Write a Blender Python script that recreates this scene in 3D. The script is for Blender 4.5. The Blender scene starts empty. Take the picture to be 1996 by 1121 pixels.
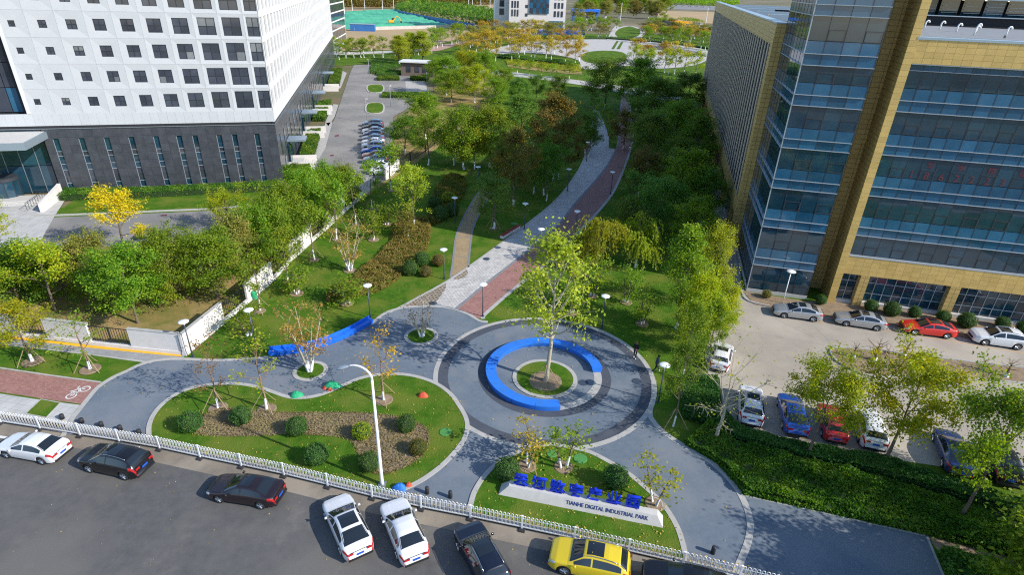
import bpy, bmesh, math, random
import numpy as np
from mathutils import Vector, Matrix, geometry

SC = bpy.context.scene
COL = SC.collection
R = math.radians

# ---------------------------------------------------------------- camera
cam = bpy.data.cameras.new('camera')
cam.sensor_width = 36.0
cam.lens = 20.67
cam.clip_start = 0.5
cam.clip_end = 6000
camo = bpy.data.objects.new('camera', cam)
COL.objects.link(camo)
camo.matrix_world = Matrix(((0.999422, -0.033986, 0.0, 0.0),
                            (0.015663, 0.460604, -0.887467, 0.0),
                            (0.030162, 0.886955, 0.460871, 30.0),
                            (0, 0, 0, 1)))
SC.camera = camo

# ---------------------------------------------------------------- sky, sun, exposure
SUN_AZ = -23.5      # direction towards the sun, degrees from +X
SUN_EL = 32.0
world = bpy.data.worlds.new('World')
SC.world = world
world.use_nodes = True
wn = world.node_tree
bgn = wn.nodes['Background']
sky = wn.nodes.new('ShaderNodeTexSky')
sky.sky_type = 'NISHITA'
sky.sun_disc = False
sky.sun_elevation = R(SUN_EL)
sky.sun_rotation = R(90 - SUN_AZ)
sky.altitude = 50
sky.air_density = 1.0
sky.dust_density = 0.25
sky.ozone_density = 3.0
wn.links.new(sky.outputs[0], bgn.inputs[0])
bgn.inputs[1].default_value = 0.15
sl = bpy.data.lights.new('sun', 'SUN')
sl.energy = 3.9
sl.angle = R(0.53)
sl.color = (1.0, 0.95, 0.86)
so = bpy.data.objects.new('sun', sl)
COL.objects.link(so)
sd = Vector((math.cos(R(SUN_EL)) * math.cos(R(SUN_AZ)), math.cos(R(SUN_EL)) * math.sin(R(SUN_AZ)), math.sin(R(SUN_EL))))
so.rotation_euler = sd.to_track_quat('Z', 'Y').to_euler()
so.location = (60, -40, 80)
SC.view_settings.view_transform = 'Standard'
SC.view_settings.look = 'None'
SC.view_settings.exposure = 0.76
SC.view_settings.gamma = 1.0
SC.view_settings.use_curve_mapping = False
try:
    SC.cycles.filter_width = 1.15
    SC.cycles.use_denoising = False
    SC.cycles.max_bounces = 6
    SC.cycles.diffuse_bounces = 3
    SC.cycles.glossy_bounces = 3
    SC.cycles.transmission_bounces = 4
    SC.cycles.transparent_max_bounces = 6
    SC.cycles.caustics_reflective = False
    SC.cycles.caustics_refractive = False
except Exception:
    pass

# ---------------------------------------------------------------- materials
MATS = {}


def _ramp(nt, stops):
    r = nt.nodes.new('ShaderNodeValToRGB')
    el = r.color_ramp.elements
    while len(el) < len(stops):
        el.new(0.5)
    for e, (p, c) in zip(el, stops):
        e.position = p
        e.color = (*c, 1)
    return r


def mat(name, c, c2=None, scale=1.0, rough=0.8, metal=0.0, bump=0.0, bscale=None, detail=5, spec=0.3,
        c3=None, scale3=0.1, rnd=0.0, emit=None, stain=None):
    """plain surface: base colour broken up by one or two noises, optional bump, optional per-object variation"""
    m = bpy.data.materials.new(name)
    m.use_nodes = True
    nt = m.node_tree
    b = nt.nodes['Principled BSDF']
    b.inputs['Roughness'].default_value = rough
    b.inputs['Metallic'].default_value = metal
    b.inputs['Specular IOR Level'].default_value = spec
    b.inputs['Base Color'].default_value = (*c, 1)
    geo = nt.nodes.new('ShaderNodeNewGeometry')
    col = None
    if c2 is not None:
        n = nt.nodes.new('ShaderNodeTexNoise')
        n.inputs['Scale'].default_value = scale
        n.inputs['Detail'].default_value = detail
        n.inputs['Roughness'].default_value = 0.65
        nt.links.new(geo.outputs['Position'], n.inputs['Vector'])
        r = _ramp(nt, [(0.32, c), (0.68, c2)])
        nt.links.new(n.outputs[0], r.inputs[0])
        col = r.outputs[0]
        if c3 is not None:
            n3 = nt.nodes.new('ShaderNodeTexNoise')
            n3.inputs['Scale'].default_value = scale3
            n3.inputs['Detail'].default_value = 4
            nt.links.new(geo.outputs['Position'], n3.inputs['Vector'])
            r3 = _ramp(nt, [(0.45, (0, 0, 0)), (0.62, (1, 1, 1))])
            nt.links.new(n3.outputs[0], r3.inputs[0])
            mx = nt.nodes.new('ShaderNodeMix')
            mx.data_type = 'RGBA'
            nt.links.new(r3.outputs[0], mx.inputs[0])
            nt.links.new(col, mx.inputs[6])
            mx.inputs[7].default_value = (*c3, 1)
            col = mx.outputs[2]
    if stain is not None:
        ns = nt.nodes.new('ShaderNodeTexNoise')
        ns.inputs['Scale'].default_value = 0.33
        ns.inputs['Detail'].default_value = 7
        ns.inputs['Roughness'].default_value = 0.7
        nt.links.new(geo.outputs['Position'], ns.inputs['Vector'])
        rs = _ramp(nt, [(0.57, (0, 0, 0)), (0.75, (.75, .75, .75))])
        nt.links.new(ns.outputs[0], rs.inputs[0])
        ms = nt.nodes.new('ShaderNodeMix')
        ms.data_type = 'RGBA'
        nt.links.new(rs.outputs[0], ms.inputs[0])
        nt.links.new(col, ms.inputs[6])
        ms.inputs[7].default_value = (*stain, 1)
        col = ms.outputs[2]
    if rnd:
        oi = nt.nodes.new('ShaderNodeObjectInfo')
        hs = nt.nodes.new('ShaderNodeHueSaturation')
        mr = nt.nodes.new('ShaderNodeMapRange')
        mr.inputs[3].default_value = 1 - rnd
        mr.inputs[4].default_value = 1 + rnd
        nt.links.new(oi.outputs['Random'], mr.inputs[0])
        nt.links.new(mr.outputs[0], hs.inputs['Value'])
        if col is not None:
            nt.links.new(col, hs.inputs['Color'])
        else:
            hs.inputs['Color'].default_value = (*c, 1)
        col = hs.outputs[0]
    if col is not None:
        nt.links.new(col, b.inputs['Base Color'])
    if bump:
        n2 = nt.nodes.new('ShaderNodeTexNoise')
        n2.inputs['Scale'].default_value = bscale or scale * 4
        n2.inputs['Detail'].default_value = 6
        nt.links.new(geo.outputs['Position'], n2.inputs['Vector'])
        bp = nt.nodes.new('ShaderNodeBump')
        bp.inputs['Strength'].default_value = bump
        bp.inputs['Distance'].default_value = 0.05
        nt.links.new(n2.outputs[0], bp.inputs['Height'])
        nt.links.new(bp.outputs[0], b.inputs['Normal'])
    if emit:
        b.inputs['Emission Color'].default_value = (*c, 1)
        b.inputs['Emission Strength'].default_value = emit
    MATS[name] = m
    return m


def uvbrick(name, c1, c2, mortar, bw, bh, msize=0.012, rough=0.8, offset=0.5, bump=0.3, vary=None, spec=0.3, rot=0.0, wear=None):
    """small laid units too fine to build one by one; metres along the surface come from the UV map"""
    m = bpy.data.materials.new(name)
    m.use_nodes = True
    nt = m.node_tree
    b = nt.nodes['Principled BSDF']
    b.inputs['Roughness'].default_value = rough
    b.inputs['Specular IOR Level'].default_value = spec
    uv = nt.nodes.new('ShaderNodeUVMap')
    mp = nt.nodes.new('ShaderNodeMapping')
    mp.inputs['Rotation'].default_value = (0, 0, rot)
    nt.links.new(uv.outputs[0], mp.inputs[0])
    br = nt.nodes.new('ShaderNodeTexBrick')
    br.inputs['Color1'].default_value = (*c1, 1)
    br.inputs['Color2'].default_value = (*c2, 1)
    br.inputs['Mortar'].default_value = (*mortar, 1)
    br.inputs['Scale'].default_value = 1.0
    br.inputs['Mortar Size'].default_value = msize
    br.inputs['Mortar Smooth'].default_value = 0.1
    br.inputs['Bias'].default_value = 0.0
    br.inputs['Brick Width'].default_value = bw
    br.inputs['Row Height'].default_value = bh
    br.offset = offset
    nt.links.new(mp.outputs[0], br.inputs['Vector'])
    geo = nt.nodes.new('ShaderNodeNewGeometry')
    n = nt.nodes.new('ShaderNodeTexNoise')
    n.inputs['Scale'].default_value = 0.7
    n.inputs['Detail'].default_value = 6
    nt.links.new(geo.outputs['Position'], n.inputs['Vector'])
    hs = nt.nodes.new('ShaderNodeHueSaturation')
    mr = nt.nodes.new('ShaderNodeMapRange')
    v = vary or 0.25
    mr.inputs[3].default_value = 1 - v
    mr.inputs[4].default_value = 1 + v
    nt.links.new(n.outputs[0], mr.inputs[0])
    nt.links.new(mr.outputs[0], hs.inputs['Value'])
    nt.links.new(br.outputs['Color'], hs.inputs['Color'])
    nt.links.new(hs.outputs[0], b.inputs['Base Color'])
    if bump:
        bp = nt.nodes.new('ShaderNodeBump')
        bp.inputs['Strength'].default_value = bump
        bp.inputs['Distance'].default_value = -0.01
        nt.links.new(br.outputs['Fac'], bp.inputs['Height'])
        nt.links.new(bp.outputs[0], b.inputs['Normal'])
    MATS[name] = m
    return m


def leafmat(name, ca, cb, cc=None, trans=0.35):
    """leaf colours picked per leaf (mesh attribute 'tint'), shifted a little per plant, lit through from behind"""
    m = bpy.data.materials.new(name)
    m.use_nodes = True
    nt = m.node_tree
    nt.nodes.remove(nt.nodes['Principled BSDF'])
    out = nt.nodes['Material Output']
    at = nt.nodes.new('ShaderNodeAttribute')
    at.attribute_name = 'tint'
    stops = [(0.0, ca), (0.6, cb), (1.0, cc or cb)]
    r = _ramp(nt, stops)
    nt.links.new(at.outputs['Fac'], r.inputs[0])
    oi = nt.nodes.new('ShaderNodeObjectInfo')
    hs = nt.nodes.new('ShaderNodeHueSaturation')
    mr = nt.nodes.new('ShaderNodeMapRange')
    mr.inputs[3].default_value = 0.48
    mr.inputs[4].default_value = 0.52
    mv = nt.nodes.new('ShaderNodeMapRange')
    mv.inputs[3].default_value = 0.88
    mv.inputs[4].default_value = 1.15
    nt.links.new(oi.outputs['Random'], mr.inputs[0])
    nt.links.new(oi.outputs['Random'], mv.inputs[0])
    nt.links.new(mr.outputs[0], hs.inputs['Hue'])
    nt.links.new(mv.outputs[0], hs.inputs['Value'])
    nt.links.new(r.outputs[0], hs.inputs['Color'])
    d = nt.nodes.new('ShaderNodeBsdfPrincipled')
    d.inputs['Roughness'].default_value = 0.55
    d.inputs['Specular IOR Level'].default_value = 0.25
    t = nt.nodes.new('ShaderNodeBsdfTranslucent')
    g2 = nt.nodes.new('ShaderNodeHueSaturation')
    g2.inputs['Saturation'].default_value = 1.15
    g2.inputs['Value'].default_value = 1.3
    nt.links.new(hs.outputs[0], g2.inputs['Color'])
    nt.links.new(hs.outputs[0], d.inputs['Base Color'])
    nt.links.new(g2.outputs[0], t.inputs['Color'])
    mx = nt.nodes.new('ShaderNodeMixShader')
    mx.inputs[0].default_value = trans
    nt.links.new(d.outputs[0], mx.inputs[1])
    nt.links.new(t.outputs[0], mx.inputs[2])
    nt.links.new(mx.outputs[0], out.inputs[0])
    MATS[name] = m
    return m


def glassmat(name, c, c2, rough=0.04, spec=0.8, metal=0.0):
    m = mat(name, c, c2, scale=0.35, rough=rough, spec=spec, metal=metal, detail=3, rnd=0.25)
    return m


M = MATS
# ground
mat('m_earth', (0.16, 0.12, 0.07), (0.10, 0.11, 0.04), 0.05, c3=(0.22, 0.17, 0.10), scale3=0.01)
mat('m_asphalt', (0.080, 0.078, 0.077), (0.108, 0.105, 0.102), 1.6, rough=0.92, bump=0.3, bscale=14, c3=(0.128, 0.120, 0.110), scale3=0.16, detail=9, stain=(0.17, 0.155, 0.135))
mat('m_gutter', (0.23, 0.19, 0.145), (0.16, 0.14, 0.115), 0.9, bump=0.1, c3=(0.27, 0.23, 0.18), scale3=0.3)
mat('m_lawn', (0.036, 0.098, 0.008), (0.078, 0.155, 0.014), 1.3, rough=0.95, bump=1.0, bscale=11, c3=(0.115, 0.155, 0.022), scale3=0.3, spec=0.05, detail=8, stain=(0.17, 0.165, 0.04))
mat('m_lawn_dry', (0.25, 0.18, 0.065), (0.13, 0.14, 0.035), 0.6, rough=0.95, bump=0.8, bscale=8, c3=(0.34, 0.23, 0.11), scale3=0.25, spec=0.1)
mat('m_plaza', (0.108, 0.136, 0.170), (0.138, 0.166, 0.200), 2.2, rough=0.85, bump=0.2, bscale=25, c3=(0.165, 0.185, 0.210), scale3=0.22, detail=8, stain=(0.21, 0.20, 0.19))
mat('m_plaza_dark', (0.055, 0.064, 0.082), (0.078, 0.087, 0.106), 0.8, rough=0.85, bump=0.15, bscale=25)
mat('m_kerb', (0.42, 0.40, 0.37), (0.33, 0.32, 0.30), 1.5, rough=0.8, bump=0.1)
mat('m_kerb_dark', (0.17, 0.175, 0.19), (0.22, 0.22, 0.23), 1.5, rough=0.8)
mat('m_concrete', (0.35, 0.305, 0.25), (0.285, 0.25, 0.21), 0.6, rough=0.9, bump=0.1, bscale=6, c3=(0.39, 0.345, 0.285), scale3=0.12, detail=9, stain=(0.22, 0.195, 0.17))
mat('m_lot_asphalt', (0.17, 0.165, 0.16), (0.215, 0.205, 0.195), 0.3, rough=0.9, bump=0.1, c3=(0.25, 0.235, 0.22), scale3=0.1)
mat('m_soil', (0.29, 0.215, 0.14), (0.19, 0.135, 0.085), 1.8, rough=0.95, bump=0.6)
mat('m_sand', (0.42, 0.28, 0.15), (0.33, 0.25, 0.13), 0.03, rough=0.95)
mat('m_tarp', (0.06, 0.38, 0.19), (0.10, 0.45, 0.26), 0.12, rough=0.7, bump=0.9, bscale=0.5, c3=(0.05, 0.30, 0.17), scale3=0.05)
mat('m_pale_path', (0.46, 0.43, 0.40), (0.38, 0.355, 0.33), 0.4, rough=0.85)
mat('m_pink_path', (0.40, 0.25, 0.20), (0.34, 0.22, 0.18), 0.4, rough=0.85)
uvbrick('m_brick_path', (0.27, 0.125, 0.105), (0.35, 0.185, 0.155), (0.19, 0.115, 0.10), 0.22, 0.11, 0.008)
uvbrick('m_pavers', (0.43, 0.41, 0.385), (0.56, 0.53, 0.49), (0.20, 0.19, 0.18), 0.42, 0.30, 0.022, vary=0.3)
uvbrick('m_pavers_brown', (0.28, 0.225, 0.165), (0.36, 0.30, 0.23), (0.10, 0.085, 0.065), 0.45, 0.34, 0.05)
uvbrick('m_tan_path', (0.30, 0.215, 0.115), (0.36, 0.265, 0.15), (0.17, 0.12, 0.07), 0.24, 0.12, 0.008)
uvbrick('m_grey_slabs', (0.40, 0.395, 0.38), (0.46, 0.45, 0.43), (0.26, 0.25, 0.24), 0.6, 0.6, 0.012, offset=0.0)
uvbrick('m_grey_path', (0.25, 0.25, 0.255), (0.30, 0.30, 0.30), (0.17, 0.17, 0.17), 0.4, 0.2, 0.008)
# walls and buildings
mat('m_white_wall', (0.66, 0.62, 0.60), (0.58, 0.545, 0.52), 0.8, rough=0.85, bump=0.1)
mat('m_white_panel', (0.48, 0.49, 0.505), (0.455, 0.465, 0.48), 0.9, rough=0.6, rnd=0.025)
mat('m_white_plain', (0.64, 0.635, 0.63), (0.58, 0.575, 0.57), 0.4, rough=0.6)
mat('m_dark_stone', (0.040, 0.044, 0.054), (0.062, 0.066, 0.078), 1.2, rough=0.35, spec=0.5, rnd=0.12)
mat('m_panel_joint', (0.30, 0.30, 0.31), rough=0.9)
mat('m_joint', (0.025, 0.026, 0.03), rough=0.9)
uvbrick('m_dark_stone_far', (0.05, 0.054, 0.064), (0.07, 0.074, 0.085), (0.03, 0.03, 0.035), 1.2, 0.8, 0.02, rough=0.25, spec=0.6)
mat('m_frame_dark', (0.035, 0.04, 0.048), rough=0.45, spec=0.5)
mat('m_frame_grey', (0.30, 0.33, 0.36), rough=0.4, metal=0.6)
mat('m_frame_light', (0.36, 0.40, 0.44), rough=0.4, metal=0.3)
glassmat('m_glass_dark', (0.034, 0.040, 0.056), (0.055, 0.064, 0.086), rough=0.06)
mat('m_slot_shade', (0.010, 0.016, 0.028), rough=0.6, spec=0.1)  # shadow of the wing recess, put into a dark dull pane colour
glassmat('m_glass_vision', (0.008, 0.032, 0.056), (0.018, 0.058, 0.086), rough=0.03, spec=1.0)
glassmat('m_glass_blind', (0.13, 0.14, 0.15), (0.20, 0.21, 0.22), rough=0.08)
glassmat('m_glass_spandrel', (0.014, 0.078, 0.150), (0.036, 0.120, 0.200), rough=0.08, spec=0.7)
mat('m_gold_tile', (0.55, 0.365, 0.110), (0.62, 0.42, 0.140), 0.9, rough=0.45, spec=0.45, rnd=0.09)
mat('m_gold_joint', (0.17, 0.10, 0.03), rough=0.9)
uvbrick('m_gold_far', (0.48, 0.325, 0.110), (0.55, 0.375, 0.130), (0.22, 0.15, 0.055), 0.8, 0.5, 0.025, rough=0.5, vary=0.1, offset=0.0)
mat('m_fin', (0.50, 0.43, 0.33), (0.44, 0.38, 0.30), 0.5, rough=0.6)
mat('m_pale_stone', (0.62, 0.57, 0.55), (0.56, 0.515, 0.50), 0.2, rough=0.8)
mat('m_roof_grey', (0.19, 0.195, 0.20), (0.25, 0.25, 0.25), 0.5, rough=0.9)
mat('m_roof_metal', (0.33, 0.40, 0.46), rough=0.35, metal=0.5)
mat('m_brown_brick', (0.13, 0.105, 0.09), (0.17, 0.135, 0.115), 1.5, rough=0.9)
# painted and manufactured things
mat('m_white_paint', (0.78, 0.77, 0.77), (0.70, 0.70, 0.71), 3, rough=0.45, spec=0.4)
mat('m_lamp_white', (0.80, 0.80, 0.78), rough=0.35)
mat('m_blue_paint', (0.020, 0.155, 0.63), (0.028, 0.185, 0.70), 0.8, rough=0.6, spec=0.3, c3=(0.035, 0.16, 0.50), scale3=1.4)
mat('m_blue_gloss', (0.010, 0.115, 0.60), (0.018, 0.16, 0.68), 1.2, rough=0.3, spec=0.5)
mat('m_blue_letter', (0.005, 0.030, 0.48), rough=0.35, spec=0.5)
mat('m_blue_print', (0.02, 0.035, 0.17), rough=0.6)
mat('m_red_print', (0.13, 0.03, 0.04), rough=0.6)
mat('m_yellow_line', (0.80, 0.42, 0.015), (0.66, 0.34, 0.02), 2.0, rough=0.8)
mat('m_orange_line', (0.62, 0.30, 0.05), (0.42, 0.26, 0.12), 2.0, rough=0.8)
mat('m_white_line', (0.70, 0.69, 0.66), (0.50, 0.49, 0.47), 2.5, rough=0.8)
mat('m_steel_blue', (0.03, 0.12, 0.34), (0.04, 0.16, 0.40), 0.3, rough=0.6)
mat('m_iron', (0.022, 0.024, 0.028), rough=0.5, spec=0.4)
mat('m_pole_dark', (0.030, 0.045, 0.065), rough=0.4, spec=0.5)
mat('m_pole_grey', (0.30, 0.32, 0.34), rough=0.45)
mat('m_stone_base', (0.54, 0.52, 0.49), (0.46, 0.445, 0.42), 2, rough=0.8)
mat('m_bollard', (0.032, 0.032, 0.036), rough=0.5)
mat('m_red_wood', (0.30, 0.045, 0.035), (0.22, 0.03, 0.025), 3, rough=0.6)
mat('m_wood', (0.36, 0.27, 0.16), (0.27, 0.20, 0.12), 4, rough=0.85)
mat('m_net_green', (0.015, 0.27, 0.12), (0.03, 0.36, 0.17), 3, rough=0.7, bump=0.8)
mat('m_lid_green', (0.06, 0.21, 0.05), (0.08, 0.25, 0.065), 3, rough=0.7)
mat('m_red_bag', (0.52, 0.06, 0.03), (0.62, 0.12, 0.06), 3, rough=0.7, bump=0.6)
mat('m_blue_bag', (0.02, 0.12, 0.50), (0.03, 0.2, 0.62), 3, rough=0.6, bump=0.6)
mat('m_bark', (0.17, 0.13, 0.095), (0.11, 0.085, 0.065), 3, rough=0.95, bump=0.5)
mat('m_bark_pale', (0.40, 0.355, 0.27), (0.30, 0.27, 0.20), 2, rough=0.9, bump=0.4)
mat('m_bark_brown', (0.24, 0.155, 0.10), (0.17, 0.11, 0.075), 3, rough=0.95, bump=0.5)
mat('m_lime', (0.74, 0.73, 0.74), (0.64, 0.63, 0.64), 3, rough=0.9)
mat('m_manhole', (0.035, 0.05, 0.075), (0.05, 0.07, 0.10), 3, rough=0.6)
# leaves
leafmat('m_leaf_green', (0.058, 0.145, 0.014), (0.125, 0.235, 0.022), (0.24, 0.32, 0.03), trans=0.45)
leafmat('m_leaf_mid', (0.095, 0.195, 0.016), (0.21, 0.32, 0.024), (0.38, 0.42, 0.030), trans=0.48)
leafmat('m_leaf_tinge', (0.13, 0.17, 0.025), (0.27, 0.25, 0.05), (0.40, 0.25, 0.08), trans=0.42)
leafmat('m_leaf_gold', (0.33, 0.25, 0.03), (0.50, 0.34, 0.045), (0.34, 0.33, 0.04), trans=0.4)
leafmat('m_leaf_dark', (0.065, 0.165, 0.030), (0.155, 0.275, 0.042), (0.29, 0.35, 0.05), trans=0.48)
leafmat('m_leaf_box', (0.034, 0.105, 0.018), (0.072, 0.160, 0.025), (0.135, 0.225, 0.038), trans=0.28)
leafmat('m_leaf_yg', (0.18, 0.27, 0.016), (0.38, 0.43, 0.022), (0.58, 0.48, 0.02), trans=0.5)
leafmat('m_leaf_lime', (0.18, 0.25, 0.02), (0.38, 0.43, 0.035), (0.54, 0.50, 0.05), trans=0.45)
leafmat('m_leaf_yellow', (0.40, 0.30, 0.012), (0.60, 0.40, 0.012), (0.66, 0.47, 0.02))
leafmat('m_leaf_orange', (0.28, 0.15, 0.035), (0.42, 0.24, 0.06), (0.30, 0.25, 0.05))
leafmat('m_leaf_olive', (0.09, 0.11, 0.018), (0.19, 0.16, 0.03), (0.30, 0.18, 0.035), trans=0.42)
leafmat('m_leaf_rust', (0.20, 0.12, 0.035), (0.30, 0.18, 0.05), (0.16, 0.17, 0.04))
leafmat('m_leaf_tan', (0.18, 0.15, 0.035), (0.30, 0.21, 0.055), (0.17, 0.19, 0.035))
leafmat('m_leaf_willow', (0.20, 0.27, 0.02), (0.36, 0.40, 0.035), (0.48, 0.46, 0.05), trans=0.5)
leafmat('m_leaf_litter', (0.30, 0.19, 0.05), (0.55, 0.42, 0.06), (0.62, 0.50, 0.16), trans=0.15)
leafmat('m_leaf_ground', (0.17, 0.135, 0.06), (0.27, 0.21, 0.095), (0.19, 0.20, 0.05), trans=0.25)


# ---------------------------------------------------------------- mesh helpers
def tag(o, label=None, cat=None, group=None, kind=None):
    if label: o['label'] = label
    if cat: o['category'] = cat
    if group: o['group'] = group
    if kind: o['kind'] = kind
    return o


def empty(name, loc, rz=0.0, label=None, cat=None, group=None, parent=None):
    o = bpy.data.objects.new(name, None)
    o.empty_display_size = 0.2
    COL.objects.link(o)
    o.location = loc
    o.rotation_euler = (0, 0, rz)
    if parent: o.parent = parent
    return tag(o, label, cat, group)


def link(name, me, parent=None, loc=None, rot=None, scale=None, m=None):
    o = bpy.data.objects.new(name, me)
    COL.objects.link(o)
    if parent is not None: o.parent = parent
    if loc is not None: o.location = loc
    if rot is not None: o.rotation_euler = rot
    if scale is not None: o.scale = scale
    if m is not None:
        if not me.materials: me.materials.append(None)
        o.material_slots[0].link = 'OBJECT'
        o.material_slots[0].material = M[m]
    return o


class MB:
    """collects verts/faces; build() makes ONE mesh"""
    def __init__(s):
        s.v = []; s.f = []; s.mi = []; s.uv = []; s.cur = 0

    def add(s, vs, fs, uvs=None):
        n = len(s.v)
        s.v += [tuple(p) for p in vs]
        for i, f in enumerate(fs):
            s.f.append([n + k for k in f]); s.mi.append(s.cur)
            s.uv.append(uvs[i] if uvs else None)
        return s

    def box(s, c, d, rz=0.0, taper=1.0):
        x, y, z = d[0] / 2, d[1] / 2, d[2] / 2
        ca, sa = math.cos(rz), math.sin(rz)
        vs = []
        for zz, t in ((-z, 1.0), (z, taper)):
            for a, b in ((-x, -y), (x, -y), (x, y), (-x, y)):
                a *= t; b *= t
                vs.append((c[0] + a * ca - b * sa, c[1] + a * sa + b * ca, c[2] + zz))
        return s.add(vs, [(3, 2, 1, 0), (4, 5, 6, 7), (0, 1, 5, 4), (1, 2, 6, 5), (2, 3, 7, 6), (3, 0, 4, 7)])

    def tube(s, pts, rad, n=6, cap=True):
        P = [Vector(p) for p in pts]
        if not hasattr(rad, '__len__'): rad = [rad] * len(P)
        vs = []; fs = []
        prev = None
        for i, p in enumerate(P):
            d = (P[min(i + 1, len(P) - 1)] - P[max(i - 1, 0)])
            if d.length < 1e-9: d = Vector((0, 0, 1))
            d.normalize()
            if prev is None:
                a = Vector((1, 0, 0)) if abs(d.x) < 0.8 else Vector((0, 1, 0))
                u = d.cross(a).normalized()
            else:
                u = (prev - d * prev.dot(d)).normalized()
            w = d.cross(u)
            prev = u
            for k in range(n):
                t = 2 * math.pi * k / n
                vs.append(p + (u * math.cos(t) + w * math.sin(t)) * rad[i])
        for i in range(len(P) - 1):
            for k in range(n):
                fs.append((i * n + k, i * n + (k + 1) % n, (i + 1) * n + (k + 1) % n, (i + 1) * n + k))
        if cap:
            fs.append(tuple(range(n - 1, -1, -1)))
            fs.append(tuple((len(P) - 1) * n + k for k in range(n)))
        return s.add(vs, fs)

    def lathe(s, prof, n=16, c=(0, 0, 0), axis='z'):
        vs = []; fs = []
        for (r, h) in prof:
            for k in range(n):
                t = 2 * math.pi * k / n
                a, b = r * math.cos(t), r * math.sin(t)
                if axis == 'z': vs.append((c[0] + a, c[1] + b, c[2] + h))
                else: vs.append((c[0] + b, c[1] + h, c[2] + a))
        for i in range(len(prof) - 1):
            for k in range(n):
                fs.append((i * n + k, i * n + (k + 1) % n, (i + 1) * n + (k + 1) % n, (i + 1) * n + k))
        fs.append(tuple(range(n - 1, -1, -1)))
        fs.append(tuple((len(prof) - 1) * n + k for k in range(n)))
        return s.add(vs, fs)

    def mesh(s, name, mats, smooth=False):
        me = bpy.data.meshes.new(name)
        me.from_pydata(s.v, [], s.f)
        if isinstance(mats, str): mats = [mats]
        for m in mats: me.materials.append(M[m])
        if len(mats) > 1: me.polygons.foreach_set('material_index', s.mi)
        if any(u is not None for u in s.uv):
            ul = me.uv_layers.new(name='UVMap')
            i = 0
            for f, u in zip(s.f, s.uv):
                for k in range(len(f)):
                    ul.data[i].uv = u[k] if u else (0, 0)
                    i += 1
        if smooth: me.polygons.foreach_set('use_smooth', [True] * len(me.polygons))
        me.update()
        return me

    def build(s, name, mats, parent=None, smooth=False, loc=None):
        return link(name, s.mesh(name, mats, smooth), parent, loc)


def smooth_line(pts, n=6, closed=False):
    """Catmull-Rom through the points"""
    P = [Vector((p[0], p[1])) for p in pts]
    out = []
    L = len(P)
    rng = range(L if closed else L - 1)
    for i in rng:
        if closed: p0, p1, p2, p3 = P[i - 1], P[i], P[(i + 1) % L], P[(i + 2) % L]
        else: p0, p1, p2, p3 = P[max(i - 1, 0)], P[i], P[i + 1], P[min(i + 2, L - 1)]
        for k in range(n):
            t = k / n
            out.append(0.5 * ((2 * p1) + (p2 - p0) * t + (2 * p0 - 5 * p1 + 4 * p2 - p3) * t * t + (3 * p1 - p0 - 3 * p2 + p3) * t ** 3))
    if not closed: out.append(P[-1])
    return [(p.x, p.y) for p in out]


def arc(c, r, a0, a1, n=48):
    return [(c[0] + r * math.cos(R(a0 + (a1 - a0) * i / n)), c[1] + r * math.sin(R(a0 + (a1 - a0) * i / n))) for i in range(n + 1)]


def sheet(name, pts, z, m, kind='structure', uvrot=0.0, parent=None, holes=None):
    """flat polygon on the ground; UV in metres"""
    loops = [[Vector((p[0], p[1], 0)) for p in pts]]
    tris = geometry.tessellate_polygon(loops)
    vs = [(p[0], p[1], z) for p in pts]
    c, s_ = math.cos(uvrot), math.sin(uvrot)
    fs = []; uvs = []
    for t in tris:
        a, b, d = [Vector(vs[i]) for i in t]
        t = tuple(t) if (b - a).cross(d - a).z > 0 else tuple(reversed(t))
        fs.append(t)
        uvs.append([(vs[i][0] * c + vs[i][1] * s_, -vs[i][0] * s_ + vs[i][1] * c) for i in t])
    o = MB().add(vs, fs, uvs).build(name, m, parent)
    if kind and not parent: o['kind'] = kind
    return o


def offset_line(pts, d):
    out = []
    for i, p in enumerate(pts):
        a = Vector(pts[max(i - 1, 0)]); b = Vector(pts[min(i + 1, len(pts) - 1)])
        t = (b - a)
        if t.length < 1e-6: t = Vector((1, 0))
        t.normalize()
        out.append((p[0] - t.y * d, p[1] + t.x * d))
    return out


def ribbon(name, pts, d0, d1, z0, z1, m, kind='structure', parent=None, closed=False):
    """strip following a line between two side offsets, with a top and sides (kerbs, bands, walls); UV = metres along"""
    if closed: pts = list(pts) + [pts[0]]
    A = offset_line(pts, d0); B = offset_line(pts, d1)
    if closed:
        for Q, d in ((A, d0), (B, d1)):
            a = Vector(pts[-2]); b = Vector(pts[1]); t = (b - a).normalized()
            Q[0] = Q[-1] = (pts[0][0] - t.y * d, pts[0][1] + t.x * d)
    mb = MB()
    vs = []; fs = []; uvs = []
    n = len(pts)
    s = 0
    S = [0]
    for i in range(1, n):
        s += math.dist(pts[i], pts[i - 1]); S.append(s)
    for i in range(n):
        vs += [(A[i][0], A[i][1], z0), (A[i][0], A[i][1], z1), (B[i][0], B[i][1], z1), (B[i][0], B[i][1], z0)]
    w = abs(d1 - d0); h = z1 - z0
    for i in range(n - 1):
        for k, (u0, u1) in enumerate(((0, h), (h, h + w), (h + w, 2 * h + w))):
            a, b = i * 4 + k, i * 4 + k + 1
            fs.append((a, b, b + 4, a + 4))
            uvs.append([(S[i], u0), (S[i], u1), (S[i + 1], u1), (S[i + 1], u0)])
    if not closed:
        fs.append((3, 2, 1, 0)); uvs.append([(0, 0)] * 4)
        e = (n - 1) * 4
        fs.append((e, e + 1, e + 2, e + 3)); uvs.append([(0, 0)] * 4)
    mb.add(vs, fs, uvs)
    o = mb.build(name, m, parent)
    if d1 > d0:
        pass
    if kind and not parent: o['kind'] = kind
    fix_normals(o.data)
    return o


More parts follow.
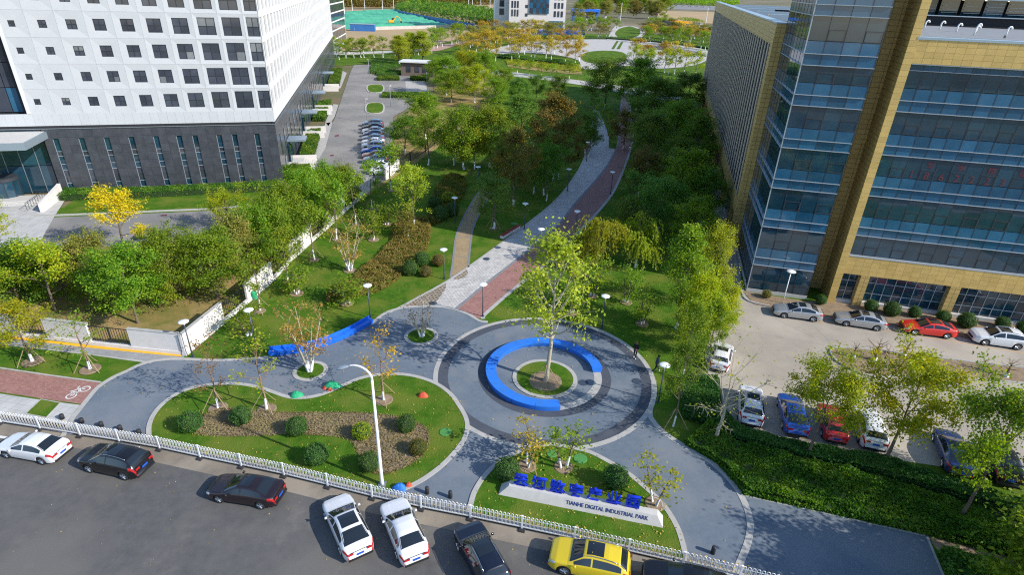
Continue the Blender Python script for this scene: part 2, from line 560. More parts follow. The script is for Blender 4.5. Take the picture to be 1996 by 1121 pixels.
def fix_normals(me):
    bm = bmesh.new(); bm.from_mesh(me)
    bmesh.ops.recalc_face_normals(bm, faces=bm.faces)
    bm.to_mesh(me); bm.free()


def np_mesh(name, V, F, mats, tint=None, smooth=False, mi=None):
    """fast mesh from arrays: V (n,3), F (m,k)"""
    me = bpy.data.meshes.new(name)
    V = np.asarray(V, dtype=np.float32); F = np.asarray(F, dtype=np.int32)
    me.vertices.add(len(V)); me.vertices.foreach_set('co', V.ravel())
    k = F.shape[1]
    me.loops.add(F.size); me.loops.foreach_set('vertex_index', F.ravel())
    me.polygons.add(len(F))
    me.polygons.foreach_set('loop_start', np.arange(0, F.size, k, dtype=np.int32))
    me.polygons.foreach_set('loop_total', np.full(len(F), k, dtype=np.int32))
    if isinstance(mats, str): mats = [mats]
    for m in mats: me.materials.append(M[m])
    if mi is not None: me.polygons.foreach_set('material_index', np.asarray(mi, dtype=np.int32))
    if smooth: me.polygons.foreach_set('use_smooth', np.ones(len(F), dtype=bool))
    if tint is not None:
        a = me.attributes.new('tint', 'FLOAT', 'FACE')
        a.data.foreach_set('value', np.asarray(tint, dtype=np.float32))
    me.update(calc_edges=True)
    return me


def leaf_quads(C, size, rng, up=0.35, outward=None, aspect=0.62, droop=0.0):
    """one folded leaf-shaped quad per centre"""
    n = len(C)
    N = rng.normal(size=(n, 3)); N[:, 2] += up
    if outward is not None: N += outward
    N /= np.linalg.norm(N, axis=1, keepdims=True) + 1e-9
    T = rng.normal(size=(n, 3)); T[:, 2] -= droop
    T -= (T * N).sum(1, keepdims=True) * N
    T /= np.linalg.norm(T, axis=1, keepdims=True) + 1e-9
    B = np.cross(N, T)
    s = (np.asarray(size) * rng.uniform(0.7, 1.3, n))[:, None] if not np.isscalar(size) else (size * rng.uniform(0.7, 1.3, n))[:, None]
    V = np.empty((n, 4, 3))
    V[:, 0] = C - T * s * 0.5
    V[:, 1] = C + B * s * aspect * 0.5 + N * s * 0.08
    V[:, 2] = C + T * s * 0.5 - N * s * 0.05
    V[:, 3] = C - B * s * aspect * 0.5 + N * s * 0.08
    F = np.arange(n * 4).reshape(n, 4)
    return V.reshape(-1, 3), F

# ================================================================ THE SETTING
sheet('ground', [(-3500, -300), (3500, -300), (3500, 5000), (-3500, 5000)], -0.08, 'm_earth')
# line of the road barrier, from its posts
FENCE = [(-44.46,34.37),(-40.77,33.86),(-37.29,33.29),(-34.04,32.78),(-30.75,32.23),(-27.64,31.74),(-24.43,31.17),(-21.23,30.46),(-18.08,29.78),(-14.91,29.08),(-11.73,28.27),(-8.59,27.44),(-5.31,26.70),(-2.12,26.07),(1.11,25.38),(4.29,24.68),(7.45,23.94),(10.51,23.19),(13.56,22.40),(16.74,21.57)]
f0 = Vector(FENCE[0]); fd = (Vector(FENCE[1]) - f0).normalized()
g0 = Vector(FENCE[-1]); gd = (g0 - Vector(FENCE[-2])).normalized()
LINE = [tuple(f0 - fd * 90)] + FENCE + [tuple(g0 + gd * 60)]
sheet('road', LINE + [(150, -60), (-150, -60)], 0.0, 'm_asphalt')
ribbon('gutter_strip', LINE, -0.05, -1.15, -0.05, 0.006, 'm_gutter')
ribbon('road_kerb', LINE, 0.12, 0.42, -0.05, 0.10, 'm_kerb')
ribbon('verge_strip', LINE, 0.42, 0.80, -0.05, 0.014, 'm_gutter')
sheet('lane_marking', [(-39.00,32.47),(-35.45,32.21),(-34.52,31.72),(-34.97,31.59),(-38.56,31.95)], 0.005, 'm_white_line')
# park lawn and the ground behind the boundary wall
lawn_front = offset_line(LINE, 0.9)
sheet('park_lawn', lawn_front + [(45, 40), (90, 250), (-20, 250), (-30, 100), (-90, 60)], 0.006, 'm_lawn')
sheet('dry_grass', [(-51.08,45.80),(-46.92,45.34),(-37.67,44.19),(-28.82,42.91),(-27.69,48.46),(-26.47,57.73),(-25.64,68.70),(-24.43,79.77),(-21.37,96.97),(-36.24,99.81),(-40.82,76.51),(-57.98,67.53),(-67.47,65.06)], 0.02, 'm_lawn_dry')
# pavement left of the plaza
sheet('side_pavement', [(-45.54,37.36),(-40.03,36.61),(-36.41,36.03),(-32.73,35.54),(-32.29,34.12),(-31.90,32.44),(-37.53,33.45),(-42.72,34.17)], 0.014, 'm_grey_slabs', uvrot=R(-11))
sheet('cycle_path', [(-48.68,40.92),(-42.53,39.78),(-33.28,38.39),(-32.79,36.55),(-32.81,35.66),(-36.55,36.22),(-40.17,36.80),(-45.77,37.62)], 0.018, 'm_brick_path', uvrot=R(-11))
ribbon('path_kerb', [(-48.81,41.07),(-42.64,39.92),(-37.77,39.12),(-33.28,38.46)], -0.06, 0.10, 0.0, 0.04, 'm_kerb')
sheet('verge_lawn', [(-36.33,34.38),(-36.42,36.10),(-34.66,35.75),(-34.51,34.01)], 0.022, 'm_lawn')
ribbon('verge_kerb', [(-36.33,34.38),(-36.42,36.10),(-34.66,35.75),(-34.51,34.01)], -0.05, 0.05, 0.0, 0.045, 'm_kerb', closed=True)
sheet('wall_path', [(-53.49,46.37),(-46.65,45.01),(-37.30,43.62),(-28.74,42.75),(-28.13,42.00),(-29.78,41.59),(-30.81,41.45),(-36.53,42.44),(-45.49,43.53),(-51.76,44.42)], 0.014, 'm_grey_path', uvrot=R(-10))
sheet('tactile_strip', [(-52.88,45.68),(-46.26,44.51),(-37.09,43.30),(-28.67,42.44),(-28.95,42.82),(-37.35,43.70),(-46.58,44.92),(-53.26,46.11)], 0.020, 'm_yellow_line')
ribbon('path_kerb', [(-51.69,44.33),(-45.42,43.45),(-36.43,42.29),(-30.77,41.37)], -0.08, 0.08, 0.0, 0.04, 'm_kerb')

# ---- the plaza
PLAZA_L = smooth_line([(-31.79,32.18),(-32.36,33.94),(-32.52,34.88),(-32.74,36.30),(-32.90,37.80),(-32.56,39.06),(-31.95,40.03),(-31.58,40.72),(-30.81,41.45),(-29.47,41.84),(-28.00,41.93),(-25.16,41.94),(-22.14,42.43),(-21.19,42.65)], 4)
PLAZA_B = smooth_line([(-21.19,42.65),(-17.52,44.93),(-15.25,47.01),(-13.43,49.01)], 4)
PLAZA_T = smooth_line([(-13.43,49.01),(-12.55,51.07),(-11.34,52.10),(-9.99,52.51),(-8.13,52.75),(-6.24,52.45),(-4.47,51.41),(-3.24,50.18),(-2.31,49.94)], 4)
CC = (3.05, 41.75)
PLAZA_R = smooth_line([(12.34,41.32),(11.89,39.04),(11.15,36.92),(11.34,35.65),(11.95,34.41),(13.13,33.09),(14.41,31.84),(15.17,30.50),(15.57,29.30),(15.70,27.90),(15.54,26.57),(14.96,25.15),(13.85,23.45),(13.14,22.45)], 4)
ang0 = math.degrees(math.atan2(PLAZA_T[-1][1] - CC[1], PLAZA_T[-1][0] - CC[0]))
ang1 = math.degrees(math.atan2(PLAZA_R[0][1] - CC[1], PLAZA_R[0][0] - CC[0]))
top_arc = arc(CC, 9.35, ang0, ang1, 30)
plaza_poly = PLAZA_L + PLAZA_B[1:] + PLAZA_T[1:] + top_arc + PLAZA_R
kf = [p for p in offset_line(FENCE, 0.45) if -33.5 < p[0] < 13.4]
plaza_poly += list(reversed(kf))
sheet('plaza', plaza_poly, 0.024, 'm_plaza')
ribbon('plaza_kerb', PLAZA_L, 0.0, 0.34, 0.0, 0.05, 'm_kerb')
ribbon('plaza_kerb', PLAZA_T, 0.0, 0.34, 0.0, 0.05, 'm_kerb')
ribbon('plaza_kerb', PLAZA_R, -0.12, 0.30, 0.0, 0.05, 'm_kerb')
ribbon('ring_kerb', arc(CC, 9.35, 0, 360, 120)[:-1], -0.2, 0.2, 0.0, 0.040, 'm_kerb', closed=True)
ribbon('dark_band', arc(CC, 8.72, 0, 360, 120)[:-1], -0.42, 0.42, 0.0, 0.032, 'm_plaza_dark', closed=True)
ribbon('pale_band', arc(CC, 4.62, 0, 360, 90)[:-1], -0.33, 0.33, 0.0, 0.034, 'm_kerb', closed=True)
ribbon('dark_band', arc(CC, 5.35, 0, 360, 90)[:-1], -0.38, 0.38, 0.0, 0.030, 'm_plaza_dark', closed=True)
for nm, px, r in (('central', (3.07,41.09), 2.60), ('small', (-8.43,47.09), 1.42), ('small', (-16.96,40.97), 1.28)):
    c = px
    ribbon('planter_kerb', arc(c, r, 0, 360, 60)[:-1], -0.17, 0.17, 0.0, 0.08, 'm_kerb', closed=True)
    sheet('planter_lawn', arc(c, r - 0.1, 0, 360, 48)[:-1], 0.066, 'm_lawn')
BEAN = smooth_line([(-25.87,32.36),(-26.50,33.50),(-26.86,34.76),(-26.86,36.04),(-26.47,37.22),(-25.62,38.13),(-24.35,38.61),(-23.22,38.82),(-21.92,38.82),(-20.25,38.43),(-18.81,37.84),(-17.79,37.43),(-16.84,37.28),(-15.76,37.47),(-14.74,38.06),(-13.55,39.22),(-12.43,40.20),(-10.87,40.80),(-9.02,40.91),(-7.38,40.49),(-5.88,39.65),(-4.67,38.41),(-3.97,37.20),(-3.27,35.74),(-3.01,34.51),(-3.16,33.10),(-3.82,31.54),(-4.67,30.16),(-5.76,28.94),(-6.91,28.08)], 4)
SIGNBED = smooth_line([(-2.26,26.59),(-2.17,27.21),(-2.01,28.21),(-1.48,29.55),(-0.65,30.79),(0.37,31.74),(1.66,32.53),(3.17,32.93),(4.77,32.68),(6.04,32.27),(7.26,31.41),(8.38,30.43),(9.33,29.21),(10.18,27.96),(10.63,26.81),(10.86,25.67),(10.89,24.61),(10.85,23.58)], 4)
for nm, ln in (('bean_bed_lawn', BEAN), ('sign_bed_lawn', SIGNBED)):
    back = [p for p in offset_line(FENCE, 0.5)]
    x0, x1 = ln[0][0], ln[-1][0]
    mid = [p for p in back if x0 + .3 < p[0] < x1 - .3]
    sheet(nm, ln + list(reversed(mid)), 0.055, 'm_lawn')
    ribbon('bed_kerb', ln, -0.17, 0.17, 0.0, 0.08, 'm_kerb')
BARE = smooth_line([(-23.25,33.15),(-23.16,34.77),(-21.82,35.69),(-20.22,35.65),(-16.97,35.45),(-13.46,35.64),(-10.30,35.68),(-7.83,35.21),(-6.20,34.29),(-5.72,32.82),(-5.98,31.34),(-6.95,30.20),(-8.39,29.47),(-9.54,29.94),(-10.37,31.13),(-11.52,32.75),(-13.86,33.07),(-16.12,33.07),(-19.35,32.69),(-21.96,32.67)], 3, closed=True)
sheet('groundcover_soil', BARE, 0.060, 'm_soil')
# manhole covers
for px in ((6.32,40.62), (10.93,41.09), (-11.87,64.35)):
    mh = MB().lathe([(0.42, 0.0), (0.42, 0.012), (0.36, 0.016), (0.30, 0.012)], 20).build('manhole_cover', 'm_manhole')
    mh.location = (px[0], px[1], 0.03)
    tag(mh, {0: 'round dark manhole cover inside the blue ring bench', 1: 'round dark manhole cover near the two people at the plaza edge', 2: 'round manhole cover in the pale paved path'}[[(6.32,40.62), (10.93,41.09), (-11.87,64.35)].index(px)], 'manhole cover')
mh.location = ((-3.24,65.05)[0], (-3.24,65.05)[1], 0.03)

# ---- path into the park: pale setts, red brick cycle lane, tan side path
PL = smooth_line([(-12.13,51.31),(-10.54,53.56),(-6.86,59.21),(-3.75,65.31),(-1.08,70.84),(2.00,77.37),(6.98,89.20),(11.64,105.58),(14.86,121.81),(17.01,135.20),(18.19,146.39),(20.92,163.11)], 5)
PR = smooth_line([(21.57,163.94),(21.36,148.69),(20.57,134.71),(19.19,122.40)], 4)
MIDL = smooth_line([(-5.58,52.17),(-2.36,59.55),(1.14,66.47),(6.08,76.97),(9.28,86.52),(14.22,100.17),(17.68,110.82),(20.54,121.31)], 5)
sheet('sett_path', PL + PR + list(reversed(MIDL)), 0.016, 'm_pavers', uvrot=R(60))
ribbon('path_kerb', PL, -0.02, 0.28, 0.0, 0.03, 'm_kerb')
BR = smooth_line([(-2.97,50.70),(-2.83,51.73),(-0.43,56.58),(1.85,60.79),(5.09,66.80),(9.62,77.29),(12.67,84.32),(15.85,92.98),(19.53,106.20),(24.00,124.36),(26.18,135.54),(29.87,161.14),(33.20,185.43),(35.74,203.51)], 5)
BL = smooth_line([(-5.84,52.16),(-2.36,59.55),(1.14,66.47),(6.08,76.97),(9.28,86.52),(14.22,100.17),(17.68,110.82),(21.13,123.96),(23.07,135.08),(27.20,160.68),(31.27,185.05),(34.16,203.18)], 5)
sheet('brick_path', BL + list(reversed(BR)), 0.020, 'm_brick_path', uvrot=R(60))
ribbon('path_kerb', BL, -0.18, 0.18, 0.0, 0.026, 'm_kerb_dark')
ribbon('path_kerb', BR, -0.40, 0.0, 0.0, 0.03, 'm_kerb')
sheet('brown_pavers', smooth_line([(-11.58,51.97),(-10.08,54.72),(-8.59,56.95),(-7.58,58.39),(-7.25,57.05),(-7.63,55.13),(-7.96,53.52),(-8.53,52.61),(-10.32,52.27)], 3, closed=True), 0.022, 'm_pavers_brown', uvrot=R(60))
sheet('brown_pavers', smooth_line([(-7.05,59.85),(-6.19,61.25),(-5.55,62.13),(-5.16,61.06),(-5.47,59.84),(-6.29,59.26)], 3, closed=True), 0.022, 'm_pavers_brown', uvrot=R(60))
TL = smooth_line([(-7.03,59.72),(-7.22,64.29),(-7.60,71.83),(-7.23,79.13),(-6.26,88.06),(-5.42,92.81)], 4)
TR = smooth_line([(-5.22,62.57),(-5.52,69.44),(-5.53,75.89),(-4.56,85.11),(-3.77,89.84)], 4)
sheet('tan_path', TL + list(reversed(TR)), 0.018, 'm_tan_path', uvrot=R(85))
ribbon('path_kerb', TL, -0.12, 0.12, 0.0, 0.03, 'm_kerb_dark')
ribbon('path_kerb', TR, -0.12, 0.12, 0.0, 0.03, 'm_kerb_dark')
for a, b in (((-7.60,71.83), (-5.63,71.65)), ((-7.28,65.48), (-5.40,65.48)), ((-7.43,75.72), (-5.59,75.70)), ((-6.91,83.27), (-4.84,83.25))):
    ribbon('path_joint', [a, b], -0.06, 0.06, 0.0, 0.024, 'm_kerb_dark')

# ---- right hand car park and pavements
sheet('car_park', [(36.33,108.56),(38.13,108.77),(29.82,72.14),(26.12,59.76),(26.75,56.76),(62.24,48.43),(51.61,28.37),(36.65,31.09),(17.16,34.61),(17.03,40.29),(18.06,45.75),(21.95,54.72),(24.09,59.61),(27.31,73.31)], 0.016, 'm_concrete')
ribbon('building_kerb', smooth_line([(37.13,108.65),(30.67,79.24),(27.33,65.29),(25.70,58.48),(25.77,56.35),(27.62,55.34)], 4), -0.1, 0.1, 0.0, 0.14, 'm_kerb')
sheet('planting_strip', [(25.87,58.99),(26.09,55.68),(27.54,55.11),(33.38,53.55),(41.69,51.34),(59.34,45.39),(63.15,49.38),(44.26,55.59),(36.33,57.44),(32.09,56.79),(26.64,58.55)], 0.05, 'm_soil')
ISL = smooth_line([(30.07,46.65),(30.90,47.40),(32.52,47.50),(35.71,47.08),(43.04,45.74),(49.72,44.59),(48.10,42.59),(41.24,43.10),(35.92,43.33),(32.07,42.96),(30.17,44.65)], 3, closed=True)
sheet('soil_island', ISL, 0.06, 'm_soil')
ribbon('island_kerb', ISL, -0.08, 0.08, 0.0, 0.15, 'm_kerb', closed=True)
ribbon('parking_line', [(27.24,54.31),(31.79,52.40),(38.19,51.11),(43.96,49.29),(49.24,47.64),(53.26,46.59)], -0.05, 0.05, 0.0, 0.020, 'm_orange_line')
for a, b in (((26.17,54.35), (29.82,49.14)), ((30.70,51.12), (31.08,46.54)), ((21.73,50.54), (34.06,46.72)), ((40.58,47.11), (42.35,44.72))):
    ribbon('slab_joint', [a, b], -0.015, 0.015, 0.0, 0.019, 'm_roof_grey')
sheet('east_pavement', [(15.93,28.69),(20.47,27.51),(26.46,25.88),(25.50,22.20),(14.99,21.50),(13.14,22.45),(13.85,23.45),(14.96,25.15),(15.54,26.57)], 0.018, 'm_plaza')
ribbon('path_kerb', [(15.93,28.69),(20.47,27.51),(26.46,25.88)], -0.06, 0.06, 0.0, 0.05, 'm_kerb')
ribbon('path_kerb', [(26.46,25.88),(25.50,22.20)], -0.06, 0.06, 0.0, 0.05, 'm_kerb')
sheet('bare_strip', [(26.50,25.96),(28.14,25.79),(32.92,24.16),(32.86,22.96),(29.68,23.51),(26.48,24.69)], 0.020, 'm_soil')

# ---- left hand drive and car park
sheet('forecourt', [(-67.73,60.51),(-57.49,64.66),(-62.01,73.68),(-65.73,81.59),(-67.90,82.53),(-83.15,77.55)], 0.03, 'm_grey_slabs', uvrot=R(15))
sheet('drive', [(-57.28,64.36),(-62.01,73.68),(-53.20,75.72),(-42.68,78.19),(-34.57,81.83),(-35.72,97.39),(-43.32,141.12),(-60.44,222.25),(-63.64,239.18),(-57.70,240.80),(-51.01,213.99),(-34.37,218.04),(-24.32,174.18),(-28.43,159.33),(-30.37,145.67),(-23.94,111.78),(-21.64,94.90),(-24.55,88.63),(-29.59,79.27),(-38.17,70.69),(-46.78,64.94)], 0.030, 'm_lot_asphalt')
sheet('front_lawn', [(-62.53,74.41),(-53.65,76.49),(-43.06,79.00),(-34.89,82.71),(-36.90,88.84),(-64.32,81.74)], 0.034, 'm_lawn')
ribbon('drive_kerb', [(-65.19,73.76),(-62.40,74.23),(-53.54,76.29),(-42.96,78.80),(-35.58,81.50)], -0.15, 0.35, 0.0, 0.12, 'm_kerb')
for i, q in enumerate(([(-37.54,104.95),(-35.60,101.17),(-37.40,113.89),(-42.83,137.74),(-44.10,136.42),(-39.96,117.65)], [(-44.42,137.48),(-42.52,133.41),(-43.96,143.40),(-47.25,158.80),(-48.74,159.26)], [(-55.59,186.03),(-53.76,184.47),(-60.48,216.84),(-63.20,221.54)])):
    sheet('pale_pavement', q, 0.06, 'm_kerb')
sheet('parking_bay', [(-37.46,202.75),(-31.74,204.06),(-26.27,180.80),(-32.88,178.56)], 0.036, 'm_kerb')
for q in ([(-44.17,179.88),(-47.12,191.92),(-42.97,192.83),(-40.39,180.65)], [(-37.78,150.12),(-40.20,161.59),(-36.50,162.28),(-34.07,150.76)]):
    qq = smooth_line(q, 4, closed=True)
    sheet('island_lawn', qq, 0.10, 'm_lawn')
    ribbon('island_kerb', qq, -0.2, 0.2, 0.0, 0.14, 'm_kerb', closed=True)
sheet('tree_belt_ground', [(-28.56,138.91),(-23.55,111.84),(-21.37,96.09),(-24.96,87.08),(-24.43,79.77),(-22.29,89.39),(-16.10,116.77),(-8.41,165.20),(-2.19,220.63),(-14.71,246.04),(-28.81,214.29),(-24.20,170.06),(-27.62,154.56)], 0.012, 'm_lawn_dry')
for q in ([(-25.88,99.48),(-25.42,100.16),(-25.12,99.26),(-25.59,98.59)], [(-38.74,124.98),(-38.15,126.01),(-37.67,124.67),(-38.25,123.65)], [(-35.23,109.55),(-34.68,110.00),(-34.28,108.94),(-34.83,108.50)], [(-48.82,75.74),(-48.09,76.21),(-47.84,75.63),(-48.48,75.37)]):
    sheet('red_marking', q, 0.034, 'm_red_print')

# ---- the park further off
sheet('far_lawn', [(-71.11,230.98),(-63.64,239.18),(-58.40,243.85),(-15.20,254.12),(-0.28,208.91),(35.76,195.33),(63.78,196.13),(98.26,244.55),(177.57,477.49),(-38.74,419.86),(-90.84,298.31)], 0.03, 'm_lawn')
sheet('cross_path', smooth_line([(-29.19,248.61),(-6.30,236.04),(8.97,225.91),(23.05,216.57),(38.91,204.19),(50.53,188.82),(48.32,179.68),(35.10,191.34),(22.05,205.97),(8.64,215.68),(-5.01,223.86),(-27.96,237.88)], 3, closed=True), 0.10, 'm_pale_path')
sheet('yellow_planting', [(-6.18,269.12),(10.28,266.45),(25.02,260.01),(23.56,232.14),(9.33,237.09),(-4.63,248.74)], 0.14, 'm_lawn_dry')
sheet('terrace', smooth_line([(-21.15,293.19),(-13.75,314.64),(-1.20,352.80),(20.30,384.45),(56.28,398.64),(85.50,384.97),(102.48,350.98),(93.91,310.82),(75.51,273.67),(56.73,258.46),(47.36,266.06),(34.78,252.73),(24.15,249.96),(26.16,278.44),(16.17,298.23),(-0.87,301.92),(-12.51,287.17)], 3, closed=True), 0.18, 'm_pale_path')
sheet('oval_lawn', smooth_line([(28.19,291.11),(33.66,315.37),(43.99,326.22),(51.71,321.18),(50.64,297.84),(44.49,276.06),(36.75,268.44),(29.38,271.82)], 4, closed=True), 0.26, 'm_lawn')
sheet('promenade', smooth_line([(-45.80,306.32),(-36.89,339.56),(-22.50,374.58),(1.74,411.68),(1.72,399.50),(-21.68,361.12),(-32.85,326.59),(-39.52,296.39)], 3, closed=True), 0.18, 'm_pink_path')
sheet('round_lawn', smooth_line([(64.23,447.55),(77.37,511.07),(91.99,543.29),(94.08,501.90),(83.37,442.23),(70.68,408.12),(63.00,405.07)], 4, closed=True), 0.26, 'm_lawn')
ribbon('loop_path', smooth_line([(64.23,447.55),(77.37,511.07),(91.99,543.29),(94.08,501.90),(83.37,442.23),(70.68,408.12),(63.00,405.07)], 4, closed=True), -1.6, 1.6, 0.0, 0.30, 'm_pale_path', closed=True)
sheet('garden_path', [(52.61,389.90),(69.24,490.08),(79.91,543.64),(83.67,545.59),(71.80,480.55),(59.93,392.74)], 0.22, 'm_pale_path')
for q in ([(48.43,335.59),(58.72,388.70),(60.05,389.21),(49.86,336.07)], [(51.29,336.55),(60.61,382.46),(61.91,382.96),(53.01,337.13)]):
    sheet('planting_bed', q, 0.34, 'm_lawn')
for i, y in enumerate((88, 94, 100, 106)):
    ribbon('terrace_step', [Vector(p) for p in smooth_line([(64.05,364.17), (79.73,357.59), (93.19,331.99)], 4)] if i == 0 else [Vector((p[0], p[1] - 6 * i)) for p in smooth_line([(64.05,364.17), (79.73,357.59), (93.19,331.99)], 4)], -1.0, 1.0, 0.1, 0.7, 'm_kerb_dark')
sheet('north_road', [(-92.27,272.70),(-72.56,283.36),(-56.28,295.54),(-39.52,316.15),(-38.32,306.37),(-54.69,286.92),(-70.12,273.47),(-89.29,263.49)], 0.12, 'm_pale_path')
sheet('bare_ground', [(-126.93,379.66),(-106.23,406.64),(-49.71,459.24),(-28.92,424.33),(-36.70,365.39),(-45.13,319.51),(-61.24,296.25),(-94.16,278.53)], 0.08, 'm_sand')
sheet('building_site', [(-137.48,374.85),(-205.46,621.97),(-126.83,741.30),(-23.10,521.88),(-45.69,455.86),(-104.19,398.63)], 0.10, 'm_sand')
# green sheeting over the building site: an uneven blanket
tq = [Vector(p) for p in [(-117.46,405.86),(-166.10,607.85),(-129.75,670.53),(-50.12,470.16)]]
rngt = np.random.default_rng(4)
vs = []; nx, ny = 40, 30
for j in range(ny + 1):
    for i in range(nx + 1):
        a = tq[0].lerp(tq[3], i / nx); b = tq[1].lerp(tq[2], i / nx)
        p = a.lerp(b, j / ny)
        e = min(i, nx - i, j, ny - j)
        vs.append((p.x, p.y, 0.3 + (0 if e == 0 else 1.2 + 1.0 * math.sin(p.x * .06) * math.sin(p.y * .045 + 1) + rngt.uniform(-.5, .5))))
fs = [(j * (nx + 1) + i, j * (nx + 1) + i + 1, (j + 1) * (nx + 1) + i + 1, (j + 1) * (nx + 1) + i) for j in range(ny) for i in range(nx)]
tag(MB().add(vs, fs).build('site_sheeting', 'm_tarp', smooth=True), kind='structure')
sheet('sand_field', [(196.36,946.82),(305.87,963.23),(199.30,620.90),(161.79,649.38),(148.64,697.94)], 0.15, 'm_sand')
sheet('far_road', [(120.53,551.33),(169.80,526.17),(143.35,441.18),(116.24,460.81)], 0.2, 'm_lot_asphalt')
sheet('far_car_park', [(266.53,1292.76),(417.95,1323.27),(335.87,1059.61),(210.18,1014.94)], 0.2, 'm_lot_asphalt')
sheet('far_terrain', [(-227.35,627.98),(-292.18,810.58),(-32.38,1116.38),(-19.07,908.89),(-28.59,643.54),(-131.43,768.48)], 0.15, 'm_sand')

# ================================================================ BUILDINGS
cube = MB().box((0, 0, 0), (1, 1, 1)).mesh('unit_block', 'm_white_plain')
random.seed(7)


def blk(name, parent, c, d, m, rz=0.0, rx=0.0):
    return link(name, cube, parent, c, (rx, 0, rz), d, m)


def uvbox(name, parent, c, d, m, rz=0.0):
    x, y, z = d[0] / 2, d[1] / 2, d[2] / 2
    vs = [(-x, -y, -z), (x, -y, -z), (x, y, -z), (-x, y, -z), (-x, -y, z), (x, -y, z), (x, y, z), (-x, y, z)]
    fs = [(4, 5, 6, 7), (0, 1, 5, 4), (1, 2, 6, 5), (2, 3, 7, 6), (3, 0, 4, 7)]
    uv = []
    for f in fs:
        q = []
        for i in f:
            p = vs[i]
            if f == (4, 5, 6, 7): q.append((p[0], p[1]))
            elif f in ((0, 1, 5, 4), (2, 3, 7, 6)): q.append((p[0], p[2]))
            else: q.append((p[1], p[2]))
        uv.append(q)
    o = MB().add(vs, fs, uv).build(name, m, parent)
    o.location = c
    o.rotation_euler = (0, 0, rz)
    return o


def pane_tilt():
    return random.uniform(-0.004, 0.004)


# ---------------------------------------------------------------- gold and glass building (right)
RB = empty('gold_building', (26.31, 58.77, 0), R(-13.2), 'gold tiled office building with blue glass curtain walls beside the car park', 'building')
BANDS = [(3.4, 4.3), (7.85, 8.75), (12.1, 13.05), (16.25, 17.15), (20.35, 21.35), (24.0, 25.0), (28.2, 29.1), (32.4, 33.3)]


def curtain(parent, horizontal, u0, u1, v, z0, z1, cols, side=False, hop=True):
    """panes on a facade; horizontal faces front (local -y), side faces left (local -x)"""
    w = (u1 - u0) / cols
    rows = []
    zz = z0
    for b0, b1 in BANDS + [(z1, z1 + 1)]:
        if b0 <= z0: continue
        lo = zz
        if lo >= z1: break
        sp = min(lo + 1.1, z1)
        if lo > z0 + 0.1: rows.append((lo, sp, 'm_glass_spandrel'))
        else: sp = lo
        if sp < min(b0, z1): rows.append((sp, min(b0, z1), 'm_glass_vision'))
        if b0 < z1: rows.append((b0, min(b1, z1), 'm_glass_spandrel'))
        zz = b1
    for (a, b, m) in rows:
        for k in range(cols):
            uc = u0 + (k + .5) * w; zc = (a + b) / 2
            pos = (v, uc, zc) if side else (uc, v, zc)
            dim = (0.03, w - 0.05, b - a - 0.05) if side else (w - 0.05, 0.03, b - a - 0.05)
            p = blk('pane', parent, pos, dim, m, rz=pane_tilt() * 1.3, rx=pane_tilt())
            if hop and m == 'm_glass_vision' and k % 2 == 1 and b - a > 1.5:
                fb = MB()
                ww, hh = w - 0.12, 0.95
                y = v - 0.03
                for (cx, cz, dx, dz) in ((uc, a + .06, ww, .05), (uc, a + hh, ww, .05), (uc - ww / 2, a + hh / 2, .05, hh), (uc + ww / 2, a + hh / 2, .05, hh)):
                    if side: fb.box((y, cx, cz), (0.04, dx, dz))
                    else: fb.box((cx, y, cz), (dx, 0.04, dz))
                fb.build('vent_frame', 'm_frame_dark', parent)
    for k in range(cols + 1):
        uc = u0 + k * w
        blk('mullion', parent, (v - .01, uc, (z0 + z1) / 2) if side else (uc, v - .01, (z0 + z1) / 2), (.05, .045, z1 - z0) if side else (.045, .05, z1 - z0), 'm_frame_dark')
    for b0, b1 in BANDS:
        for z in (b0, b1):
            if z0 < z < z1:
                blk('glazing_rail', parent, (v - .08, (u0 + u1) / 2, z) if side else ((u0 + u1) / 2, v - .08, z), (.14, u1 - u0, .05) if side else (u1 - u0, .14, .05), 'm_frame_light')


# glass tower
curtain(RB, True, 0.04, 6.2, 0.0, 0.45, 37.0, 4)
curtain(RB, False, 0.04, 12.55, 0.0, 0.45, 37.0, 8, side=True, hop=False)
blk('tower_core', RB, (3.2, 6.4, 18.6), (6.1, 12.3, 36.9), 'm_frame_dark')
blk('plinth', RB, (3.1, 6.3, 0.22), (6.3, 12.7, 0.44), 'm_stone_base')
blk('corner_post', RB, (-.02, -.02, 18.7), (.1, .1, 36.6), 'm_frame_light')
# recess and pillar beside the tower
uvbox('recess_wall', RB, (7.27, 3.5, 18.5), (2.16, 0.4, 37), 'm_gold_far')
uvbox('pillar', RB, (8.72, 2.0, 18.5), (0.72, 3.96, 37), 'm_gold_far')
# main front: gold beams of tiles
for nm, z0, rows in (('upper_beam', 24.62, 4), ('lower_beam', 3.62, 4)):
    blk('beam_backing', RB, (24, 0.6, z0 + 1.0), (29.8, 1.1, 2.0 if rows == 4 else 2), 'm_gold_joint')
    for r_ in range(rows):
        for k in range(28):
            blk('tile', RB, (9.1 + .78 * (k + .5), 0.035, z0 + .5 * (r_ + .5)), (.765, .06, .487), 'm_gold_tile')
    uvbox('beam_cladding', RB, (35, 0.04, z0 + 1.0), (8.0, 0.06, 2.0), 'm_gold_far')
for r_ in range(60):
    blk('tile', RB, (8.72, 0.0, .26 + .5 * r_), (.74, .06, .487), 'm_gold_tile')
blk('beam_coping', RB, (24, 0.6, 26.72), (30.2, 1.3, 0.2), 'm_roof_metal')
blk('soffit_trim', RB, (24, 0.02, 24.58), (29.8, .12, .07), 'm_frame_grey')
blk('sill_trim', RB, (24, 0.22, 5.66), (29.8, .5, .07), 'm_frame_light')
curtain(RB, True, 9.1, 33.8, 0.5, 5.7, 24.6, 19)
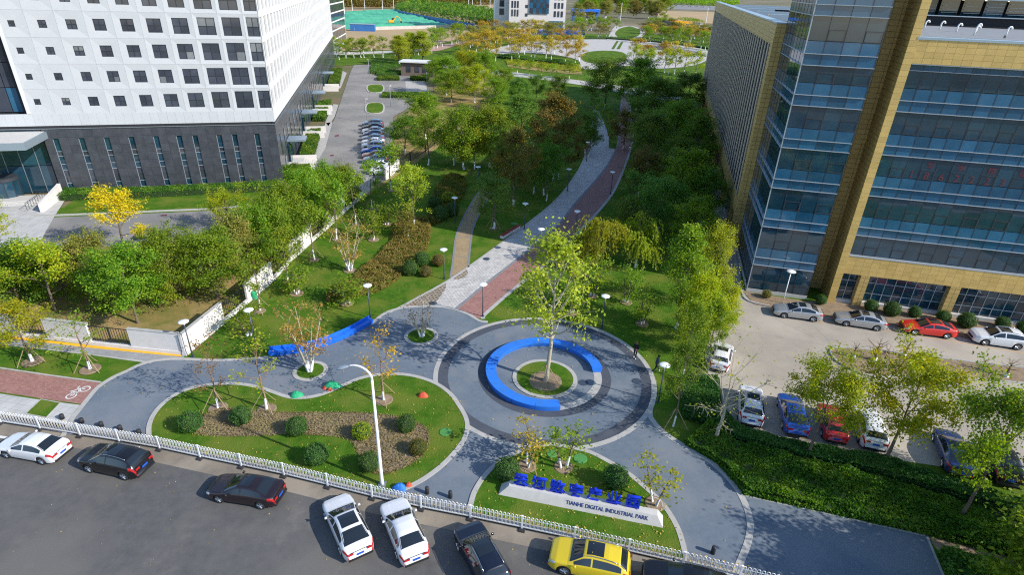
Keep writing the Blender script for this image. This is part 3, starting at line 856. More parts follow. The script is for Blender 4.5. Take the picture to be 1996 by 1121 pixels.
blk('main_core', RB, (28, 26.0, 12.8), (38.5, 50, 25.4), 'm_frame_dark')
blk('roof', RB, (28, 25.6, 25.7), (39, 50, 0.5), 'm_roof_grey')
blk('roof_step', RB, (13.2, 6.0, 26.2), (7.5, 0.6, 0.45), 'm_roof_grey')
# ground floor: gold piers and gridded shopfronts
for k, (a, b) in enumerate(((10.85, 11.7), (19.3, 20.25), (27.9, 28.8), (36.4, 37.3))):
    uvbox('pier', RB, ((a + b) / 2, 0.4, 1.82), (b - a, 0.8, 3.6), 'm_gold_far')
for (a, b, n) in ((9.1, 10.83, 2), (11.72, 19.28, 8), (20.27, 27.88, 8), (28.82, 36.4, 8)):
    w = (b - a) / n
    for k in range(n):
        for (z0, z1) in ((.45, 1.35), (1.4, 2.6), (2.65, 3.55)):
            blk('pane', RB, (a + w * (k + .5), 0.72, (z0 + z1) / 2), (w - .07, .03, z1 - z0), 'm_glass_vision', rz=pane_tilt())
    for k in range(n + 1):
        blk('mullion', RB, (a + w * k, 0.68, 2.0), (.06, .1, 3.2), 'm_frame_light')
    for z in (1.37, 2.62, 3.58):
        blk('transom', RB, ((a + b) / 2, 0.685, z), (b - a, .08, .06), 'm_frame_light')
    blk('plinth', RB, ((a + b) / 2, 0.55, .2), (b - a - .02, .5, .42), 'm_stone_base')
# letters stuck on the panes
def text_mesh(name, s, m, ext=0.0, offset=0.0, res=3):
    c = bpy.data.curves.new(name, 'FONT')
    c.body = s; c.align_x = 'CENTER'; c.align_y = 'CENTER'
    c.extrude = ext; c.offset = offset; c.resolution_u = res
    o = bpy.data.objects.new(name, c); COL.objects.link(o)
    bpy.context.view_layer.update()
    me = bpy.data.meshes.new_from_object(o)
    bpy.data.objects.remove(o)
    me.materials.clear(); me.materials.append(M[m])
    return me


wcol = (33.8 - 9.1) / 19
for k, ch in enumerate('写字楼招'):
    link('window_letter', text_mesh('window_letter', ch, 'm_red_print', 0.004, 0.004), RB, (9.1 + wcol * (3.55 + 2 * k), 0.46, 15.55), (R(90), 0, 0), (.75, .75, .75))
for k, ch in enumerate('1862223'):
    link('window_letter', text_mesh('window_letter', ch, 'm_red_print', 0.004, 0.004), RB, (9.1 + wcol * (2.5 + k), 0.46, 14.55), (R(90), 0, 0), (.95, .95, .95))
# wing with upright fins
WX = -1.05
blk('wing_core', RB, (11, 72, 13.2), (22.4, 118, 25.6), 'm_frame_dark')
blk('roof', RB, (11, 72, 26.1), (23.5, 117.5, 0.3), 'm_roof_grey')
uvbox('wing_frame', RB, (WX + .55, 72, 25.75), (1.1, 118.6, 2.2), 'm_gold_far')
uvbox('wing_frame', RB, (WX + .55, 72, 5.3), (1.1, 118.6, 2.1), 'm_gold_far')
uvbox('wing_frame', RB, (WX + .54, 13.6, 13.45), (1.06, 1.9, 26.75), 'm_gold_far')
uvbox('wing_frame', RB, (WX + .54, 130.2, 13.45), (1.06, 2.0, 26.75), 'm_gold_far')
uvbox('pillar', RB, (WX + .56, 19.5, 2.1), (1.0, 1.0, 4.3), 'm_gold_far')
for k in range(8): uvbox('pillar', RB, (WX + .56, 32 + 12 * k, 2.1), (1.0, 1.0, 4.3), 'm_gold_far')
blk('coping', RB, (WX + .55, 72, 26.92), (1.2, 118.8, .14), 'm_roof_metal')
for k in range(47):
    blk('fin', RB, (WX + .065, 14.55 + 2.45 * (k + .5) + .2, 15.5), (.11, .62, 18.4), 'm_fin')
for k in range(24):
    blk('pane', RB, (WX + .17, 14.55 + 4.8 * (k + .5), 15.5), (.06, 4.75, 18.6), 'm_slot_shade', rz=pane_tilt())
    blk('pane', RB, (0.12, 14.55 + 4.8 * (k + .5), 2.2), (.06, 4.7, 4.2), 'm_glass_vision', rz=pane_tilt())
blk('stair_tower', RB, (3.0, 17.5, 30.0), (3.6, 5.5, 8), 'm_white_plain')
blk('window', RB, (2.0, 14.72, 29.2), (.6, .08, .8), 'm_glass_dark')
for k in range(5): blk('roof_duct', RB, (7.5, 36 + 14 * k, 26.7), (13, 1.2, .8), 'm_roof_metal')
# block behind the roof: wall coloured as in shade and a louvred glass drum
blk('rear_wall', RB, (34, 52, 26.4), (60, 1.0, 1.9), 'm_joint')  # the wall's shade is put into its near-black colour
blk('rear_coping', RB, (34, 51.4, 27.4), (60, .5, .12), 'm_frame_light')
for k in range(14):
    a0 = 3.2 * k
    blk('pane', RB, (30 + a0, 74 - 5.5 * math.sin(k / 13 * math.pi), 28.2), (3.1, .1, 3.2), 'm_glass_spandrel' if k % 3 == 1 else 'm_glass_vision', rz=R(-4 + 8 * k / 13))
    for j in range(5):
        blk('louvre', RB, (30 + a0, 73.7 - 5.5 * math.sin(k / 13 * math.pi), 27.0 + .55 * j), (2.6, .25, .08), 'm_frame_light' if k in (5, 6, 7, 9, 10) else 'm_frame_grey', rz=R(-4 + 8 * k / 13))
blk('drum_roof', RB, (50, 84, 29.95), (52, 34, .4), 'm_roof_metal')
blk('drum_core', RB, (52, 92, 15), (46, 32, 29), 'm_joint')
# gooseneck roof vents
gb = MB().tube([(0, 0, 0), (0, 0, .9), (.06, 0, 1.1), (.2, 0, 1.22), (.36, 0, 1.2), (.46, 0, 1.05), (.46, 0, .95)], .09, 8).mesh('vent_pipe', 'm_lamp_white', True)
gf = MB().lathe([(.16, 0), (.16, .25), (.1, .32)], 10).mesh('vent_foot', 'm_roof_grey')
for k, (u, v) in enumerate(((20.3, 32.8), (21.6, 26.0), (21.8, 31.8), (24.5, 28.0), (21.4, 20.5), (25.4, 22.4))):
    p = link('vent_pipe', gb, RB, (u, v, 25.98), (0, 0, R(15)))
    link('vent_foot', gf, p)

# ---------------------------------------------------------------- white building (left)
LB = empty('white_building', (-37.16, 90.93, 0), R(14.76), 'white panelled office block with square windows on a dark stone base', 'building')
SKEW = R(-2.02)
PITCH = 3.31
WSIZE = [(-30.5, .78), (-27.0, .98), (-23.6, 1.24), (-20.27, 1.46), (-16.9, 1.6), (-13.62, 1.8), (-10.33, 2.02), (-7.0, 2.26), (-3.74, 2.4)]
ROWZ = [13.3 + 3.32 * k for k in range(8)]


def front_window(uc, zc, w, h, split=True):
    fb = MB()
    for (cx, cz, dx, dz) in ((0, h / 2, w + .06, .07), (0, -h / 2, w + .06, .07), (-w / 2, 0, .07, h), (w / 2, 0, .07, h), (0, 0, .06, h), (0, 0.02, w, .06)):
        fb.box((cx, 0, cz), (dx, .08, dz))
    f = fb.build('window', 'm_frame_dark', LB, loc=(uc, .12, zc))
    bl = random.random()
    for sx in (-1, 1):
        for sz in (-1, 1):
            link('pane', cube, f, (sx * w / 4, .03, sz * h / 4), (pane_tilt(), 0, pane_tilt()), (w / 2 - .04, .02, h / 2 - .04), 'm_glass_blind' if (bl < .10 and sz > 0) or random.random() < .02 else 'm_glass_dark')


for rz_ in ROWZ:
    for (uc, w) in WSIZE + [(-.94, 0)]:
        h = w
        hw = 1.66 - .006
        if w == 0:
            w, h = 1.62, 2.5
            x0, x1 = -2.058, -.03
        else:
            ks = [q[0] for q in WSIZE].index(uc)
            cs = [-33.6] + [q[0] for q in WSIZE] + [-.40]
            x0, x1 = (max(-31.7, (cs[ks] + uc) / 2) + .006, (uc + cs[ks + 2]) / 2 - .006)
        z0, z1 = rz_ - hw, rz_ + hw
        a0, a1, b0, b1 = uc - w / 2, uc + w / 2, rz_ - h / 2, rz_ + h / 2
        dep = .07
        outer = [(x0, 0, z0), (x1, 0, z0), (x1, 0, z1), (x0, 0, z1)]
        inner = [(a0, dep * .75, b0), (a1, dep * .75, b0), (a1, dep * .75, b1), (a0, dep * .75, b1)]
        back = [(p[0], dep + .25, p[2]) for p in inner]
        for i in range(4):
            j = (i + 1) % 4
            MB().add([outer[i], outer[j], inner[j], inner[i], back[j], back[i]], [(0, 1, 2, 3), (3, 2, 4, 5)]).build('panel', 'm_white_panel', LB)
        front_window(uc, rz_, w - .05, h - .05)
blk('upper_core', LB, (-16.5, 12.2, 25), (32.6, 23.2, 30), 'm_joint')
blk('upper_edge', LB, (-31.95, .35, 25.9), (.5, .7, 28.6), 'm_white_plain')
for k in range(32):      # white skirting panels
    blk('skirt_panel', LB, (-.52 - 1.13 * k, .06, 10.84), (1.115, .12, 1.66), 'm_white_panel')
blk('groove', LB, (-30, .22, 9.8), (60, .3, .42), 'm_joint')
blk('groove_lip', LB, (-30, .05, 9.62), (60, .35, .07), 'm_frame_grey')
# dark stone base with slit windows
SL = [-29.8, -26.55, -23.34, -20.12, -16.83, -13.73, -11.55, -8.2, -6.05, -2.85]
edges = [-31.2] + sum([[s - .4, s + .4] for s in SL], []) + [0.0]
for k in range(0, len(edges), 2):
    a, b = edges[k], edges[k + 1]
    n = max(1, round((b - a) / 1.25))
    w = (b - a) / n
    for i in range(n):
        for j in range(8):
            blk('stone_panel', LB, (a + w * (i + .5), .06, .02 + 1.195 * (j + .5)), (w - .02, .12, 1.178), 'm_dark_stone')
for s in SL:
    blk('stone_panel', LB, (s, .06, .34), (.78, .12, .62), 'm_dark_stone')
    blk('stone_panel', LB, (s, .06, 8.9), (.78, .12, 1.3), 'm_dark_stone')
    f = MB()
    for z in (.68, 1.6, 3.6, 4.45, 5.6, 6.3, 8.22): f.box((0, 0, z), (.8, .14, .06))
    f.box((-.38, 0, 4.45), (.05, .1, 7.5)); f.box((.38, 0, 4.45), (.05, .1, 7.5))
    fo = f.build('window', 'm_frame_light', LB, loc=(s, .2, 0))
    zz = (.68, 1.6, 3.6, 4.45, 5.6, 6.3, 8.22)
    for i in range(6):
        link('pane', cube, fo, (0, .04, (zz[i] + zz[i + 1]) / 2), (pane_tilt(), 0, pane_tilt()), (.74, .03, zz[i + 1] - zz[i] - .06), 'm_glass_dark' if i in (1, 4) else 'm_glass_vision')
blk('base_core', LB, (-16, 12.0, 4.9), (31, 23.3, 9.7), 'm_joint')
# glazed part and entrance at the far left
for k in range(9):
    for j in range(8):
        blk('pane', LB, (-33.2 - 2.2 * k, 1.2, 13.4 + 3.3 * j), (2.1, .06, 3.2), 'm_glass_dark' if (k + j) % 3 else 'm_glass_spandrel', rz=pane_tilt(), rx=pane_tilt())
blk('glazing_back', LB, (-42, 1.6, 25.5), (20, .5, 29), 'm_joint')
for k in range(8):
    for j in range(2):
        blk('pane', LB, (-32.3 - 2.05 * k, 1.0, 2.1 + 4.1 * j), (1.98, .06, 4.0), 'm_glass_vision', rz=pane_tilt())
    blk('mullion', LB, (-31.28 - 2.05 * k, .96, 4.2), (.08, .14, 8.3), 'm_frame_grey')
blk('entrance_back', LB, (-42, 1.5, 4.5), (21, .5, 9), 'm_joint')
can = MB().box((-42, -3.2, 8.75), (22.8, 7.2, .95)).build('canopy', 'm_roof_metal', LB)
blk('canopy_top', LB, (-42, -3.2, 9.24), (22.2, 6.6, .05), 'm_stone_base')
# revolving door drum
dr = MB()
for k in range(10):
    t = 2 * math.pi * k / 10
    dr.box((1.6 * math.cos(t), 1.6 * math.sin(t), 1.4), (.09, .09, 2.8))
dr.lathe([(1.7, 2.75), (1.7, 3.2), (1.5, 3.25)], 24)
d_ = dr.build('revolving_door', 'm_frame_dark', LB, loc=(-37.4, -.9, 0))
for k in range(10):
    t = 2 * math.pi * (k + .5) / 10
    link('pane', cube, d_, (1.52 * math.cos(t), 1.52 * math.sin(t), 1.4), (0, 0, t + math.pi / 2), (.9, .03, 2.6), 'm_glass_vision')
for k in range(4): blk('step', LB, (-37.5, -2.6 - .0 * k - .35 * k, .42 - .1 * k), (12.0, 2.6 + .0 * k, .1), 'm_stone_base')
bw = MB()
bw.add([(-30.9, -1.2, 0), (-30.5, -1.2, 0), (-30.9, -8.0, 0), (-30.5, -8.0, 0), (-30.9, -1.2, 2.0), (-30.5, -1.2, 2.0), (-30.9, -8.0, 1.2), (-30.5, -8.0, 1.2)],
       [(0, 2, 6, 4), (1, 5, 7, 3), (4, 6, 7, 5), (2, 3, 7, 6), (0, 4, 5, 1)])
bwo = bw.build('entrance_wall', 'm_white_wall', LB)
rl = MB()
for k in range(9): rl.tube([(-32.6 + .0 * k, -7.5 + .7 * k, .2), (-32.6, -7.5 + .7 * k, 1.25)], .03, 5)
rl.tube([(-32.6, -7.5, 1.25), (-32.6, -1.9, 1.25)], .035, 5)
rl.build('handrail', 'm_frame_dark', LB)


def sv(v, out, z):
    """point on the long side: v metres back from the corner, out metres away from the wall"""
    d = R(90) + SKEW
    return (v * math.cos(d) + out * math.cos(d - R(90)), v * math.sin(d) + out * math.sin(d - R(90)), z)


# long side: wall with window holes, one pane per hole
sw = MB()
VL, NV = 151.0, 44
vp = VL / NV
zb = [11.7] + [z + PITCH / 2 for z in ROWZ]
rev = -.28
for k in range(NV):
    for zc in ROWZ:
        v0, v1 = k * vp, (k + 1) * vp
        z0, z1 = zc - 1.66, zc + 1.66
        a0, a1, b0, b1 = v0 + .75, v1 - .75, zc - 1.25, zc + 1.25
        o = [(v0, z0), (v1, z0), (v1, z1), (v0, z1)]; i_ = [(a0, b0), (a1, b0), (a1, b1), (a0, b1)]
        pts = [sv(a, 0, b) for a, b in o] + [sv(a, 0, b) for a, b in i_] + [sv(a, rev, b) for a, b in i_]
        sw.add(pts, [(0, 1, 5, 4), (1, 2, 6, 5), (2, 3, 7, 6), (3, 0, 4, 7), (4, 5, 9, 8), (5, 6, 10, 9), (6, 7, 11, 10), (7, 4, 8, 11)])
sw.build('side_wall', 'm_white_plain', LB)
wp = (NV, vp)
for k in range(NV):
    for zc in ROWZ[:6]:
        blk('window', LB, sv((k + .5) * vp, rev + .02, zc), (.04, vp - 1.5, 2.5), 'm_glass_dark', rz=SKEW + pane_tilt())
blk('side_core', LB, sv(VL / 2 + .3, -11, 26), (20.8, VL - .6, 28.6), 'm_joint', rz=SKEW)
blk('side_skirt', LB, sv(VL / 2, -.1, 10.82), (.2, VL, 1.68), 'm_white_plain', rz=SKEW)
blk('groove', LB, sv(VL / 2, -.3, 9.8), (.3, VL, .42), 'm_joint', rz=SKEW)
blk('groove_lip', LB, sv(VL / 2, -.1, 9.62), (.35, VL, .07), 'm_frame_grey', rz=SKEW)
uvbox('side_base', LB, sv(VL / 2 + .1, -5.1, 4.8), (10, VL - .2, 9.58), 'm_dark_stone_far', rz=SKEW)
for k in range(34):
    blk('window', LB, sv(4 + k * 4.3, -.06, 5.6), (.06, 1.0, 3.4), 'm_glass_dark', rz=SKEW + pane_tilt())
    blk('window', LB, sv(6 + k * 4.3, -.06, 2.0), (.06, 1.0, 2.2), 'm_glass_vision', rz=SKEW + pane_tilt())
for v in (10.5, 34.0, 58.0, 92.0):
    blk('porch_roof', LB, sv(v, 1.5, 4.9), (3.0, 3.2, .3), 'm_roof_metal', rz=SKEW)
    blk('porch_door', LB, sv(v, .1, 2.2), (.25, 2.4, 3.6), 'm_glass_vision', rz=SKEW)
    for k in range(5):
        blk('step', LB, sv(v, 1.0 + .35 * k, .9 - .18 * k), (2.2 - .0 * k, 4.2, .18), 'm_stone_base', rz=SKEW)
    for s_ in (-1, 1):
        blk('porch_wall', LB, sv(v + s_ * 2.3, 2.0, .7), (4.2, .3, 1.4), 'm_white_wall', rz=SKEW)

# neighbouring block past the far end of the white building
NB = empty('grey_office_block', (-83.0, 281, 0), R(7.0), 'pale grey glazed office block past the end of the white building', 'building')
blk('wall', NB, (-10, 20, 20), (19.9, 40, 40), 'm_white_plain')
for j in range(10):
    for k in range(9):
        blk('pane', NB, (.02, 2.4 + 4.3 * k, 3 + 3.6 * j), (.1, 3.9, 3.0), 'm_glass_dark', rz=pane_tilt())
    for k in range(4):
        blk('pane', NB, (-2.4 - 4.6 * k, -.02, 3 + 3.6 * j), (4.2, .1, 3.0), 'm_frame_light' if k % 2 else 'm_glass_spandrel', rx=pane_tilt())
blk('porch', NB, (1.5, -3, 2), (4, 5, 4), 'm_white_plain')

# far office block at the top of the picture
FB = empty('distant_office_block', (13.5, 424, 0), R(4), 'pale pink distant office block with a blue glass front beyond the park', 'building')
blk('wall', FB, (-3, 18, 24), (37, 36, 48), 'm_pale_stone')
blk('side_wing', FB, (-26, 26, 24), (9, 30, 48), 'm_white_plain')
for j in range(9):
    for x in (8.5, 10.8, 13.1):
        blk('window', FB, (x, -.05, 12.5 + 5 * j), (1.3, .3, 3.4), 'm_glass_dark')
    for x in (-19.5, -17.7, -15.9):
        blk('window', FB, (x, -.05, 12.5 + 5 * j), (1.0, .3, 4.0), 'm_glass_dark')
    for x in (-10.2, ):
        blk('window', FB, (x, -.05, 11.5 + 5 * j), (1.6, .3, 1.8), 'm_glass_dark')
    blk('window', FB, (-26, 10.9, 12.5 + 5 * j), (3.0, .3, 3.8), 'm_glass_dark')
for j in range(11):
    for k in range(6):
        blk('pane', FB, (-7.2 + 2.1 * k, -.6, 14 + 3.2 * j), (2.05, .3, 3.1), 'm_glass_spandrel' if (j + k) % 2 else 'm_glass_dark', rz=pane_tilt() * 3)
blk('porch', FB, (9.5, -1.0, 4.2), (9, 2.0, 8.4), 'm_glass_spandrel')

# brick gatehouse by the car park
GH = empty('brick_gatehouse', (-41.0, 215, 0), R(-2), 'small brown brick gatehouse with a flat pale roof behind hedges', 'gatehouse')
blk('wall', GH, (6.2, 3.0, 2.2), (12.4, 6, 4.4), 'm_brown_brick')
blk('roof', GH, (6.2, 2.8, 4.6), (13.4, 7.2, .35), 'm_white_plain')
for x in (2.6, 5.6, 8.2): blk('window', GH, (x, -.03, 2.2), (1.5, .12, 1.8), 'm_glass_dark')
blk('door', GH, (10.4, -.03, 1.2), (1.1, .12, 2.4), 'm_frame_dark')

# ---------------------------------------------------------------- boundary wall with railings
def rail_bay(parent, a, b, h0, h1):
    """iron railing between two points: rails plus single bars"""
    a = Vector(a); b = Vector(b); d = b - a; L = d.length; ang = math.atan2(d.y, d.x); c = (a + b) / 2
    for z in (h0, h1):
        blk('rail', parent, (c.x, c.y, z), (L, .05, .06), 'm_iron', rz=ang)
    blk('rail_post', parent, (c.x, c.y, (h0 + h1) / 2), (.12, .1, h1 - h0 + .1), 'm_iron', rz=ang)
    n = max(3, int(L / .26))
    for k in range(n):
        p = a + d * (k + .5) / n
        link('bar', barm, parent, (p.x, p.y, (h0 + h1) / 2), (0, 0, ang), (1, 1, h1 - h0), 'm_iron')


barm = MB().box((0, 0, 0), (.035, .035, 1)).mesh('bar', 'm_iron')


def wall_run(label, pts, first_wall, cap=True):
    """alternating white panels and railings along a line; base course underneath"""
    w = empty('boundary_wall', (pts[0][0], pts[0][1], 0), 0, label, 'wall')
    o = Vector(pts[0])
    loc = [tuple(Vector(p) - o) for p in pts]
    a = Vector(loc[0]); b = Vector(loc[-1])
    for i in range(len(loc) - 1):
        p, q = Vector(loc[i]), Vector(loc[i + 1])
        d = q - p; L = d.length; ang = math.atan2(d.y, d.x); c = (p + q) / 2
        blk('base_course', w, (c.x, c.y, .17), (L, .42, .34), 'm_white_wall', rz=ang)
        if (i % 2 == 0) == first_wall:
            blk('wall_panel', w, (c.x, c.y, 1.22), (L - .02, .26, 1.78), 'm_white_wall', rz=ang)
            blk('wall_cap', w, (c.x, c.y, 2.145), (L + .04, .32, .06), 'm_kerb', rz=ang)
        else:
            rail_bay(w, p, q, .5, 1.95)
    return w


wall_run('white boundary wall with iron railings along the street pavement', [(-57.30,47.64),(-52.13,46.46),(-46.76,45.27),(-44.34,44.80),(-41.86,44.61),(-37.42,43.95),(-33.52,43.44),(-28.82,42.91)], True)
wall_run('white boundary wall with iron railings running back along the park lawn', [(-28.53,42.60),(-27.69,48.46),(-27.09,52.40),(-26.42,57.60),(-26.25,62.60),(-25.64,68.70),(-25.10,72.59),(-24.43,79.77),(-23.77,85.50),(-22.88,90.90)], True)
iron = empty('iron_fence', (*(-22.88,90.90), 0), 0, 'dark iron fence beside the row of parked cars', 'fence')
o_ = Vector((-22.88,90.90))
IP = [Vector(p) - o_ for p in [(-22.88,90.90),(-21.64,94.90),(-20.50,100.75),(-19.38,105.84),(-17.71,113.76),(-15.82,124.59),(-13.78,134.70),(-11.37,148.85),(-8.49,166.71),(-4.19,192.00)]]
for i in range(len(IP) - 1):
    d = IP[i + 1] - IP[i]; c = (IP[i] + IP[i + 1]) / 2; ang = math.atan2(d.y, d.x)
    if i == 1:
        blk('wall_panel', iron, (c.x, c.y, 1.1), (d.length, .26, 2.0), 'm_white_wall', rz=ang)
        continue
    for z in (.35, 1.9): blk('rail', iron, (c.x, c.y, z), (d.length, .06, .07), 'm_iron', rz=ang)
    blk('rail_post', iron, (IP[i].x, IP[i].y, 1.05), (.14, .14, 2.1), 'm_iron', rz=ang)
    n = int(d.length / .55)
    for k in range(n):
        p = IP[i] + d * (k + .5) / n
        link('bar', barm, iron, (p.x, p.y, 1.1), (0, 0, ang), (1.6, 1.6, 1.7), 'm_iron')

# ================================================================ TREES AND PLANTS
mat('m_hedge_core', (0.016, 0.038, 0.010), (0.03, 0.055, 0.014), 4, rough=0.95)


def curve_pts(p, d, L, up, n, rng, wob=.06):
    """branch from p along d, bending up (or down) as it goes"""
    pts = [np.array(p, float)]
    d = np.array(d, float); d /= np.linalg.norm(d)
    for i in range(n):
        d = d + np.array([0, 0, up / n]) + rng.normal(size=3) * wob
        d /= np.linalg.norm(d)
        pts.append(pts[-1] + d * L / n)
    return pts


def tubes_mesh(name, tubes, mats, white_to=0.0, n=6):
    V = []; F = []; MI = []
    off = 0
    for pts, rad, nn in tubes:
        P = np.array(pts)
        D = np.gradient(P, axis=0); D /= np.linalg.norm(D, axis=1, keepdims=True) + 1e-9
        a = np.array([1, 0, 0.0]) if abs(D[0, 0]) < .8 else np.array([0, 1.0, 0])
        U = np.cross(D, a); U /= np.linalg.norm(U, axis=1, keepdims=True) + 1e-9
        W = np.cross(D, U)
        t = np.arange(nn) * 2 * math.pi / nn
        ring = P[:, None, :] + (U[:, None, :] * np.cos(t)[None, :, None] + W[:, None, :] * np.sin(t)[None, :, None]) * np.array(rad)[:, None, None]
        V.append(ring.reshape(-1, 3))
        m = len(P)
        for i in range(m - 1):
            zc = (P[i][2] + P[i + 1][2]) / 2
            for k in range(nn):
                F.append((off + i * nn + k, off + i * nn + (k + 1) % nn, off + (i + 1) * nn + (k + 1) % nn, off + (i + 1) * nn + k))
                MI.append(1 if (white_to and zc < white_to) else 0)
        off += m * nn
    return np_mesh(name, np.concatenate(V), np.array(F), mats, smooth=True, mi=MI)


def env(shape, t):
    if shape == 'round': return math.sqrt(max(0.03, 1 - ((t - .42) / .6) ** 2))
    if shape == 'vase': return .45 + .62 * math.sin(min(1, t * 1.15) * 2.2)
    if shape == 'column': return min(1, .5 + t * 1.8) * (1 - max(0, t - .35) ** 1.4 * 1.25)
    if shape == 'egg': return math.sqrt(max(.03, 1 - ((t - .33) / .68) ** 2))
    return 1


def grow(seed, H, r, stem, shape, nprim, nsub, leaves, lsize, sig, bark='m_bark', white=1.15, tr=.13, up=.5, fill=0, stems=1, droop=0.0, tip=True, ntwig=0):
    """skeleton of tapered limbs, then leaves in clumps round the twigs; returns trunk and crown meshes"""
    rng = np.random.default_rng(seed)
    tubes = []; clumps = []; cw = []
    for s in range(stems):
        if stems == 1:
            zs = [0, .5, 1.14, 1.16] + list(np.linspace(max(1.5, stem), H * .93, 7))
            drift = np.cumsum(rng.normal(size=(len(zs), 2)) * .035 * H / 8, axis=0); drift[0] = 0; drift[3] = drift[2]
            tp = [np.array([drift[i][0], drift[i][1], z]) for i, z in enumerate(zs)]
            rad = [tr * (1 - .88 * (z / (H * .93))) * (1.25 if z == 0 else 1) for z in zs]
            tubes.append((tp, rad, 8))
        else:
            a = 2 * math.pi * s / stems + rng.uniform(-.4, .4)
            lean = rng.uniform(.12, .34)
            zs = [0, .4, .79, .81] + list(np.linspace(1.2, H * rng.uniform(.8, .97), 6))
            tp = [np.array([math.cos(a) * (.10 + lean * z * (.55 + .05 * z)), math.sin(a) * (.10 + lean * z * (.55 + .05 * z)), z]) for z in zs]
            tp[3] = tp[2] + (tp[3] - tp[2])
            rad = [tr * (1 - .85 * (z / H)) for z in zs]
            tubes.append((tp, rad, 6))
        tz = np.array([p[2] for p in tp])
        npr = nprim if stems == 1 else max(3, nprim // stems)
        for i in range(npr):
            t = (i + rng.uniform(.1, .9)) / npr
            z = stem + (H * .9 - stem) * t
            base = np.array([np.interp(z, tz, [p[0] for p in tp]), np.interp(z, tz, [p[1] for p in tp]), z])
            a = i * 2.4 + rng.uniform(-.5, .5)
            L = r * env(shape, t) * rng.uniform(.8, 1.08)
            if stems > 1: L *= .55
            el = R(18 + 45 * t + rng.uniform(-10, 10)) if shape != 'column' else R(52 + 15 * t)
            if shape == 'column': L *= 1.5
            d = (math.cos(a) * math.cos(el), math.sin(a) * math.cos(el), math.sin(el))
            bp = curve_pts(base, d, L, up, 5, rng)
            br = tr * .42 * (1 - .6 * t)
            tubes.append((bp, [br * (1 - .8 * k / 5) for k in range(6)], 5))
            for j in range(nsub):
                k = rng.integers(2, 6)
                q = bp[k]
                dd = np.array(d) + rng.normal(size=3) * .65 + np.array([0, 0, .2])
                Ls = L * rng.uniform(.25, .5)
                sp = curve_pts(q, dd, Ls, up * .7, 3, rng)
                tubes.append((sp, [br * .4 * (1 - .75 * k2 / 3) for k2 in range(4)], 4))
                clumps += [sp[2], sp[3]]; cw += [1, 1.3]
                for w in range(ntwig):
                    q2 = sp[rng.integers(1, 4)]
                    tw = curve_pts(q2, dd + rng.normal(size=3) * .7, Ls * rng.uniform(.4, .8), .2, 2, rng)
                    tubes.append((tw, [br * .18, br * .14, br * .08], 3))
                    clumps.append(tw[2]); cw.append(.8)
            clumps += [bp[4], bp[5]]; cw += [.8, 1.3]
        if tip: clumps.append(tp[-1]); cw.append(1.5)
    for i in range(fill):
        t = rng.uniform(.05, 1); a = rng.uniform(0, 6.283)
        rr = r * env(shape, t) * math.sqrt(rng.uniform(.25, 1)) * .95
        z = stem + (H - stem) * t * .97
        clumps.append(np.array([rr * math.cos(a), rr * math.sin(a), z])); cw.append(1.2)
    trunk = tubes_mesh('trunk', tubes, [bark, 'm_lime'], white)
    crown = None
    if leaves:
        cw = np.array(cw); cw /= cw.sum()
        C = np.array(clumps)
        ci = rng.choice(len(C), leaves, p=cw)
        s = sig * rng.uniform(.6, 1.5, len(C))[ci][:, None]
        pos = C[ci] + rng.normal(size=(leaves, 3)) * s * np.array([1, 1, .75])
        pos[:, 2] = np.maximum(pos[:, 2], .25)
        out = pos - np.array([0, 0, stem + (H - stem) * .45]); out /= np.linalg.norm(out, axis=1, keepdims=True) + 1e-6
        V, F = leaf_quads(pos, lsize, rng, up=.6, outward=out * .8, droop=droop)
        ct = rng.uniform(0, 1, len(C))
        tint = np.clip(ct[ci] * .6 + rng.uniform(0, .5, leaves) - .05, 0, 1)
        crown = np_mesh('crown', V, F, 'm_leaf_green', tint=tint)
    return (trunk, crown) + extent(trunk, crown)


def extent(trunk, crown):
    """real height and spread of what has grown"""
    me = crown if crown is not None and len(crown.vertices) > 3000 else trunk
    a = np.empty(len(me.vertices) * 3, dtype=np.float32); me.vertices.foreach_get('co', a); a = a.reshape(-1, 3)
    rr = np.hypot(a[:, 0], a[:, 1])
    return float(np.percentile(a[:, 2], 99.5)), float(np.percentile(rr[a[:, 2] > .25 * a[:, 2].max()], 93))


def willow(seed, H=6.0, r=2.3, strands=275):
    rng = np.random.default_rng(seed)
    tubes = []
    zs = [0, .5, 1.14, 1.16, 2.0, 3.0, 4.0]
    tp = [np.array([.03 * z * math.sin(z + seed), .02 * z, z]) for z in zs]
    tubes.append((tp, [.14, .13, .12, .12, .11, .09, .06], 8))
    pos = []; T = []
    for i in range(11):
        a = i * 2.4; el = R(rng.uniform(35, 70))
        bp = curve_pts(tp[-1 - (i % 3)], (math.cos(a) * math.cos(el), math.sin(a) * math.cos(el), math.sin(el)), rng.uniform(1.7, 2.6), -.5, 5, rng)
        tubes.append((bp, [.045 * (1 - .8 * k / 5) for k in range(6)], 5))
        for j in range(strands // 11):
            q = bp[rng.integers(2, 6)] + rng.normal(size=3) * .22
            L = rng.uniform(1.2, 3.0)
            sp = curve_pts(q, (math.cos(a) * .6 + rng.normal() * .4, math.sin(a) * .6 + rng.normal() * .4, .4), L, -3.2, 7, rng, .05)
            if j % 3 == 0: tubes.append((sp, [.010] * 8, 3))
            for k in range(7):
                for m in range(5):
                    f = rng.uniform()
                    pos.append(sp[k] * (1 - f) + sp[k + 1] * f + rng.normal(size=3) * .05)
    pos = np.array(pos)
    V, F = leaf_quads(pos, .26, rng, up=.1, droop=2.5, aspect=.3)
    tint = np.clip(rng.uniform(0, 1, len(pos)), 0, 1)
    return tubes_mesh('trunk', tubes, ['m_bark', 'm_lime'], 1.15), np_mesh('crown', V, F, 'm_leaf_willow', tint=tint), 5.4, 2.2


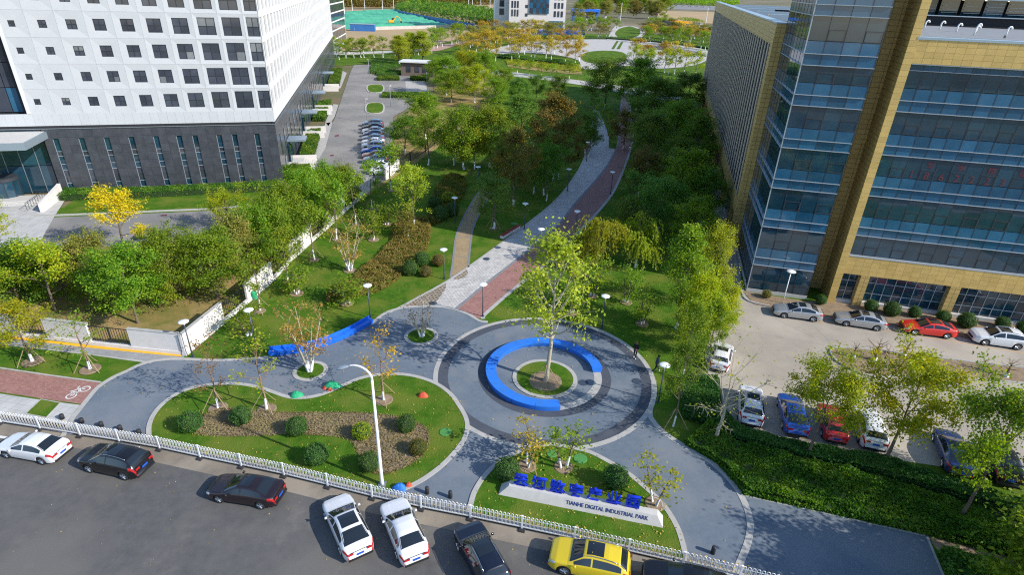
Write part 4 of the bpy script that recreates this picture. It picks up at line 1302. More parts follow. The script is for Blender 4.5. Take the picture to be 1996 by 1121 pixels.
def ball_bush(seed, n=2400, ls=.10):
    """clipped round bush, radius 1: leaves on an uneven sphere round a solid dark core"""
    rng = np.random.default_rng(seed)
    D = rng.normal(size=(n, 3)); D /= np.linalg.norm(D, axis=1, keepdims=True)
    lump = 1 + .08 * np.sin(D[:, 0] * 7 + seed) * np.sin(D[:, 1] * 6 + 2 * seed) + .04 * np.sin(D[:, 2] * 9 + D[:, 0] * 5)
    rr = lump * (1 - np.abs(rng.normal(size=n)) * .06 + (rng.uniform(size=n) < .05) * .07)
    pos = D * rr[:, None] * np.array([1, 1, .92]) + np.array([0, 0, .86])
    keep = pos[:, 2] > .02
    pos, D = pos[keep], D[keep]
    V, F = leaf_quads(pos, ls, rng, up=.2, outward=D * 1.2)
    tint = np.clip(rng.uniform(0, 1, len(pos)) * .7 + .3 * (np.sin(D[:, 0] * 5 + seed) * .5 + .5), 0, 1)
    cr = np_mesh('foliage', V, F, 'm_leaf_box', tint=tint)
    prof = [(.05, 0), (.10, .05), (.62, .16), (.83, .5), (.86, .86), (.78, 1.2), (.5, 1.52), (.15, 1.66)]
    return MB().lathe(prof, 12).mesh('stem', 'm_hedge_core', True), cr  # solid dark body inside the leaves, blocks see-through; no real stem


PROTO = {
    'dense': [grow(s, 8, 3.0, 1.8, 'round', 14, 5, 13500, .175, .30, up=.5, fill=55, ntwig=1) for s in (11, 12, 13, 14)],
    'loose': [grow(s, 7.5, 3.0, 2.0, 'round', 12, 5, 5200, .19, .28, up=.55, fill=6, ntwig=1) for s in (21, 22, 23)],
    'lot': [grow(s, 8, 3.6, 3.5, 'round', 11, 5, 12000, .19, .33, up=.3, fill=22, white=0, tr=.15, ntwig=1) for s in (31, 32, 33)],
    'poplar': [grow(s, 12, 2.4, 1.6, 'column', 24, 4, 10000, .21, .32, up=.8, fill=16, white=1.3, tr=.17) for s in (41, 42)],
    'big': [grow(s, 11, 3.6, 2.2, 'egg', 19, 5, 12500, .22, .36, up=.6, fill=40, tr=.18) for s in (51, 52, 53)],
    'young': [grow(s, 5.5, 1.7, 1.7, 'round', 9, 3, 1200, .20, .24, up=.6, tr=.08) for s in (61, 62, 63)],
    'sparse': [grow(s, 6.5, 2.1, 2.0, 'vase', 9, 4, 480, .17, .18, bark='m_bark_brown', up=.6, tr=.10, ntwig=2) for s in (71, 72, 73)],
    'multi': [grow(s, 4.6, 1.9, 1.0, 'vase', 26, 3, 1300, .12, .15, bark='m_bark_pale', white=.8, stems=5, tr=.07, up=.9, ntwig=1) for s in (81, 82)],
    'multibare': [grow(s, 4.6, 1.9, 1.0, 'vase', 26, 3, 300, .11, .16, bark='m_bark_pale', white=.8, stems=5, tr=.07, up=.9, ntwig=2) for s in (83, 84)],
    'shrub': [grow(s, 3.4, 1.6, .5, 'vase', 16, 3, 1200, .14, .2, bark='m_bark', white=.5, stems=3, tr=.055, up=.7) for s in (91, 92, 93)],
    'bare': [grow(s, 8, 3.4, 2.2, 'vase', 12, 6, 160, .18, .2, bark='m_bark_pale', white=0, tr=.15, up=.5, ntwig=4) for s in (101,)],
    'pollard': [grow(s, 2.0, .75, .8, 'vase', 8, 2, 0, .1, .1, bark='m_bark_brown', white=.7, stems=1, tr=.09, up=.9, tip=False) for s in (111, 112)],
    'centre': [grow(121, 13.4, 3.3, 3.6, 'egg', 22, 4, 3600, .25, .26, bark='m_bark_pale', white=0, tr=.19, up=1.3, ntwig=2)],
    'wild': [grow(s, 4.2, 2.6, .25, 'round', 15, 5, 13500, .155, .28, up=.5, fill=52, white=0, tr=.1) for s in (131, 132, 133)],
    'tuft': [grow(s, 2.6, 1.1, .9, 'vase', 12, 3, 420, .12, .13, bark='m_bark', white=.6, stems=2, tr=.05, up=.8) for s in (141, 142)],
    'willow': [willow(s) for s in (5, 6)],
}
for key in ('lot',): pass
stake_m = MB().tube([(0, 0, 0), (0, 0, 1)], .03, 5).mesh('support_stake', 'm_wood')
basin_m = MB().lathe([(.75, 0), (.72, .05), (.6, .03), (.3, .05), (.12, .07)], 20).mesh('soil_basin', 'm_soil', True)
NT = [0]


def plant(kind, x, y, h, r, leaf, label, group=None, stakes=0, basin=0, name='tree', variant=None, rz=None, white=True):
    NT[0] += 1
    P = PROTO[kind]
    trunk, crown, H0, r0 = P[(NT[0] if variant is None else variant) % len(P)]
    t = empty(name, (x, y, 0.03), (NT[0] * 1.7) % 6.28 if rz is None else rz, label, 'tree' if name not in ('shrub', 'bush') else 'shrub', group)
    sc = (r / r0, r / r0, h / H0)
    tk = link('trunk', trunk, t, scale=sc)
    if not white:
        tk.material_slots[1].link = 'OBJECT'; tk.material_slots[1].material = tk.material_slots[0].material
    if crown is not None: link('crown' if name not in ('shrub', 'bush') else 'foliage', crown, t, scale=sc, m=leaf)
    for k in range(stakes):
        a = 2 * math.pi * k / stakes + .4
        tp = Vector((.08 * math.cos(a), .08 * math.sin(a), 1.7)); b = Vector((1.15 * math.cos(a), 1.15 * math.sin(a), 0))
        d = tp - b
        o = link('support_stake', stake_m, t, b, d.to_track_quat('Z', 'Y').to_euler(), (1, 1, d.length))
    if basin: link('soil_basin', basin_m, t, (0, 0, .015), scale=(basin, basin, 1))
    return t


# --- plaza and the beds beside it
plant('centre', 3.10,40.65,13.87,3.01, 'm_leaf_lime', 'tall pale-barked tree with yellow-green leaves inside the blue ring bench', stakes=4, basin=1.9, rz=1.0)
plant('sparse', -22.43,35.72,6.64,1.43, 'm_leaf_rust', 'nearly bare staked tree, leftmost in the bean-shaped bed', None, 3, 1)
plant('sparse', -18.68,35.79,7.40,1.80, 'm_leaf_yg', 'staked tree with few yellow-green leaves beside the round bushes of the bean-shaped bed', None, 3, 1)
plant('sparse', -9.94,37.40,6.77,1.58, 'm_leaf_yellow', 'staked sparse tree with yellow leaves beside the street lamp', None, 3, 1)
plant('multi', -17.00,40.97,6.38,2.28, 'm_leaf_orange', 'many-stemmed tree with brown-orange leaves in the planter near the blue bench', rz=.5)
plant('multibare', -8.38,47.09,3.66,1.95, 'm_leaf_rust', 'nearly bare many-stemmed tree in the round planter by the path', rz=.2)
plant('multi', -18.68,60.55,6.03,2.24, 'm_leaf_orange', 'many-stemmed orange-leaved tree alone on the sunny lawn', basin=1)
plant('shrub', -18.03,69.70,4.38,1.95, 'm_leaf_mid', 'green many-stemmed shrub behind the orange-leaved tree on the lawn', basin=1, name='shrub')
plant('shrub', -22.79,54.61,3.66,1.93, 'm_leaf_mid', 'green many-stemmed shrub close to the white boundary wall', basin=1, name='shrub')
plant('shrub', -17.01,52.89,3.08,2.09, 'm_leaf_mid', 'green shrub with a bare soil ring left of the park lamp', basin=1, name='shrub')
plant('shrub', -24.31,46.16,3.55,1.76, 'm_leaf_mid', 'low green shrub at the corner of the boundary wall', name='shrub')
plant('shrub', -17.43,75.17,3.39,1.91, 'm_leaf_mid', 'small green shrub next to the reddish ground cover', basin=.8, name='shrub')
plant('shrub', -13.98,71.09,4.24,1.82, 'm_leaf_olive', 'olive shrub rising from the reddish ground cover', name='shrub')
# sign bed
plant('tuft', 1.46,30.69,3.59,1.29, 'm_leaf_gold', 'small golden-leaved staked tree behind the sign', basin=.9, stakes=2)
plant('tuft', 4.01,30.71,3.69,1.26, 'm_leaf_mid', 'small green tree in a soil ring behind the sign', basin=.9)
plant('tuft', 9.79,27.69,3.41,1.27, 'm_leaf_yg', 'small yellow-green tree at the right end of the sign', basin=.9)
# street trees on the left
plant('loose', -40.64,40.94,5.90,2.50, 'm_leaf_yg', 'yellow-green staked street tree beside the yellow tactile strip, leftmost', None, 3, 1.1)
plant('sparse', -35.21,40.14,5.76,2.09, 'm_leaf_mid', 'thin green staked street tree in front of the railing', None, 3, 1.1)
# behind the boundary wall
plant('loose', -44.72,49.59,7.79,3.04, 'm_leaf_yg', 'yellow-green tree behind the railing at the left edge', white=False)
plant('dense', -35.56,47.75,8.25,2.94, 'm_leaf_mid', 'round green tree behind the wall panel between two railings', white=False)
plant('dense', -30.45,53.04,7.64,3.03, 'm_leaf_mid', 'round green tree behind the corner of the boundary wall', white=False)
plant('loose', -46.67,64.34,7.94,3.15, 'm_leaf_yellow', 'bright golden-yellow tree beside the drive', white=False)
plant('loose', -60.20,61.13,7.55,2.59, 'm_leaf_yg', 'yellow-green tree at the left edge by the forecourt')
plant('loose', -37.19,71.49,5.86,2.64, 'm_leaf_yg', 'yellow-green tree in front of the hedge of the white building')
WILD = [(-50.87,48.47,7.12,3.02, 'm_leaf_green'), (-49.20,50.84,6.47,2.94, 'm_leaf_green'), (-45.86,52.72,5.24,2.50, 'm_leaf_mid'), (-43.27,54.05,6.55,2.30, 'm_leaf_tinge'),
        (-40.25,50.94,5.10,2.44, 'm_leaf_green'), (-36.65,52.82,5.49,2.50, 'm_leaf_mid'), (-33.95,51.70,8.47,2.00, 'm_leaf_mid'), (-34.25,57.14,5.28,2.42, 'm_leaf_mid'),
        (-29.87,58.10,7.54,2.32, 'm_leaf_tinge'), (-28.94,60.84,7.46,2.64, 'm_leaf_mid'), (-27.69,63.06,7.63,2.60, 'm_leaf_mid'), (-28.68,68.44,7.72,2.78, 'm_leaf_mid'),
        (-27.24,72.04,8.31,2.63, 'm_leaf_mid'), (-26.55,78.93,7.21,2.54, 'm_leaf_mid'), (-25.60,84.13,5.65,2.54, 'm_leaf_mid'), (-30.06,80.73,5.34,2.31, 'm_leaf_green'), (-36.98,93.72,2.58,2.10, 'm_leaf_green'),
        (-49.56,54.17,4.47,2.33, 'm_leaf_green'), (-40.50,54.84,4.05,2.14, 'm_leaf_mid'), (-31.82,66.53,5.35,2.09, 'm_leaf_yg'), (-25.13,74.08,6.29,2.00, 'm_leaf_mid')]
WLAB = ['dense green thicket tree at the left edge behind the railing', 'dense green bushy tree behind the yellow-green one at the left', 'green bushy tree between the yellow-green tree and the orange-tinged one',
        'bushy tree with orange-tinged leaves below the golden-yellow tree', 'dark bushy tree in front of the orange-tinged one', 'bushy green tree in the middle of the row behind the wall', 'tall feathery green tree in the row beside the drive',
        'bushy green tree behind the tree at the wall corner', 'bushy tree with orange-brown tinge behind the third wall panel', 'green tree leaning over the white wall panel by the lawn',
        'green tree above the railing midway along the lawn wall', 'tall green tree at the corner of the drive', 'green tree above the upper white wall panel', 'green tree just left of the parked cars',
        'green tree hiding the nearest parked cars', 'dark green tree beside the corner of the white building', 'low green tree against the corner of the dark stone base', 'green tree at the left with the forecourt behind it',
        'green tree just right of the golden-yellow tree', 'yellowish tree behind the second white wall panel', 'small green tree overhanging the railing near the parked cars']
for (a, lf), lb in zip([((w[0], w[1], w[2], w[3]), w[4]) for w in WILD], WLAB):
    plant('wild', *a, lf, lb, 'trees behind the boundary wall', white=False)
ROW = [-25.12,50.73,6.56,1.49, -24.69,57.36,6.58,1.65, -23.56,63.11,7.16,1.78, -22.72,69.46,7.93,1.92, -21.55,74.79,7.72,1.87, -20.72,81.00,7.42,1.83, -19.67,89.68,7.89,2.19]
ORD = ['first', 'second', 'third', 'fourth', 'fifth', 'sixth', 'seventh', 'eighth', 'ninth', 'tenth', 'eleventh', 'twelfth', 'thirteenth', 'fourteenth', 'fifteenth', 'sixteenth', 'seventeenth', 'eighteenth', 'nineteenth', 'twentieth', 'twenty-first', 'twenty-second', 'twenty-third', 'twenty-fourth', 'twenty-fifth', 'twenty-sixth']
RR = [ROW[i:i + 4] for i in range(0, len(ROW), 4)]
for i, a in enumerate(RR):
    plant('young', *a, 'm_leaf_mid', f'{ORD[i]} white-trunked staked tree along the inside of the lawn wall, counted from the street', 'staked trees along the lawn wall', 3, .8)
plant('loose', -13.67,74.57,8.73,2.64, 'm_leaf_lime', 'yellow-green white-trunked tree at the top of the sunny lawn')
plant('loose', -2.80,75.00,7.96,2.90, 'm_leaf_dark', 'dark green staked tree beside the path bench', None, 4, .8)
# shaded grove between the car park and the path
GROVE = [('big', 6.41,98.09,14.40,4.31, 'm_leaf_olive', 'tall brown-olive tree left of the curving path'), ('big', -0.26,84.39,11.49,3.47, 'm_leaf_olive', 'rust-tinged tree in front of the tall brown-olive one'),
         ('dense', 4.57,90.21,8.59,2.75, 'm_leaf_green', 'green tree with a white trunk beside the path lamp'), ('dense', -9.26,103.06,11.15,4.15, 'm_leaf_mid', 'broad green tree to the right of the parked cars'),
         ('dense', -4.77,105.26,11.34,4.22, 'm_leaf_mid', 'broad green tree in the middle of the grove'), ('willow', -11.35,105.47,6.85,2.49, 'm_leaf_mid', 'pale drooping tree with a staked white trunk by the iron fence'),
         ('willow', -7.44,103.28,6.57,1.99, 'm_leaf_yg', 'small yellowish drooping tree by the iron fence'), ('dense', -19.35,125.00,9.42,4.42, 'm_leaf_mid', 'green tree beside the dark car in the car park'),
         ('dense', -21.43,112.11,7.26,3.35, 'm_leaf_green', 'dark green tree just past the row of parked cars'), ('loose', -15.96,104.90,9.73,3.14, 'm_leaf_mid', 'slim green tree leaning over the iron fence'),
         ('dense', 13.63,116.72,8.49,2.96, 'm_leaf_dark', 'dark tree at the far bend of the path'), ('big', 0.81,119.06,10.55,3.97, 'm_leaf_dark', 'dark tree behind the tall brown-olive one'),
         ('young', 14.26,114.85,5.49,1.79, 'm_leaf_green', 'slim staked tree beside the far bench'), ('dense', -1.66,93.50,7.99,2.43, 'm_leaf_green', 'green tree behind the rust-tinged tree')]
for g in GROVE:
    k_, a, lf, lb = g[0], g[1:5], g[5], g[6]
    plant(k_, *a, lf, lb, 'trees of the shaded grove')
# willows and shrubs on the right lawn
plant('willow', 9.97,63.63,6.13,2.39, 'm_leaf_willow', 'yellow weeping willow right of the brick path', None, 4, variant=0)
plant('willow', 14.70,64.01,5.59,2.17, 'm_leaf_willow', 'olive weeping willow left of the bright green trees', None, 4, variant=1)
plant('willow', 15.57,72.29,5.14,2.20, 'm_leaf_dark', 'dark weeping willow behind the two sunlit ones')
plant('shrub', 8.77,56.30,4.76,1.69, 'm_leaf_mid', 'green shrub just below the yellow weeping willow', basin=.8, name='shrub')
plant('shrub', 12.21,55.16,4.13,1.61, 'm_leaf_mid', 'green shrub just below the olive weeping willow', basin=.9, name='shrub')
plant('shrub', 6.24,52.35,3.95,1.55, 'm_leaf_mid', 'green shrub behind the tree of the ring bench', basin=.9, name='shrub')
plant('shrub', 13.12,50.76,4.17,1.51, 'm_leaf_mid', 'green shrub on the lawn above the two people', basin=.9, name='shrub')
plant('shrub', 7.61,65.49,3.91,1.70, 'm_leaf_mid', 'green shrub right beside the brick path', basin=.6, name='shrub')
BR_ = [('poplar', 16.43,50.19,10.89,1.74, 'm_leaf_mid', 'bright green tree at the top of the clump beside the gold building'), ('dense', 20.39,54.61,9.41,1.77, 'm_leaf_lime', 'bright yellow-green tree of the clump, nearest the gold building'),
       ('dense', 16.90,45.68,8.44,2.04, 'm_leaf_yg', 'bright green tree in the middle of the clump'), ('dense', 19.79,47.78,6.76,1.71, 'm_leaf_yg', 'bright green tree overhanging the parked white hatchback'),
       ('loose', 14.97,41.61,8.29,1.52, 'm_leaf_mid', 'leafy green tree just right of the two people'), ('loose', 12.76,35.43,8.45,1.42, 'm_leaf_green', 'dark green staked tree with a white trunk at the plaza edge'),
       ('dense', 18.11,44.92,6.39,1.43, 'm_leaf_mid', 'green tree behind the white hatchback')]
for g in BR_: plant(g[0], *g[1:5], g[5], g[6], 'clump of trees beside the gold building', 3 if 'staked' in g[6] else 0)
plant('bare', 15.69,34.09,8.66,2.73, 'm_leaf_yg', 'bare branching tree beside the parked white car')
plant('lot', 21.89,32.66,8.54,2.54, 'm_leaf_yg', 'yellow-green tree over the blue and red parked cars', variant=0)
plant('lot', 27.09,31.98,10.32,3.02, 'm_leaf_yg', 'broad yellow-green tree in the middle of the car park hedge', variant=1)
plant('lot', 29.55,27.36,11.28,2.82, 'm_leaf_mid', 'green tree over the dark parked cars at the right edge', variant=2)
plant('lot', 35.40,27.68,8.90,2.56, 'm_leaf_mid', 'green tree half cut off at the right edge')
for i, (x, y, h, r) in enumerate(((29.5, 19.5, 9, 4.2), (36.0, 17.0, 10, 4.5), (29.0, 13.5, 9, 4.0), (37.5, 23.0, 9, 4.2))):
    plant('dense', x, y, h, r, 'm_leaf_mid', f'{ORD[i]} roadside tree past the lower right corner, known by its shadow on the pavement', 'roadside trees past the corner')
# shaded trees between the brick path and the gold building
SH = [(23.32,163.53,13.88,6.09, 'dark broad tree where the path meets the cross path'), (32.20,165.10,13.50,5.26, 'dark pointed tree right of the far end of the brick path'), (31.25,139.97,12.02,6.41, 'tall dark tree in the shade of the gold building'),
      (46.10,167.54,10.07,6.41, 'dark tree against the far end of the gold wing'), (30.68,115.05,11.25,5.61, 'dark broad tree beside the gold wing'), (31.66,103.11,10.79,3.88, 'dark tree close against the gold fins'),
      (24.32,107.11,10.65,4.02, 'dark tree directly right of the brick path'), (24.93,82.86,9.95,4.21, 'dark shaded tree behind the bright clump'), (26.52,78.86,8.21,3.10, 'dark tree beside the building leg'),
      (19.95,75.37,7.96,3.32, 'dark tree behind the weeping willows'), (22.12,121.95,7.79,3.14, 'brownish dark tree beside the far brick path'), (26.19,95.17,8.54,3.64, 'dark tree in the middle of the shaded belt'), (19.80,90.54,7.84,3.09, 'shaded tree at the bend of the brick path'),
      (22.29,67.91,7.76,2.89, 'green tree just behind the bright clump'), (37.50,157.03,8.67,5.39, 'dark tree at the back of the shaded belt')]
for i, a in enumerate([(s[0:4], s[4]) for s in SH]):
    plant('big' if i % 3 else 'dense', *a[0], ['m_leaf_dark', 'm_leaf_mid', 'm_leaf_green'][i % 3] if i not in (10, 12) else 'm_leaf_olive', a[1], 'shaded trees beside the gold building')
# green trees beyond the car park
GB = [-21.21,179.12,10.86,4.82, -17.26,194.27,11.35,4.63, -10.55,190.66,11.46,4.55, -27.32,202.80,7.61,3.60, -12.14,168.36,10.06,4.06, -4.59,178.04,8.49,3.70, -18.42,167.18,8.69,4.25, -0.01,166.74,7.38,3.49, 5.12,175.67,7.03,3.15, -6.02,158.37,8.32,3.32, 10.89,172.67,7.61,3.09]
GB = [GB[i:i + 4] for i in range(0, len(GB), 4)]
GBL = ['broad bright green tree right of the gatehouse', 'bright green tree behind the gatehouse roof', 'bright green tree above the iron fence end', 'bright green tree touching the gatehouse', 'green tree in the dry grass strip', 'darker green tree by the cross path', 'green tree nearest the empty parking bay', 'dark shrubby tree below the cross path', 'dark reddish tree below the cross path', 'green tree at the end of the dry strip', 'dark shrubby tree nearest the path junction']
for i, a in enumerate(GB): plant('dense', *a, ['m_leaf_mid', 'm_leaf_yg', 'm_leaf_mid'][i % 3] if i not in (7, 8, 10) else 'm_leaf_dark', GBL[i], 'trees beyond the car park')
for a, lb in ((((-46.55,240.66,10.97,3.52)), 'leftmost poplar of the group behind the gatehouse'), ((-44.52,254.52,11.16,3.51), 'tallest poplar of the group behind the gatehouse'), ((-38.81,252.67,11.84,4.10), 'rightmost poplar of the group behind the gatehouse'), ((-45.37,247.46,9.78,3.02), 'short poplar in the middle of the group behind the gatehouse')):
    plant('poplar', *a, 'm_leaf_lime', lb, 'poplars behind the gatehouse')
# young trees in the far park, in rows
rngp = random.Random(3)


def row(pts, n, h, r, leaf, label, group, jit=1.0, kind='young'):
    ln = smooth_line(pts, 8)
    for i in range(n):
        q = ln[int((i + .5) / n * (len(ln) - 1))]
        plant(kind, q[0] + rngp.uniform(-jit, jit), q[1] + rngp.uniform(-jit, jit), h * rngp.uniform(.85, 1.2), r * rngp.uniform(.85, 1.2), leaf, f'{ORD[i]} from the left: {label}', group)


row([(-18.64,258.33),(-2.91,271.95),(10.78,281.82),(23.64,256.29)], 11, 8.6, 3.1, 'm_leaf_gold', 'young golden tree in the row below the curved terrace', 'golden trees below the terrace', 2)
row([(-26.20,282.95),(-13.64,312.16),(1.63,336.02),(30.63,358.29)], 16, 8.6, 3.3, 'm_leaf_gold', 'young golden tree in the row along the promenade', 'golden trees along the promenade', 3)
row([(-23.22,321.81),(-15.24,347.59),(1.68,373.61),(23.47,385.70)], 16, 9, 3.6, 'm_leaf_tinge', 'tinged young tree in the back row behind the promenade', 'trees behind the promenade', 4)
row([(-23.47,344.54),(-16.25,370.04),(1.71,395.59),(14.89,409.03)], 12, 9, 3.6, 'm_leaf_gold', 'golden tree in the last row under the distant office block', 'golden trees under the distant office block', 4)
row([(17.30,386.88),(30.68,399.74),(44.96,413.45),(57.25,418.52)], 10, 8, 3.2, 'm_leaf_tinge', 'tinged young tree in front of the blue awnings', 'trees in front of the blue awnings', 4)
row([(29.53,432.37),(42.96,467.12),(58.78,474.49),(70.49,490.68)], 12, 9, 4.2, 'm_leaf_mid', 'green tree left of the round lawn', 'green trees left of the round lawn', 5)
row([(73.84,380.64),(86.52,375.43),(95.56,363.09),(103.89,345.95)], 12, 9, 3.0, 'm_leaf_mid', 'young green tree in the row behind the terrace steps', 'green trees behind the terrace steps', 3)
row([(82.19,420.62),(95.84,418.14),(108.08,400.38),(117.63,383.40)], 18, 8.5, 3.8, 'm_leaf_gold', 'golden tree in the far row right of the round lawn', 'golden trees right of the round lawn', 5)
row([(86.04,457.10),(104.02,455.57),(116.90,434.68),(126.81,414.85)], 16, 8.5, 4.0, 'm_leaf_tinge', 'tinged tree in the last row right of the round lawn', 'tinged trees right of the round lawn', 5)
row([(-0.83,295.14),(11.48,303.55),(23.15,293.83),(25.96,270.86)], 8, 8.4, 3.0, 'm_leaf_gold', 'golden tree on the pale paving left of the oval lawn', 'golden trees left of the oval lawn', 3)
row([(44.01,251.96),(52.88,249.57),(60.15,245.39),(67.09,237.13)], 9, 8.6, 2.8, 'm_leaf_yg', 'young yellow-green tree below the terrace', 'yellow-green trees below the terrace', 3)
row([(48.59,284.90),(56.79,281.41),(65.28,278.14),(76.51,277.55)], 8, 8.6, 3.0, 'm_leaf_gold', 'young golden tree on the pale terrace', 'golden trees on the terrace', 3)
row([(-76.36,248.89),(-67.40,262.43),(-55.94,269.77),(-36.12,288.44)], 14, 7.5, 2.8, 'm_leaf_mid', 'young green tree along the far road past the car park', 'green trees along the far road', 3)
row([(-44.27,304.36),(-38.56,330.17),(-30.75,347.98)], 8, 9, 3.0, 'm_leaf_mid', 'young green tree beside the bare ground', 'green trees beside the bare ground', 2)
row([(94.91,480.77),(109.65,509.30),(115.96,501.10)], 5, 10, 4.5, 'm_leaf_mid', 'green tree beside the dark arched shed', 'green trees by the shed', 3)
row([(-73.78,260.52),(-73.18,276.68),(-65.28,292.55)], 5, 7, 2.8, 'm_leaf_yg', 'young yellowish tree by the grey office block', 'yellowish trees by the grey block', 3)
row([(-2.34,231.32),(5.23,226.34),(12.56,222.85),(19.59,218.21)], 5, 5, 2.2, 'm_leaf_mid', 'low young tree beside the cross path', 'low trees beside the cross path', 1)
row([(50.98,570.28),(68.92,648.16),(100.21,687.71),(128.89,695.73),(147.04,677.23)], 12, 15, 7, 'm_leaf_tinge', 'tall autumn tree at the near edge of the far wood', 'trees of the far wood', 6, kind='big')
row([(65.83,731.23),(104.87,811.88),(149.06,845.16),(178.31,810.49)], 12, 17, 8, 'm_leaf_mid', 'tall tree in the middle of the far wood', 'trees deep in the far wood', 8, kind='big')
row([(90.46,930.95),(147.26,1021.78),(219.92,1023.27)], 9, 18, 10, 'm_leaf_olive', 'tall tree at the back of the far wood', 'trees at the back of the far wood', 10, kind='big')
# slender white-trunked trees in the shade beside the far path
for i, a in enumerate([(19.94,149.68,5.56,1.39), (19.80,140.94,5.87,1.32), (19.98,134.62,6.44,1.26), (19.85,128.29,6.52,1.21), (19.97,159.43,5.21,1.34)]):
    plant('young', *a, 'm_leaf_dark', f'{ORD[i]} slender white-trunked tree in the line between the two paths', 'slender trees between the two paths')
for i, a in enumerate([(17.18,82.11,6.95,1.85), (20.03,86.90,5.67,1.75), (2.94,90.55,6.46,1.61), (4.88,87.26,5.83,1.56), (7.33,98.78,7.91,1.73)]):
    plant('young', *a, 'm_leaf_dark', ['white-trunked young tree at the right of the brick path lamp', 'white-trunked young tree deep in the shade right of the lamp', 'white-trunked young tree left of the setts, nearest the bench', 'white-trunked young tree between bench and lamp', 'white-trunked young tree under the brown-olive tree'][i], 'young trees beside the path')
# pollards on the soil island
for i, a in enumerate([(31.92,45.91,1.69,0.80), (33.56,45.51,2.46,1.03), (36.81,46.46,1.99,1.05), (34.45,45.39,1.74,0.61), (42.97,44.60,1.51,0.69), (44.38,43.66,1.93,0.91), (36.45,44.22,1.78,0.64)]):
    plant('pollard', *a, 'm_leaf_rust', f'{ORD[i]} cut-back bare pollard on the soil island' + (' with a whitened stem' if i < 3 else ' among the small ones'), 'pollards on the soil island')

# --- clipped round bushes
BALLS = [ball_bush(s) for s in (1, 2, 3)]
for i, (x, y, r, lf, lb) in enumerate([
        (-23.19,33.25,0.87, 'm_leaf_box', 'round clipped green bush at the left end of the bean-shaped bed'), (-19.91,34.17,0.80, 'm_leaf_box', 'round clipped green bush below the two staked trees'),
        (-15.38,33.21,0.79, 'm_leaf_box', 'round clipped green bush in the middle of the bean-shaped bed'), (-10.57,33.02,0.71, 'm_leaf_yg', 'round clipped bush with a yellow top'),
        (-13.04,30.41,0.85, 'm_leaf_box', 'largest round clipped green bush near the white barrier'), (-9.36,29.91,0.77, 'm_leaf_box', 'round clipped green bush beside the street lamp foot'),
        (-7.51,34.01,0.73, 'm_leaf_box', 'round clipped green bush at the right of the bare bed'), (-6.25,31.62,0.65, 'm_leaf_olive', 'round clipped brownish bush at the right of the bare bed'),
        (-11.60,60.17,0.94, 'm_leaf_box', 'round clipped green bush left of the lawn lamp'), (-10.67,62.58,0.97, 'm_leaf_box', 'round clipped green bush behind the brown ones by the lawn lamp'),
        (-9.79,59.84,0.70, 'm_leaf_tan', 'round clipped brown bush in front of the green pair'), (-8.75,62.71,0.79, 'm_leaf_rust', 'round clipped rusty bush next to the lamp post'),
        (-10.35,77.62,1.15, 'm_leaf_box', 'round shaded bush at the lawn shadow edge'), (-9.92,84.18,1.08, 'm_leaf_yg', 'round shaded bush with a yellow-green top'), (-8.96,79.53,1.10, 'm_leaf_box', 'round shaded bush beside the shaded lamp'), (-11.75,82.19,1.06, 'm_leaf_box', 'round shaded bush furthest left in the shade'),
        (0.09,29.60,0.87, 'm_leaf_box', 'round clipped green bush left of the blue letters'), (7.38,29.16,0.90, 'm_leaf_box', 'round clipped green bush behind the blue letters'),
        (27.99,57.37,0.51, 'm_leaf_tan', 'thin small bush at the foot of the glass tower'), (33.45,56.33,0.61, 'm_leaf_box', 'small round bush between the silver cars and the tower'),
        (38.25,55.17,0.71, 'm_leaf_box', 'loose green bush behind the second silver car'), (39.97,54.32,0.86, 'm_leaf_box', 'round bush left of the red car'), (42.34,54.21,0.65, 'm_leaf_box', 'small round bush behind the red car'),
        (44.78,53.36,0.69, 'm_leaf_box', 'small round bush at the rear of the red car'), (46.49,52.39,0.89, 'm_leaf_box', 'large round bush between the red and the white car'), (50.29,52.49,0.68, 'm_leaf_box', 'small round bush behind the white car'), (51.86,51.63,0.73, 'm_leaf_box', 'round bush at the right edge by the shopfront')]):
    t = empty('round_bush', (x, y, .05), i * 1.3, lb, 'bush', 'clipped round bushes')
    st, fo = BALLS[i % 3]
    sz = max(r, .35)
    link('stem', st, t, scale=(sz, sz, sz)); link('foliage', fo, t, scale=(sz, sz, sz), m=lf)
    if lb.endswith('yellow top'):
        pass


# --- hedges and thickets: leaves over a solid dark core
def inside(pts, n, rng):
    P = np.array(pts); lo, hi = P.min(0), P.max(0)
    out = []
    x0, y0 = P[:, 0], P[:, 1]; x1, y1 = np.roll(x0, -1), np.roll(y0, -1)
    tot = 0
    while tot < n:
        q = rng.uniform(lo, hi, size=(n * 2, 2))
        c = np.zeros(len(q), bool)
        for a, b, c_, d in zip(x0, y0, x1, y1):
            if b == d: continue
            cond = ((b > q[:, 1]) != (d > q[:, 1])) & (q[:, 0] < (c_ - a) * (q[:, 1] - b) / (d - b) + a)
            c ^= cond
        out.append(q[c]); tot += c.sum()
    return np.concatenate(out)[:n]


